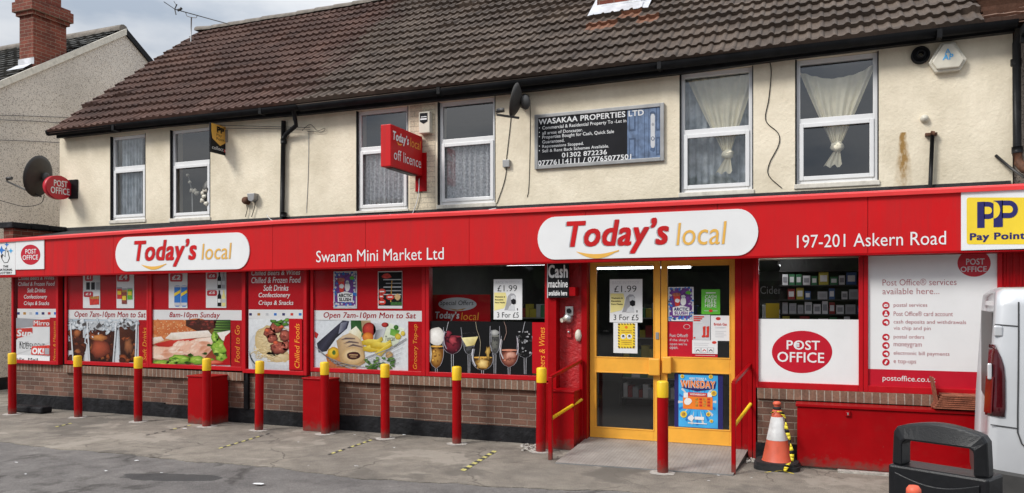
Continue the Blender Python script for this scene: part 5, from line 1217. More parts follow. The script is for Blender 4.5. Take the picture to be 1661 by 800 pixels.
for a, b, t, c in ((1020, 1031, 181, 213), (1020, 1031, 224, 256), (1064, 1071.5, 172, 212), (1064, 1071.5, 222, 252)):
    s.rect(a, b, t, c, DOORD, 2); s.rect(a + 2, b - 2.4, t + 3, c - 3, DOORB, 3)
for a in (1034.5, 1045, 1052): s.rect(a, a + .9, 170.5, 257, DOORD, 2)
s.poly([(1055.5, 189), (1057, 185), (1061, 185), (1062.5, 189), (1062.5, 236), (1061, 240), (1057, 240), (1055.5, 236)], LGREY, 4); s.ell(1059, 202, 2.2, 2.6, GREYT, 5, 12); s.ell(1059, 225, 3, 3.4, DOORD, 5, 14); s.ell(1059, 225, 1.9, 2.3, LGREY, 6, 14)
s.blobp(1059, 184, 4.5, 3, DOORD, 3, 10, .3); s.blobp(1059, 242, 4.5, 3.6, DOORD, 3, 10, .3); obj('door_picture', s, wb)

# ------------------------------------------------------------------ projecting signs
def proj(x, pxo, pxi, pym_t, pym_b):            # outer and inner columns of a sign standing out from the wall at x
    yo, yi_ = depth_of(pxo, x), depth_of(pxi, x); pm = (pxo + pxi) / 2; ym = depth_of(pm, x)
    t = (ym + D) / (CS * F + SN * (pm - CX)); return yo, yi_, H - (pym_b - CY) * t, H - (pym_t - CY) * t
# red light box
xs0 = X(689, YU) - .02
yo, yi_, z0, z1 = proj(xs0, 634, 688, 212, 278)
yi_ = min(yi_, YU - .03)
mb = MB(); mb.box(xs0 - .16, xs0, yo, yi_, z0, z1, REDV)
sg = obj('projecting_sign', mb, None, 'thick red lightbox sign projecting between two middle windows', 'sign', bevel=.01)
mb = MB(); mb.box(xs0 - .10, xs0 - .03, yi_ + .002, YU - .001, z0 - .18, z1 - .12, RED); mb.box(xs0 - .12, xs0 + .06, YU - .03, YU - .009, z0 - .22, z0 + .34, RED); obj('bracket', mb, sg)
mb = MB(); mb.box(xs0 - .13, xs0 - .03, yo + .1, yi_ - .1, z0 - .012, z0 - .002, DGREY); obj('underside_panel', mb, sg)
def side_sheet(x, yo, yi_, z0, z1):
    return Sheet(lambda a, b: Vector((x, yo + (yi_ - yo) * a, z1 - (z1 - z0) * b)), (1, 0, 0))
s = side_sheet(xs0 + .002, yo, yi_, z0, z1)
s.text('Today\u2019s', .05, .54, .14, .42, WHITE, 2, .14, .03); s.text('local', .58, .93, .14, .37, ORTXT, 2, .12, .004); s.poly([(.16, .36), (.25, .41), (.34, .38), (.3, .43), (.22, .44)], ORTXT, 2)
s.text('off licence', .08, .94, .56, .82, WHITE, 2, 0, .008); obj('lettering', s, sg)
# collect sign
xs1 = X(369, YU) - .04
yo, yi_, z0, z1 = proj(xs1, 341.5, 368.5, 203, 249.5)
mb = MB(); mb.box(xs1 - .03, xs1, yo, yi_, z0, z1, SOOT); sg = obj('projecting_sign', mb, None, 'small black and yellow hanging sign beside second upper window', 'sign', bevel=.004)
mb = MB(); mb.box(xs1 - .025, xs1 - .005, yi_ + .001, YU - .001, z1 - .14, z1 - .11, DGREY); mb.box(xs1 - .04, xs1 + .05, YU - .012, YU - .001, z1 - .25, z1 - .05, GALV); obj('bracket', mb, sg)
s = side_sheet(xs1 + .002, yo, yi_, z0, z1); s.poly([(.04, .0), (1, .0), (1, .52), (.56, .72), (.10, .52), (.04, .28)], AMBER, 1)
s.text('P', .36, .58, .06, .28, SOOT, 2, 0, .06); s.text('P', .58, .80, .08, .28, SOOT, 2, 0, .06); s.text('Pay', .34, .66, .31, .43, SOOT, 2, 0, .01); s.text('Point', .34, .82, .44, .54, SOOT, 2, 0, .01)
s.text('collect', .08, .76, .76, .89, WHITE, 2, 0, .01); s.rect(.80, .98, .80, .90, TOMATO, 1); s.text('+', .83, .95, .81, .89, WHITE, 2, 0, .02); obj('lettering', s, sg)
# oval
xs2 = X(121, YU) - .05
yo, yi_, z0, z1 = proj(xs2, 75, 117.5, 285, 323.5)
yc, zc, ry, rz_ = (yo + yi_) / 2, (z0 + z1) / 2, (yi_ - yo) / 2, (z1 - z0) / 2
mb = MB(); mb.prism([(yc + ry * math.cos(R(k * 9)), zc + rz_ * math.sin(R(k * 9))) for k in range(40)], 'x', xs2 - .09, xs2, PORED, True)
sg = obj('projecting_sign', mb, None, 'red oval projecting sign beside the satellite dish on left corner', 'sign')
mb = MB(); mb.box(xs2 - .06, xs2 - .02, yi_ - .02, YU - .02, zc - .03, zc + .03, DGREY); mb.box(xs2 - .07, xs2 + .14, YU - .03, YU - .001, zc - .17, zc + .17, BLACK); obj('bracket', mb, sg)
s = side_sheet(xs2 + .002, yo, yi_, z0, z1); s.text('POST', .28, .80, .20, .46, WHITE, 2, 0, .014); s.text('OFFICE', .16, .88, .50, .78, WHITE, 2, 0, .014); obj('lettering', s, sg)
# cash machine sign
yc_ = -.06
cb = board('cash_sign', 888, 922, 427, 483, yc_, .03, SOOT, 'black hanging cash machine sign beside the entrance', 'sign', bevel=.003)
s = wall_sheet(yc_ - .001); s.rect(887.6, 888.8, 427, 483.5, LGREY, 1); s.text('Cash', 889.5, 921, 429.5, 451, WHITE, 2, 0, .03); s.text('machine', 889.5, 921, 454, 466.5, WHITE, 2, 0, .02); s.text('available here', 890, 920, 471.5, 479.5, WHITE, 2, 0, .03); obj('lettering', s, cb)
mb = MB(); mb.box(X(922.5, yc_), X(935, 0), yc_ + .01, .11, Z(926, 480, 0), Z(926, 466, 0), RED); obj('bracket', mb, cb)

# ------------------------------------------------------------------ alarm boxes and small wall fittings
ya_ = YU - .10
a = board('alarm_box', 679, 697, 181, 216, ya_, .098, CREAMP, 'cream alarm box with black shield badge above red lightbox', 'alarm box', bevel=.012)
s = wall_sheet(ya_ - .001); s.poly([(681, 184), (693.5, 183), (693.5, 197), (687, 201), (681, 197.5)], SOOT, 2); s.rect(683, 692, 189, 190.3, WHITE, 3); s.rect(682, 692.5, 192, 194.5, WHITE, 3); obj('badge', s, a)
c = at(1538, 90, ya_); 
def tri(r, k=.35):
    pts = []
    for i in range(3):
        t = R(90 + 120 * i)
        for d in (-k, k): pts.append((c.x + r * math.cos(t + d), c.z - .02 + r * math.sin(t + d)))
    return pts
mb = MB(); mb.prism(tri(.195), 'y', ya_ + .03, YU - .002, CREAMP); mb.prism(tri(.165, .3), 'y', ya_, ya_ + .03, CREAMP)
a = obj('alarm_box', mb, None, 'triangular cream alarm box with blue letters at upper right', 'alarm box', bevel=.012)
s = wall_sheet(ya_ - .001); s.text('A', 1532.5, 1542.5, 79, 88, LBLUE, 2, 0, .0); s.text('AP', 1529, 1546.5, 88, 97, LBLUE, 2, .1, .02); obj('badge', s, a)
c = at(1493, 90, YU - .02); mb = MB(); mb.lathe([(.098, 0), (.098, .05), (.082, .055), (.075, .02), (.045, .02), (.045, .09), (.03, .09), (.03, .0)], (c.x, YU, c.z), BLACK, 28, (0, -1, 0)); obj('vent', mb, None, 'round black flue vent beside triangular alarm box', 'vent')
c = at(1499, 193, YU); mb = MB(); mb.lathe([(.045, 0), (.045, .03), (.03, .055), (0, .062)], (c.x, YU, c.z), CREAMP, 16, (0, -1, 0)); obj('dome_sensor', mb, None, 'small white dome fixed to wall above black stub pipe', 'sensor')
t0, b0 = at(1512.5, 218, YU - .06), at(1508.5, 303, YU - .06)
mb = MB(); mb.tube([(t0.x, YU - .06, t0.z), (b0.x, YU - .06, 3.03)], .022, BLACK, 10); o = obj('stub_pipe', mb, None, 'short black pipe with rusty cap standing on cream wall', 'pipe')
mb = MB(); mb.tube([(t0.x - .02, YU - .06, t0.z + .012), (t0.x + .02, YU - .06, t0.z + .005)], .03, BROWNM, 8); mb.box(t0.x - .07, t0.x + .05, YU - .06, YU - .001, t0.z - .01, t0.z + .02, BROWNM); obj('rusty_cap', mb, o)
mb = MB(); a = at(1615, 252, YU - .01); b = at(1661, 288, YU - .12); mb.tube([a, a.lerp(b, .5) + Vector((0, 0, -.01)), b], .016, DGREY, 8); obj('wall_rod', mb, None, 'thin dark rod slanting towards the right downpipe', 'rod')
def cable(pts, Y, label, r=.005, m=BLACK, group='cables on the front wall'):
    P = [at(a, b, Y) for a, b in pts]; out = []
    for i in range(len(P) - 1):           # Catmull-Rom through the measured points
        p0, p1, p2_, p3 = P[max(i - 1, 0)], P[i], P[i + 1], P[min(i + 2, len(P) - 1)]
        for k in range(6):
            t = k / 6; out.append(.5 * ((2 * p1) + (p2_ - p0) * t + (2 * p0 - 5 * p1 + 4 * p2_ - p3) * t * t + (3 * p1 - p0 - 3 * p2_ + p3) * t ** 3))
    out.append(P[-1]); mb = MB(); mb.tube(out, r, m, 6); return obj('cable', mb, None, label, 'cable', group)
cable([(1246, 92), (1251, 115), (1247, 160), (1242, 195), (1262, 216), (1263, 235), (1248, 265), (1247, 285), (1268, 305)], YU - .008, 'black cable wriggling down wall between two right hand windows')
cable([(832, 145), (829, 190), (821, 262)], YU - .008, 'thin cable from small dish down to grey junction box')
cable([(822, 270), (818, 295), (806, 330)], YU - .008, 'cable running from grey junction box towards window sill')
cable([(860, 165), (860, 220), (858, 300), (855, 320)], YU - .006, 'straight thin cable left of the black letting board', .004)
cable([(680, 290), (678, 320), (668, 348), (655, 352)], YU - .03, 'white cable dangling under the red lightbox', .007, UPVC)
cable([(805, 338), (770, 345), (750, 349)], YU - .03, 'white cable lying along felt under fourth upper window', .006, UPVC)
cable([(432, 348), (440, 357), (452, 359)], YU - .03, 'short white cable above the fascia beside left downpipe', .006, UPVC)
cable([(400, 333), (401, 340), (398, 352)], YU - .03, 'short black cable under the round rusty fitting', .006)
cable([(414, 324), (413, 336), (408, 352)], YU - .03, 'short black cable under the grey square fitting', .006)
cable([(501, 212), (500, 280), (497, 345)], YU - .006, 'faint grey cable down wall right of the left downpipe', .004, GALV)
cable([(340, 203), (400, 204.5), (455, 206), (503, 207)], YU - .05, 'upper overhead wire reaching wall hook near left downpipe', .004, BLACK, 'overhead wires')
cable([(340, 208), (400, 208.5), (455, 209), (503, 210)], YU - .05, 'lower overhead wire reaching wall hook near left downpipe', .004, BLACK, 'overhead wires')
cable([(490, 212), (503, 202), (515, 212), (527, 208), (522, 214), (498, 213)], YU - .03, 'tangled wire loop on wall hook beside left downpipe', .004)
for (a, b, m, lab, sq) in ((402, 326, BROWNM, 'round rusty wall fitting above the fascia', 0), (413.5, 321, GALV, 'grey square wall fitting above the fascia', 1)):
    c = at(a, b, YU); mb = MB()
    if sq: mb.prism([(c.x - .075, c.z + .06), (c.x + .075, c.z + .06), (c.x + .06, c.z - .04), (c.x + .02, c.z - .075), (c.x - .05, c.z - .05)], 'y', YU - .10, YU - .001, m)
    else: mb.lathe([(.062, 0), (.062, .05), (.05, .09), (.03, .10), (0, .10)], (c.x, YU, c.z), m, 18, (0, -1, 0))
    o = obj('floodlight', mb, None, lab, 'wall fitting', 'wall fittings', bevel=.004)
board('junction_box', 815, 826, 259, 271, YU - .05, .048, GALV, 'small grey junction box on wall left of letting board', 'junction box', bevel=.006)
# fittings on the red pier
yb = .12
c = at(925, 505, yb); mb = MB(); mb.box(c.x - .052, c.x + .052, yb - .05, yb - .001, c.z - .055, c.z + .06, SILVER); o = obj('wall_socket', mb, None, 'grey wall socket with plug on red pier by door', 'socket', bevel=.008)
mb = MB(); mb.lathe([(.03, 0), (.03, .012), (.024, .014)], (c.x, yb - .051, c.z + .005), SOOT, 16, (0, -1, 0)); mb.add([(c.x - .024, yb - .0645, c.z - .02), (c.x + .024, yb - .0645, c.z - .02), (c.x + .024, yb - .0645, c.z + .028), (c.x - .024, yb - .0645, c.z + .028)], [(0, 1, 2, 3)], SOOT); obj('lens', mb, o)
c2 = at(922, 517, yb); mb = MB(); mb.lathe([(.062, 0), (.062, .03), (.05, .06), (.02, .075), (0, .075)], (c2.x, yb, c2.z), SILVER, 20, (0, -1, .25)); mb.tube([(c2.x - .01, yb - .05, c2.z), (c2.x - .05, yb - .12, c2.z - .02)], .028, CREAMP, 10); obj('outdoor_plug', mb, None, 'round silver plug below the grey wall socket', 'plug')
c3 = at(924, 541, yb); mb = MB(); mb.box(c3.x - .03, c3.x + .03, yb - .03, yb - .001, c3.z - .05, c3.z + .06, REDR); mb.lathe([(.014, 0), (.014, .02), (0, .02)], (c3.x, yb - .03, c3.z + .02), SILVER, 10, (0, -1, 0)); obj('key_switch', mb, None, 'small red switch box below the silver plug', 'switch', bevel=.005)
c4 = at(939, 544, yb); mb = MB(); mb.blob((c4.x, yb - .02, c4.z), (.045, .045, .075), CREAMP, 12, .06); obj('filler_patch', mb, None, 'pale lump of filler on red pier beside door', 'lump')

# ------------------------------------------------------------------ satellite dishes, aerial
def dish(name, c, nrm, rx, rz_, label, m, arm, wallpt):
    n_ = Vector(nrm).normalized(); q = n_.to_track_quat('Z', 'Y').to_matrix()
    root = thing(name, label, 'satellite dish', c)
    mb = MB(); vs = []; fs = []; nr, na = 6, 28
    for i in range(nr + 1):
        r = i / nr
        for k in range(na):
            t = 2 * math.pi * k / na; vs.append(Vector(c) + q @ Vector((rx * r * math.cos(t), rz_ * r * math.sin(t), .09 * r * r - .09)))
    for i in range(nr):
        for k in range(na): j = (k + 1) % na; fs.append((i * na + k, i * na + j, (i + 1) * na + j, (i + 1) * na + k))
    mb.add(vs, fs, m, True)
    d = obj('reflector', mb, root); sm = d.modifiers.new('Solid', 'SOLIDIFY'); sm.thickness = .012
    mb = MB(); back = Vector(c) - n_ * .10; mb.blob(back - n_ * .05, (.07, .07, .10), DGREY, 10); mb.tube([back, wallpt], .022, DGREY, 8); obj('bracket', mb, root)
    mb = MB(); mb.tube([Vector(c) - n_ * .06 + Vector((0, 0, -rz_ * .95)), Vector(arm) + Vector((0, 0, -.05)), Vector(arm)], .016, DGREY, 8); mb.tube([Vector(arm) + Vector((0, 0, .0)), Vector(arm) - n_ * .10 + Vector((0, 0, .03))], .03, DGREY, 10); obj('receiver_arm', mb, root)
    return root
yd = .72; c = at(62, 286, yd); nd = Vector((-.93, -.28, .20)).normalized(); arm = c + nd * .62 + Vector((0, 0, -.16))
DISHM = M('dark dish', (.040, .036, .032), .6, var=.2, srgb=False)
dish('satellite_dish', c, nd, .37, .38, 'large dark satellite dish on far left corner of cream wall', DISHM, arm, (XL + .06, YU + .02, c.z - .22))
cable([(72, 316), (66, 330), (40, 335), (10, 328), (-10, 322)], yd, 'drooping black cable under the large satellite dish', .006)
c = at(835, 163, .45); arm = at(806, 180, .28)
dish('satellite_dish', c, (-.95, -.16, .22), .22, .235, 'small dark satellite dish seen edge on above letting board', DISHM, arm, at(852, 165, YU))
c = at(850, 163, YU - .06); mb = MB(); mb.box(c.x - .06, c.x + .06, YU - .14, YU - .001, c.z - .09, c.z + .07, BLACK); obj('dish_mount', mb, None, 'black mounting box on wall behind small dish', 'bracket', bevel=.01)
# aerial
xa_ = -12.40; yA = depth_of(310, xa_); pt = lambda px, py: (lambda t: Vector((xa_ if False else (-SN * F + CS * (px - CX)) * t, (CS * F + SN * (px - CX)) * t - D, H - (py - CY) * t)))((yA + D) / (CS * F + SN * (310 - CX)))
mb = MB(); mb.tube([pt(309.5, 68), pt(310.5, 28)], .014, GALV, 8)
ae = obj('tv_aerial', mb, None, 'thin television aerial on roof ridge at left gable', 'aerial')
mb = MB(); mb.tube([pt(283, 15), pt(368.5, 38.5)], .010, DGREY, 6)
for k in range(17):
    a, b = 298 + k * 4.2, 19.2 + k * 1.155; p = pt(a, b); mb.tube([p + Vector((-.02, -.12, -.01)), p + Vector((.02, .12, .01))], .005, DGREY, 5)
obj('boom', mb, ae)
mb = MB(); mb.tube([pt(301, 20), pt(303, 26), pt(310, 28.5), pt(318, 29), pt(320, 25.5)], .008, GALV, 6); obj('clamp', mb, ae)
mb = MB(); p = pt(283.5, 15); mb.tube([pt(287, 7), p, pt(285.5, 24)], .012, DGREY, 6); mb.tube([pt(282, 2), pt(286, 9)], .006, DGREY, 5); mb.tube([p, p + Vector((-.1, -.2, .1))], .008, DGREY, 5); mb.tube([pt(288, 17), pt(292, 15.5), pt(295, 13)], .03, DGREY, 6); obj('rear_reflector', mb, ae)

# ------------------------------------------------------------------ curtains and ornaments upstairs
def folds(x0, x1, z0, z1, y, n, amp, m, wave=1.0, seed=1, name='net_curtain', label='', group=None, cat='curtain', gather=None):
    rq = random.Random(seed); mb = MB(); nx = n * 8; nz = 10; ph = [rq.uniform(0, 6) for _ in range(4)]
    vs = []
    for j in range(nz + 1):
        v = j / nz; z = z0 + (z1 - z0) * v
        for i in range(nx + 1):
            u = i / nx
            yy = y + amp * math.sin(2 * math.pi * n * u + .5 * math.sin(3 * v + ph[0]) + ph[1]) + .4 * amp * math.sin(2 * math.pi * n * 2.3 * u + ph[2] + v)
            uu = u if gather is None else gather(u, v)
            vs.append((x0 + (x1 - x0) * uu, yy, z))
    w_ = nx + 1; mb.add(vs, [(j * w_ + i, j * w_ + i + 1, (j + 1) * w_ + i + 1, (j + 1) * w_ + i) for j in range(nz) for i in range(nx)], m, True)
    return obj(name, mb, None, label, cat, group)
yk = YU + .135
h = holes
folds(h[0][0] + .12, h[0][0] + .62, h[0][2] + .05, h[0][3], yk, 7, .02, SHEER, seed=2, label='pale sheer curtain hanging in leftmost upper window')
folds(h[2][0], h[2][1], h[2][2] + .02, h[2][3] - .56, yk, 11, .022, NET, seed=3, label='lace net curtain across window behind red lightbox')
folds(h[3][0], h[3][1], h[3][2] + .02, h[3][3] - .54, yk, 10, .022, NET, seed=5, label='lace net curtain across window right of red lightbox')
folds(h[4][0], h[4][1], h[4][2], h[4][3], yk + .09, 9, .02, SHEER, seed=6, label='pale blue sheer curtain filling wide window right of letting board')
def drape(x0, x1, ztop, zk, y, sag, label, name='tied_curtain', kx=.5):
    root = thing(name, label, 'curtain', ((x0 + x1) / 2, y, zk - .25)); mb = MB(); nx, nz = 72, 14; vs = []
    xc = x0 + (x1 - x0) * kx
    for j in range(nz + 1):
        v = j / nz
        for i in range(nx + 1):
            u = i / nx; wd = 1 - .86 * v ** 1.05
            x = xc + (x0 + (x1 - x0) * u - xc) * wd; zt = ztop - sag * (1 - (2 * u - 1) ** 2)
            edge = abs(2 * u - 1) ** 3
            vs.append((x, y + .024 * math.sin(u * 46 + v * 2) * (.45 + edge) + .012 * math.sin(u * 17 + 1) - .03 * v, zt + (zk - zt) * v))
    w_ = nx + 1; mb.add(vs, [(j * w_ + i, j * w_ + i + 1, (j + 1) * w_ + i + 1, (j + 1) * w_ + i) for j in range(nz) for i in range(nx)], DRAPE, True); obj('cloth', mb, root)
    mb = MB(); mb.blob((xc, y - .03, zk - .045), (.078, .05, .062), DRAPE, 14, .16); mb.blob((xc + .02, y - .05, zk - .03), (.05, .03, .03), DRAPE, 10, .2); obj('knot', mb, root)
    mb = MB(); vs = []
    for j in range(5):
        for i in range(9):
            u = i / 8 - .5; vs.append((xc + u * (.07 + .035 * j) - .012 * j, y - .03 + .02 * math.sin(i * 2.2), zk - .10 - .045 * j + .02 * math.sin(i * 1.7) * (j == 4)))
    mb.add(vs, [(j * 9 + i, j * 9 + i + 1, (j + 1) * 9 + i + 1, (j + 1) * 9 + i) for j in range(4) for i in range(8)], DRAPE, True); obj('tail', mb, root)
drape(h[5][0] + .04, h[5][1] - .02, h[5][3] - .10, h[5][2] + .53, YU + .145, .13, 'cream curtain knotted in the middle of rightmost upper window')
drape(h[4][0] + .08, h[4][1] + .02, h[4][3] - .06, h[4][2] + .56, YU + .15, .0, 'cream curtain knotted behind wide window right of letting board', kx=.6)
# ornaments in the second window
wx0, wx1, wz0, wz1 = h[1]; fl = thing('flower_ornament', 'white artificial flowers standing in second upper window', 'ornament', (wx0 + .36, yk, wz0 + .1))
mb = MB(); mb.tube([(wx0 + .36, yk, wz0 + .08), (wx0 + .35, yk, wz0 + .5), (wx0 + .26, yk, wz0 + .78)], .012, GALV, 6); obj('stem', mb, fl)
mb = MB()
for dx, dz, r_ in ((.34, .52, .05), (.40, .50, .06), (.46, .46, .05), (.30, .66, .035), (.25, .78, .035)): mb.blob((wx0 + dx, yk, wz0 + dz), (r_, r_ * .6, r_ * .7), CREAMP, 8, .35)
obj('petals', mb, fl)
vz = thing('vase', 'dark patterned vase at right of second upper window', 'vase', (wx1 - .12, yk, wz0 + .08))
mb = MB(); mb.lathe([(.05, 0), (.07, .04), (.05, .16), (.10, .30), (.13, .42), (.09, .52), (.05, .58)], (wx1 - .14, yk, wz0 + .08), DGREY, 16); obj('body', mb, vz)
mb = MB()
for dx, dz in ((-.20, .24), (-.15, .30), (-.11, .18), (-.19, .36), (-.13, .40)): mb.blob((wx1 + dx, yk - .11, wz0 + .08 + dz), (.05, .02, .035), CREAMP, 8, .3)
obj('leaf_pattern', mb, vz)

# ------------------------------------------------------------------ bollards
proto = thing('bollard', '', 'bollard', (0, 0, 0), 'bollards in front of the shop')
mb = MB(); mb.lathe([(.058, -.02), (.058, .80)], (0, 0, 0), RED, 20); mb.lathe([(0.001, .0), (.058, .0)], (0, 0, -.02), RED, 20); obj('post', mb, proto, local=True)
mb = MB(); mb.lathe([(.0605, .80), (.0605, .955), (.054, .968), (.03, .974), (.0005, .975)], (0, 0, 0), YBAND, 20); obj('yellow_band', mb, proto, local=True)
mb = MB(); n = 16; mb.add([(0, 0, .012)] + [((.11 + .05 * random.random()) * math.cos(2 * math.pi * k / n), (.11 + .05 * random.random()) * math.sin(2 * math.pi * k / n), .0035) for k in range(n)], [(0, 1 + k, 1 + (k + 1) % n) for k in range(n)], MORT, True); obj('mortar_collar', mb, proto, local=True)
BL = [(20, 672, 'in front of newspaper panel, leftmost'), (127, 677, 'in front of drink glasses graphic, left one'), (224, 684, 'in front of upright drinks lettering'), (335, 692, 'in front of the left red cabinet'), (420, 698, 'in front of the pasta panel'), (528, 704, 'in front of the right red cabinet'), (625, 711, 'in front of the grocery basket graphic'), (741, 720, 'in front of the wine glasses graphic'), (877, 733, 'beside the left handrail'), (1075, 767, 'standing before the ramp and doors')]
for i, (a, b, t) in enumerate(BL):
    o = proto if i == 0 else dup(proto); o.location = gnd(a, b); o.rotation_euler = (R(random.uniform(-.9, .9)), R(random.uniform(-.9, .9)), i * 1.3); o.scale = (1, 1, (1, .98, .995, 1.005, .99, 1, 1.0, 1, 1.03, .985)[i])
    o['label'] = 'red bollard with yellow top ' + t

# ------------------------------------------------------------------ ramp and handrails
xr0, xr1 = X(955, YD - .05), X(1216, .09) - .0
A, B = gnd(901, 749, .02), gnd(1189, 769, .02); xl = gnd(901, 749, .02).x
rp = thing('ramp', 'chequered metal access ramp leading up to yellow doors', 'ramp', ((A.x + B.x) / 2, (A.y) / 2, 0))
mb = MB(); y0r = YD - .052; zt = ZT - .004
P0, P1 = Vector((A.x - .0, A.y, .014)), Vector((B.x, B.y, .014)); Q0, Q1 = Vector((xr0 - .02, y0r, zt)), Vector((X(1214, .1), y0r, zt))
nx = 2
mb.add([P0, P1, Q1, Q0], [(0, 1, 2, 3)], PLATE)
mb.add([P0 - Vector((0, 0, .013)), P1 - Vector((0, 0, .013)), P1, P0], [(0, 1, 2, 3)], GALV); obj('plate', mb, rp)
mb = MB()
for p, q in ((P0, Q0), (P1, Q1)): mb.add([(p.x, p.y, 0), (q.x, q.y, 0), (q.x, q.y, q.z - .003), (p.x, p.y, p.z - .002)], [(0, 1, 2, 3)], DGREY)
obj('side_plate', mb, rp)
def handrail(fr, bk, zf, zbk, yf, ybk, label):
    root = thing('handrail', label, 'handrail', fr, 'handrails beside the ramp'); r = .02
    mb = MB(); mb.box(fr.x - .022, fr.x + .022, fr.y - .022, fr.y + .022, 0, zf, RED); obj('post', mb, root, bevel=.004)
    mb = MB(); mb.box(bk.x - .022, bk.x + .022, bk.y - .022, bk.y + .022, 0, zbk, RED); obj('post', mb, root, bevel=.004)
    mb = MB(); mb.tube([Vector((fr.x, fr.y, zf)), Vector((bk.x, bk.y, zbk))], .024, RED, 4, True, False); obj('top_rail', mb, root)
    mb = MB(); mb.tube([Vector((fr.x + .01, fr.y + .01, yf)), Vector((bk.x + .005, bk.y, ybk))], .019, YBAND, 10); obj('lower_rail', mb, root, label='yellow lower rail')
    return root
def zat(px, py, p):       # height of the point over ground point p seen at row py
    t = (p.y + D) / (CS * F + SN * (px - CX)); return H - (py - CY) * t
fr = gnd(893, 746); bk = Vector((fr.x - .02, depth_of(943, fr.x - .02), 0)); bk.y = min(bk.y, .06); bk.x = X(943, bk.y)
handrail(fr, bk, zat(893, 612, fr), zat(943, 585, bk), zat(893, 679, fr), zat(943, 648, bk), 'red handrail with yellow lower rail left of ramp')
fr = gnd(1190, 769); bk = Vector((0, .02, 0)); bk.x = X(1217, bk.y)
handrail(fr, bk, zat(1190, 621, fr), zat(1217, 592, bk), zat(1190, 690, fr), zat(1217, 655, bk), 'red handrail with yellow lower rail right of ramp')

# ------------------------------------------------------------------ red metal boxes
def cabinet(pl, pc, pby, ptop, label, Yback=-.03):
    c = gnd(pc, pby); l = X(pl, c.y); zt_ = zat(pc, ptop, c)
    root = thing('metal_cabinet', label, 'cabinet', ((l + c.x) / 2, c.y / 2, 0), 'red metal cabinets along the wall')
    mb = MB(); mb.box(l, c.x, c.y, Yback, 0, zt_ - .02, RED); obj('body', mb, root, bevel=.006)
    mb = MB(); mb.box(l - .012, c.x + .012, c.y - .012, Yback, zt_ - .018, zt_ + .004, RED); obj('lid', mb, root, bevel=.004)
    return root
cabinet(304.5, 343, 690, 611, 'red metal cabinet behind bollard under sandwich graphic')
cabinet(491, 534.5, 702, 615, 'red metal cabinet behind bollard under grocery graphic')
c = gnd(1293, 757); yx = c.y - .05; l = X(1293, yx); r_ = X(1592, yx); zt_ = Z(1440, 662, yx)
ck = thing('storage_chest', 'long red metal storage chest under the services window', 'chest', ((l + r_) / 2, yx / 2, 0))
mb = MB(); mb.box(l, r_, yx, -.06, .02, zt_ - .03, RED); mb.box(l + .02, r_ - .02, yx + .03, -.08, 0, .019, MORT); obj('body', mb, ck, bevel=.006)
mb = MB(); mb.box(l - .015, r_ + .015, yx - .02, -.055, zt_ - .027, zt_ + .006, RED); obj('lid', mb, ck, bevel=.006)
mb = MB(); mb.box(X(1371, yx), X(1379, yx), yx - .026, yx - .001, zt_ - .10, zt_ - .045, RED); mb.box(X(1374, yx), X(1376.5, yx), yx - .03, yx - .0265, zt_ - .09, zt_ - .065, SILVER); obj('lock', mb, ck, bevel=.003)
mb = MB(); mb.box(l + .4, r_ - .2, yx - .10, yx - .02, .0, .022, MORT); obj('timber_offcut', mb, None, 'weathered timber strip on ground before red storage chest', 'timber')
# box beside the door
yb0 = -.19; l, r_ = X(884, -.12) , X(943, .0); zt_ = Z(912, 633, -.1)
dbx = thing('door_side_box', 'low red box between left bollard and ramp', 'box', ((l + r_) / 2, -.1, 0))
mb = MB(); mb.box(l + .06, r_ - .02, -.24, .118, 0, zt_ - .012, RED); obj('body', mb, dbx, bevel=.006)
mb = MB(); mb.box(l + .05, r_ - .012, -.25, .118, zt_ - .010, zt_ + .012, RED); obj('lid', mb, dbx, bevel=.004)
mb = MB(); a, b = X(871, -.30), X(889, -.30); mb.box(a, b, -.28, -.20, 0, .80, RED); obj('red_post', mb, None, 'square red post behind bollard beside left handrail', 'post', bevel=.005)

# stacked roof tiles on the chest
zc_ = Z(1440, 662, yx) + .008
for k in range(7):
    mb = MB(); px = 1511 + k * 1.5; x0t = X(1512, -.2) + k * .008; n_ = 8
    vs = []; L_ = .40; tl = R(12)
    for zi in (0, .014):
        for e in (0, 1):
            for i in range(n_ + 1):
                u = i / n_; vs.append((x0t + e * L_ + .004 * k, -.31 + .24 * u - .004 * k, zc_ + .002 + k * .021 + .010 * math.sin(u * math.pi * 2 + .4) + .010 + zi))
    w_ = n_ + 1; q = 2 * w_
    fs = [(i, i + 1, w_ + i + 1, w_ + i) for i in range(n_)] + [(q + i, q + w_ + i, q + w_ + i + 1, q + i + 1) for i in range(n_)]
    fs += [(i, q + i, q + i + 1, i + 1) for i in range(n_)] + [(w_ + i, w_ + i + 1, q + w_ + i + 1, q + w_ + i) for i in range(n_)]
    fs += [(0, w_, q + w_, q), (n_, q + n_, q + w_ + n_, w_ + n_)]
    mb.add(vs, fs, CLAY); obj('roof_tile', mb, None, 'terracotta roof tile lying in the stack on red chest', 'roof tile', 'roof tiles stacked on the chest')
mb = MB(); vs = []
for e in (0, .016):
    for i in range(9):
        u = i / 8
        for v in (0, 1): vs.append((x0t - .06 + e + .03 * v * 0 + .05 * (1 - v), -.30 + .23 * u, zc_ + .02 + .30 * v + .008 * math.sin(u * 6.3)))
fs = []
for i in range(8): a = 2 * i; fs += [(a, a + 2, a + 3, a + 1), (18 + a, 18 + a + 1, 18 + a + 3, 18 + a + 2), (a, 18 + a, 18 + a + 2, a + 2), (a + 1, a + 3, 18 + a + 3, 18 + a + 1)]
fs += [(0, 1, 19, 18), (16, 34, 35, 17)]
mb.add(vs, fs, CLAY); obj('roof_tile', mb, None, 'terracotta roof tile standing upright against the tile stack', 'roof tile', 'roof tiles stacked on the chest')

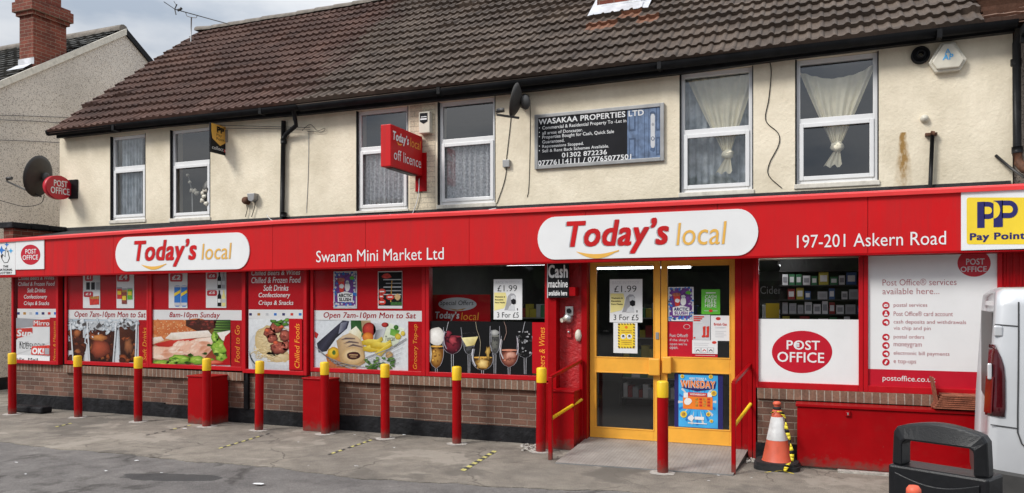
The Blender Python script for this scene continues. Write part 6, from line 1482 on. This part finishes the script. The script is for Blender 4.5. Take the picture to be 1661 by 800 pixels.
# ------------------------------------------------------------------ cones
def cone(loc, h_, label, cap=1.0):
    root = thing('traffic_cone', label, 'traffic cone', loc); k = h_ / .78
    def pr(m, prof, name): mb = MB(); mb.lathe([(r * k, z * k) for r, z in prof], (0, 0, 0), m, 28); obj(name, mb, root, local=True)
    mb = MB(); pts = []
    for i in range(32):
        t = 2 * math.pi * (i + .5) / 32; e = .26; q = lambda v: math.copysign(abs(v) ** .55, v); pts.append((e * q(math.cos(t)) * k, e * q(math.sin(t)) * k))
    mb.prism(pts, 'z', 0, .05 * k, RUBBER); mb.prism([(x * .92, y * .92) for x, y in pts], 'z', .0505 * k, .085 * k, RUBBER); obj('base', mb, root, local=True)
    pr(CONEO, [(.175, .085), (.165, .10), (.118, .33)], 'lower_body'); pr(CONEW, [(.120, .33), (.066, .60), (.064, .60)], 'reflective_sleeve')
    pr(CONEO, [(.064, .598), (.050, .68), (.036, .685)], 'upper_body'); pr(RUBBER, [(.036, .684), (.048, .688), (.046, .715), (.032, .72)], 'collar')
    pr(CONEO, [(r * cap, z) for r, z in ((.034, .715), (.036, .74), (.046, .745), (.045, .765), (.030, .78), (.012, .782), (.0005, .778))], 'cap')
    return root
c = gnd(1262, 752); c.y = min(c.y, -.33)
cone(c, .71, 'faded orange and white traffic cone with tape beside red chest')
def tape(pts, wd, label, name='barrier_tape'):
    mb = MB(); P = [Vector(p) for p in pts]; n_ = 0
    for i in range(len(P) - 1):
        for k in range(3):
            a, b = P[i].lerp(P[i + 1], k / 3), P[i].lerp(P[i + 1], (k + 1) / 3); d = Vector((wd * math.cos(n_ * .5), .25 * wd * math.sin(n_ * .9), wd * .2 * math.sin(n_)))
            d2 = Vector((wd * math.cos((n_ + 1) * .5), .25 * wd * math.sin((n_ + 1) * .9), wd * .2 * math.sin(n_ + 1)))
            mb.add([a - d, a + d, b + d2, b - d2], [(0, 1, 2, 3)], BLINK if n_ % 3 else SOOT, True); n_ += 1
    o = obj(name, mb, None, label, 'tape'); sm = o.modifiers.new('Solid', 'SOLIDIFY'); sm.thickness = .002; return o
tape([c + Vector(v) * .89 for v in ((-.07, -.06, .66), (-.02, -.075, .69), (.05, -.065, .68), (.10, -.05, .60), (.11, -.08, .48), (.15, -.11, .36), (.17, -.14, .24), (.18, -.17, .12), (.13, -.28, .095), (.10, -.29, .02))], .022, 'yellow and black barrier tape hanging down the traffic cone')
g1 = gnd(1238, 768); tape([g1 + Vector((0, 0, .012)), g1 + Vector((.08, .02, .02)), g1 + Vector((.18, .06, .03)), g1 + Vector((.30, .04, .012))], .022, 'scrap of yellow barrier tape on ground by traffic cone')
rb = MB()
for k in range(14): a = gnd(1218 + random.uniform(-8, 10), 746 + random.uniform(-3, 5)); rb.blob((a.x, a.y, .01), (.02, .018, .014), MORT, 6, .4)
obj('rubble', rb, None, 'crumbled mortar rubble between ramp and traffic cone', 'rubble', kind='stuff')

# ------------------------------------------------------------------ litter bin
wv = Vector((-.636, .77)); Rp = camspace(769.5 / F * 4.1, 4.1); Lp = Rp + Vector(((wv.x * CS - wv.y * SN), (wv.x * SN + wv.y * CS), 0)) * .508
ctr = (Rp + Lp) / 2; dirx = (Rp - Lp).normalized(); rz = math.atan2(dirx.y, dirx.x)
nb = Vector((-dirx.y, dirx.x, 0)); ctr = ctr + nb * .11
bn = thing('litter_bin', 'dark grey hooded litter bin with open slot at lower right', 'litter bin', (ctr.x, ctr.y, 0), rz=rz)
hw, hd = .254, .11
mb = MB(); mb.prism([(-hw - .01, -hd), (hw + .01, -hd), (hw + .01, hd), (-hw - .01, hd)], 'z', 0.03, .836, BINP); obj('body', mb, bn, local=True, bevel=.014)
outer = [(-hw + .0, .835), (-hw + .008, 1.02)] + [(-hw + .008 + .05 * (1 - math.cos(R(k * 15))), 1.02 + .045 * math.sin(R(k * 15))) for k in range(1, 6)]
outer += [(-.18 + .36 * k / 8, 1.066 + .032 * math.sin(math.pi * (k + .5) / 9)) for k in range(9)]
outer += [(-x, z) for x, z in reversed(outer[:7])]
inner = [(-hw + .066, .835), (-hw + .066, .97), (-hw + .08, .985), (hw - .08, .985), (hw - .066, .97), (hw - .066, .835)]
mb = MB(); N_ = 24
def resample(pts, n):
    Ls = [0]
    for a, b in zip(pts, pts[1:]): Ls.append(Ls[-1] + math.hypot(b[0] - a[0], b[1] - a[1]))
    out = []
    for k in range(n + 1):
        d = Ls[-1] * k / n; i = max(j for j in range(len(Ls)) if Ls[j] <= d + 1e-9); i = min(i, len(pts) - 2)
        t = (d - Ls[i]) / (Ls[i + 1] - Ls[i]) if Ls[i + 1] > Ls[i] else 0; out.append((pts[i][0] + (pts[i + 1][0] - pts[i][0]) * t, pts[i][1] + (pts[i + 1][1] - pts[i][1]) * t))
    return out
O_, I_ = resample(outer, N_), resample(inner, N_); vs = []
for (o_, i_) in zip(O_, I_):
    for p, y in ((o_, -hd + .028), (o_, -hd + .115), (i_, -hd + .13), (i_, -hd)):
        vs.append((p[0], y, p[1]))
fs = []
for k in range(N_):
    a = 4 * k; b = a + 4; fs += [(a, b, b + 1, a + 1), (a + 1, b + 1, b + 2, a + 2), (a + 2, b + 2, b + 3, a + 3), (a + 3, b + 3, b, a)]
fs += [(0, 1, 2, 3), (4 * N_ + 3, 4 * N_ + 2, 4 * N_ + 1, 4 * N_)]
mb.add(vs, fs, BINP, False); obj('hood', mb, bn, local=True, bevel=.012)
mb = MB(); mb.prism([(-hw + .07, .45), (hw - .07, .45), (hw - .03, .70)] + [(hw - .03 - (2 * hw - .06) * k / 10, .80 - .05 * math.sin(math.pi * k / 10)) for k in range(11)] + [(-hw + .03, .70)], 'y', -hd - .012, -hd - .001, BINP); obj('front_panel', mb, bn, local=True, bevel=.008)
c2 = camspace((1482 - CX) / F * 3.78, 3.78, 0)
cone((c2.x, c2.y, 0), H - 298 * 3.78 / F, 'orange cone in front of the litter bin, only cap showing', .66)

# ------------------------------------------------------------------ van
vr = math.atan2(-.12, .99); v0 = Vector((1.15, -2.42, 0))
van = thing('van', 'silver van parked at right edge behind the litter bin', 'van', v0, rz=vr)
Wd, ZTOP = 1.92, 1.885
def vsec(x, zb, zt, ins, lean):    # cross-section outline at station x, from near-side sill over the roof to far side
    P = []; r = .13
    near = [(ins + .02, zb), (ins + .0, zb + .06), (ins + .0, .95), (ins + .035, 1.35), (ins + .075, zt - r)]
    for k in range(1, 6): t = R(90 * k / 5); near.append((ins + .075 + r * 1.1 * (1 - math.cos(t)), zt - r + r * math.sin(t)))
    near.append((Wd * .35, zt + .015)); far = [(Wd - y, z) for y, z in near][::-1]
    return [(x + lean * max(0, (z - .7)) , y, z) for y, z in near + far]
st = [(0.045, .45, 1.83, .10, .05), (.0, .45, 1.845, .045, .055), (.02, .45, 1.865, .015, .055), (.07, .45, ZTOP, .0, .05), (.2, .42, ZTOP, 0, .0), (1.0, .42, ZTOP + .01, 0, 0), (2.2, .40, ZTOP + .015, 0, 0), (3.2, .40, ZTOP, 0, 0), (3.6, .40, 1.80, .02, 0), (4.2, .40, 1.25, .06, 0), (4.7, .40, 1.05, .10, 0), (4.9, .45, .85, .18, 0)]
mb = MB(); vs = []; secs = [vsec(*q) for q in st]; nn = len(secs[0])
for q in secs: vs += q
fs = [(i * nn + k, i * nn + k + 1, (i + 1) * nn + k + 1, (i + 1) * nn + k) for i in range(len(secs) - 1) for k in range(nn - 1)]
mb.add(vs, fs, VANP, True); mb.add(secs[0], [list(range(nn))], VANP); mb.add(secs[-1], [list(range(nn))[::-1]], VANP)
bo = obj('body', mb, van, local=True)
mb = MB(); mb.prism([(.0 - .035, .20), (4.95, .20), (4.95, .40), (3.9, .41), (.5, .43), (.46, .50), (-.03, .55), (-.045, .50)], 'y', -.012, Wd + .012, DGREY); obj('lower_cladding', mb, van, local=True, bevel=.03)
# lamp follows the rear corner: side face plus wrap round the back
def side_y(z): return .0 + (0 if z < .95 else .035 * (z - .95) / .4 if z < 1.35 else .035 + .04 * (z - 1.35) / .4)
lean = lambda z: .055 * max(0, z - .7)
mb = MB(); ou = [(.118, .93), (.124, 1.0), (.124, 1.20), (.116, 1.30), (.098, 1.37), (.075, 1.42), (.055, 1.46)]
for o_, m in ((0, LAMPR),):
    vs = []
    for x, z in ou: vs.append((x, side_y(z) - .010, z))
    for x, z in ou: vs.append((min(x - .004, .08), side_y(z) - .012, z))
    for x, z in ou: vs.append((.02 + lean(z), side_y(z) + .01, z))
    for x, z in ou: vs.append((-.012 + lean(z), side_y(z) + .06, z))
    k_ = len(ou); mb.add(vs, [(i, i + 1, k_ + i + 1, k_ + i) for i in range(k_ - 1)] + [(k_ + i, k_ + i + 1, 2 * k_ + i + 1, 2 * k_ + i) for i in range(k_ - 1)] + [(2 * k_ + i, 2 * k_ + i + 1, 3 * k_ + i + 1, 3 * k_ + i) for i in range(k_ - 1)], LAMPR, True)
    vs = []
    for x, z in ((0, .95), (0, 1.02), (0, 1.1), (0, 1.17), (0, 1.22)): vs += [(.018 + lean(z), side_y(z) - .012, z), (-.020 + lean(z), side_y(z) + .055, z)]
    mb.add(vs, [(2 * i, 2 * i + 2, 2 * i + 3, 2 * i + 1) for i in range(4)], LAMPB)
tl = obj('tail_lamp', mb, van, local=True); sm = tl.modifiers.new('Solid', 'SOLIDIFY'); sm.thickness = .01; sm.offset = 0
GAP = M('panel gap', (.04, .04, .042), .8, srgb=False)
def seam(pts, wd, dz=0):
    mb = MB()
    for (xa, za), (xb2, zb2) in zip(pts, pts[1:]):
        d = Vector((xb2 - xa, 0, zb2 - za)).normalized(); n_ = Vector((-d.z, 0, d.x)) * wd / 2
        mb.add([Vector((xa, side_y(za) - .0035, za)) + n_, Vector((xb2, side_y(zb2) - .0035, zb2)) + n_, Vector((xb2, side_y(zb2) - .0035, zb2)) - n_, Vector((xa, side_y(za) - .0035, za)) - n_], [(0, 1, 2, 3)], GAP)
    o = obj('panel_gap', mb, bo, local=True); sm = o.modifiers.new('Solid', 'SOLIDIFY'); sm.thickness = .003
seam([(.212, 1.78), (.21, 1.5), (.205, 1.2), (.20, .95), (.20, .82), (.225, .74), (.30, .66), (.5, .60), (2.0, .58)], .010)
seam([(.06, 1.612), (.208, 1.60)], .008); seam([(.03, .865), (.20, .85)], .008)
mb = MB(); mb.box(.055, .11, side_y(1.56) - .014, side_y(1.56) + .02, 1.525, 1.60, VANP); mb.box(.012, .04, side_y(1.3) - .018, side_y(1.3) + .03, 1.20, 1.32, VANP); obj('hinge', mb, van, local=True, bevel=.008)
def rpl(x0, x1, z0, z1, r):
    pts = []
    for cx, cz, t0 in ((x1 - r, z1 - r, 0), (x0 + r, z1 - r, 90), (x0 + r, z0 + r, 180), (x1 - r, z0 + r, 270)):
        for k in range(7): t = R(t0 + 15 * k); pts.append((cx + r * math.cos(t), cz + r * math.sin(t)))
    return pts
mb = MB(); q = rpl(.27, 1.55, 1.33, 1.72, .08); q2 = rpl(.30, 1.52, 1.36, 1.69, .07)
def on(p, d): return (p[0], side_y(p[1]) + d, p[1])
vs = [on(p, -.010) for p in q] + [on(p, -.012) for p in rpl(.285, 1.535, 1.345, 1.705, .075)] + [on(p, .002) for p in q2]; k_ = len(q)
mb.add(vs, [(i, (i + 1) % k_, k_ + (i + 1) % k_, k_ + i) for i in range(k_)] + [(k_ + i, k_ + (i + 1) % k_, 2 * k_ + (i + 1) % k_, 2 * k_ + i) for i in range(k_)], VANP, True); obj('side_panel_rim', mb, van, local=True)
mb = MB(); mb.add([on(p, -.004) for p in rpl(.29, .52, .88, 1.10, .06)], [list(range(28))], VANP); o = obj('fuel_flap', mb, van, local=True); sm = o.modifiers.new('Solid', 'SOLIDIFY'); sm.thickness = .006; o.modifiers.new('Bevel', 'BEVEL').width = .004
mb = MB(); mb.box(.075, .12, .16, Wd - .16, 1.75, 1.79, LAMPB); obj('brake_light', mb, van, local=True)
mb = MB(); mb.prism([(.05, .95), (.05, 1.7), (.06, 1.7), (.06, .95)], 'y', .2, Wd - .2, DGREY); obj('rear_glass', mb, van, local=True)
mb = MB(); mb.prism([(3.62, 1.74), (4.16, 1.27), (4.17, 1.28), (3.63, 1.76)], 'y', .15, Wd - .15, DGREY); obj('windscreen', mb, van, local=True)
for x in (.95, 4.05):
    for y in (.12, Wd - .12):
        mb = MB(); mb.lathe([(.17, -.10), (.31, -.10), (.33, -.06), (.33, .06), (.31, .10), (.17, .10)], (x, y, .33), TYRE, 28, (0, 1, 0)); wl = obj('wheel', mb, van, local=True)
        mb = MB(); mb.lathe([(.0, -.06), (.17, -.05), (.175, .05), (.0, .06)], (x, y, .33), GALV, 20, (0, 1, 0)); obj('hub', mb, wl, local=True)

# ------------------------------------------------------------------ floor tape
def floor_tape(p, q, n_, wd, label, keep=1.0, seed=0):
    A_, B_ = gnd(*p), gnd(*q); d = (B_ - A_); nrm = Vector((-d.y, d.x, 0)).normalized() * wd / 2; mb = MB(); rq = random.Random(seed)
    for k in range(n_):
        if rq.random() > keep and k % 2 == 0: continue
        j0, j1 = rq.uniform(-.004, .004), rq.uniform(-.004, .004)
        a, b = A_ + d * (k / n_) + nrm * j0 * 20, A_ + d * ((k + .97) / n_) + nrm * j1 * 20; sk = d.normalized() * wd * .5
        mb.add([Vector((*(v.xy), .0045)) for v in (a - nrm - sk * .5, a + nrm + sk * .5, b + nrm + sk * .5, b - nrm - sk * .5)], [(0, 3, 2, 1)], TAPEY if k % 2 == 0 else TAPEB)
    obj('floor_tape', mb, None, label, 'floor tape', 'striped distancing tape on the ground')
floor_tape((750, 764), (803, 732), 13, .06, 'boldest yellow and black floor tape, nearest the ramp')
floor_tape((527, 740), (603, 714), 15, .042, 'yellow and black floor tape left of the third bollard from the ramp', .9, 2)
floor_tape((355, 728), (442, 702), 15, .036, 'yellow and black floor tape near bollard before the pasta panel', .85, 3)
floor_tape((230, 708), (310, 690), 13, .036, 'worn floor tape with one yellow patch near the left red cabinet', .3, 5)
floor_tape((90, 693), (116, 687), 5, .04, 'scrap of floor tape between the two leftmost bollards', .8, 7)
mb = MB()
for a, b, sz in ((420, 786, .07), (221, 748, .045), (26, 751, .03), (500, 756, .02), (172, 765, .03), (41, 770, .02), (262, 768, .02), (484, 718, .02), (655, 706, .03), (578, 757, .025), (640, 727, .02), (575, 706, .02), (1130, 764, .03), (1165, 772, .02), (1150, 781, .02), (300, 696, .04), (1218, 776, .015)):
    g_ = gnd(a, b); n_ = 7; t0 = random.uniform(0, 6)
    mb.add([(g_.x + sz * random.uniform(.5, 1.2) * math.cos(t0 + 2 * math.pi * k / n_), g_.y + sz * .5 * random.uniform(.5, 1.2) * math.sin(t0 + 2 * math.pi * k / n_), .006 + random.uniform(0, .004)) for k in range(n_)], [list(range(n_))], PAPER)
obj('litter', mb, None, 'small white scraps of litter scattered on the asphalt', 'litter', kind='stuff')
mb = MB(); g_ = gnd(33, 670)
mb.box(g_.x - .35, g_.x + .45, g_.y + .02, g_.y + .22, 0, .11, TAR); obj('kerb_block', mb, None, 'black painted kerb block at left end of wall', 'block', bevel=.03)
mb = MB()
for k in range(40):
    a = gnd(random.uniform(846, 876), random.uniform(722, 733)); mb.blob((a.x, a.y, .006), (.03, .03, .012), MORT, 6, .4)
obj('rubble', mb, None, 'pale broken concrete rubble at the wall foot beside left handrail', 'rubble', kind='stuff')

# ------------------------------------------------------------------ goods behind the glass
yk = .62; rk = thing('display_rack', 'dark shelf rack of small goods inside right shop window', 'shelf rack', (X(1330, yk), yk, ZT))
xa, xb = X(1264, yk), X(1396, yk)
mb = MB(); mb.box(xa, xb + .1, yk + .22, yk + .24, ZT, 2.3, DGREY); obj('back_panel', mb, rk)
for z in (1.30, 1.47, 1.64, 1.81, 1.98, 2.15):
    mb = MB(); mb.box(xa, xb + .1, yk, yk + .219, z - .012, z, DGREY); obj('shelf', mb, rk)
PK = [M('packet %s' % n_, c_, .5, srgb=False) for n_, c_ in (('white', (.75, .75, .76)), ('grey', (.42, .43, .45)), ('blue', (.06, .12, .30)), ('red', (.32, .03, .03)), ('yellow', (.5, .42, .06)), ('green', (.06, .22, .10)))]
first = {}; rq = random.Random(11)
for z in (1.47, 1.64, 1.81, 1.98):
    x = xa + .03
    while x < xb - .02:
        wdt = rq.choice((.07, .09, .12)); k = rq.choice((0, 0, 0, 0, 1, 1, 2, 3, 4, 5)); hgt = .12
        if rq.random() < .07: x += .06; continue
        nm = ('white', 'grey', 'blue', 'red', 'yellow', 'green')[k]
        if k not in first:
            mb = MB(); mb.box(-.033, .033, 0, .05, 0, hgt, PK[k]); mb.box(-.024, .024, -.002, -.0005, .03, .09, WHITE if k > 1 else GREYT)
            o = obj('packet', mb, None, 'small %s packet on the shelf rack in right window' % nm, 'packet', '%s packets on the display rack' % nm, local=True); first[k] = o
        else: o = dup(first[k])
        o.location = (x + wdt / 2, yk + .02, z + .001); o.scale = (wdt / .075, 1, rq.uniform(.75, 1.28)); x += wdt + .006
mb = MB(); mb.box(X(1242, .9), X(1264, .9), .9, .905, Z(1253, 516, .9), Z(1253, 492, .9), PPYEL); obj('price_card', mb, None, 'yellow price card inside right window beside shelf rack', 'card')
s = wall_sheet(2.2); s.text('Cider', 1233, 1268, 464, 477, LGREY, 1, 0, .01); mb = MB(); a, b = X(1215, 2.2), X(1290, 2.2); s.box(a, b, 2.203, 2.23, Z(1250, 486, 2.2), Z(1250, 456, 2.2), DGREY); obj('aisle_sign', s, None, 'dark drinks aisle sign behind right window glass', 'sign')
def gondola(x0, x1, y, label, seed):
    root = thing('shop_shelving', label, 'shelving', ((x0 + x1) / 2, y, ZT)); rq = random.Random(seed)
    mb = MB(); mb.box(x0, x1, y + .30, y + .33, ZT, 1.75, DGREY); mb.box(x0, x0 + .03, y, y + .299, ZT, 1.75, DGREY); mb.box(x1 - .03, x1, y, y + .299, ZT, 1.75, DGREY); obj('frame', mb, root)
    st = MB()
    for k in range(5):
        z = .25 + k * .32; mb = MB(); mb.box(x0 + .031, x1 - .031, y + .01, y + .299, z - .02, z, GALV); obj('shelf', mb, root); x = x0 + .05
        while x < x1 - .15: wq = rq.uniform(.06, .14); st.box(x, x + wq - .006, y + .03, y + .25, z + .001, z + rq.uniform(.12, .24), rq.choice(PK)); x += wq
    o = obj('stock', st, root); o['kind'] = 'stuff'
gondola(-3.0, -1.6, 3.1, 'shelving of goods in dark shop behind left door', 1); gondola(-.9, .2, 3.6, 'shelving of goods in dark shop behind right door', 2); gondola(-4.7, -3.3, 2.6, 'shelving of goods in dark shop behind drinks window', 3)

# ------------------------------------------------------------------ neighbouring houses
XN = -15.4
nh = thing('neighbour_house', 'pebbledashed house gable with red brick chimney at far left', 'house', (XN - 4, 4.5, 0))
apex = (4.56, 8.24); sl_ = .675
fy, by = 0.2, 8.9
mb = MB(); out_ = [(fy, 0.25), (by, 0.25), (by, apex[1] - (by - apex[0]) * sl_), apex, (fy, apex[1] - (apex[0] - fy) * sl_)]
mb.prism(out_, 'x', XN - 8, XN, PEBBLE); obj('gable_wall', mb, nh)
mb = MB(); mb.box(XN - 8, XN + .02, fy - .02, by + .02, 0, .249, TAR); obj('plinth', mb, nh)
mb = MB(); z0n = apex[1] + .02 - (apex[0] - fy + .35) * sl_
tiles(mb, XN - 8.2, XN - .07, fy - .35, z0n, apex[0], apex[1] + .05, 22, .30, TILE_DARK, .012)
mb.add([(XN - 8.2, apex[0], apex[1] + .04), (XN - .0, apex[0], apex[1] + .04), (XN - .0, by + .35, apex[1] + .04 - (by + .35 - apex[0]) * sl_), (XN - 8.2, by + .35, apex[1] + .04 - (by + .35 - apex[0]) * sl_)], [(0, 1, 2, 3)], TILE_DARK); obj('roof', mb, nh)
mb = MB(); mb.tube([(XN - 8.2, apex[0], apex[1] + .04), (XN - .05, apex[0], apex[1] + .04)], .13, RIDGE, 10); obj('ridge', mb, nh)
mb = MB()
for (ya_1, yb_1, m) in ((fy - .4, apex[0], SILLW), (by + .4, apex[0], BLACK)):
    za_1, zb_1 = apex[1] - abs(ya_1 - apex[0]) * sl_, apex[1]
    q = [(ya_1, za_1 - .09), (yb_1, zb_1 - .09), (yb_1, zb_1 + .06), (ya_1, za_1 + .06)]
    mb.prism(q if ya_1 < yb_1 else q[::-1], 'x', XN + .001, XN + .05, m)
obj('verge_board', mb, nh)
mb = MB(); cy0, cy1, cxa = 2.28, 3.05, XN - .47
mb.box(cxa, XN - .05, cy0, cy1, 6.2, 7.86, REDBRICK)
for k, (e, z0c, z1c) in enumerate(((.05, 7.862, 7.94), (.10, 7.942, 8.15), (.06, 8.152, 8.22))): mb.box(cxa - e, XN - .05 + e, cy0 - e, cy1 + e, z0c, z1c, REDBRICK)
mb.box(cxa + .03, XN - .08, cy0 + .05, cy1 - .10, 8.222, 8.8, REDBRICK); ch = obj('chimney', mb, nh)
mb = MB(); zr2 = lambda y: apex[1] + .05 - (apex[0] - y) * sl_ + .06
mb.add([(cxa - .14, cy0 - .20, zr2(cy0 - .20)), (XN - .08, cy0 - .20, zr2(cy0 - .20)), (XN - .08, cy0 - .004, zr2(cy0) + .02), (cxa - .1, cy0 - .004, zr2(cy0) + .02)], [(0, 1, 2, 3)], LEAD)
mb.box(cxa - .03, XN - .02, cy0 - .012, cy0 - .002, zr2(cy0), zr2(cy0) + .14, LEAD); obj('flashing', mb, ch)
for k, (b0_, b1_) in enumerate(((187, 190.5), (194, 200), (227, 232))):
    yq = lambda px: depth_of(px, XN + .03)
    def pn(px, py): y = yq(px); t = (y + D) / (CS * F + SN * (px - CX)); return Vector((XN + .03, y, H - (py - CY) * t))
    mb = MB(); mb.tube([pn(-20, b0_ - .5), pn(60, (b0_ + b1_) / 2), pn(112, b1_ + .5)], .006, DGREY, 6)
    obj('cable', mb, None, ('top', 'middle', 'lowest')[k] + ' wire across the pebbledash gable wall', 'cable', 'wires on the gable wall')
# the right hand neighbour, only an edge in view
rh = thing('neighbour_house', 'dark pebbledashed house edge adjoining shop at far right', 'house', (5.5, 4, 0))
mb = MB(); mb.box(XR + .02, 9, YU + .05, 7.8, 0, 4.7, DPEBBLE); obj('wall', mb, rh)
mb = MB(); tiles(mb, xq + .01, 9, ye, ze, yr, zr, 44, .17, TILE_PLAIN, .006, 4)
mb.add([(xq + .01, ye, ze - .02), (9, ye, ze - .02), (9, yr, zr - .02), (xq + .01, yr, zr - .02)], [(0, 1, 2, 3)], TILE_PLAIN)
mb.add([(xq + .01, yr, zr), (9, yr, zr), (9, 7.9, 4.5), (xq + .01, 7.9, 4.5)], [(0, 1, 2, 3)], TILE_PLAIN); obj('roof', mb, rh)
mb = MB(); mb.box(XR + .003, 9, .49, .53, 4.53, 4.68, BLACK); mb.box(XR + .003, 9, .37, .489, 4.60, 4.69, BLACK); obj('gutter', mb, rh)

# trees on the far side of the road, seen mirrored in the shop glass
LEAF = M('tree foliage', (.045, .075, .022), .8, var=.5, scale=3, srgb=False)
mb = MB(); rq = random.Random(21)
for k in range(9):
    cx, hh = -26 + k * 6.5 + rq.uniform(-1, 1), rq.uniform(5.5, 9)
    for i in range(1500):
        a, b = rq.uniform(0, 2 * math.pi), rq.random() ** .5; zc2 = .3 + hh * rq.random(); rad = 3.6 * math.sqrt(max(.05, 1 - ((zc2 / hh) * 1.15 - .35) ** 2)) * b
        p = Vector((cx + rad * math.cos(a), -34 + rad * math.sin(a) * .7, zc2)); s_ = rq.uniform(.3, .7)
        d1 = Vector((rq.uniform(-1, 1), rq.uniform(-1, 1), rq.uniform(-1, 1))).normalized() * s_; d2_ = d1.cross(Vector((rq.uniform(-1, 1), rq.uniform(-1, 1), rq.uniform(-1, 1)))).normalized() * s_
        mb.add([p - d1, p - d2_, p + d1, p + d2_], [(0, 1, 2, 3)], LEAF)
obj('hedge_trees', mb, None, 'distant mass of green trees across the road', 'trees', kind='stuff')
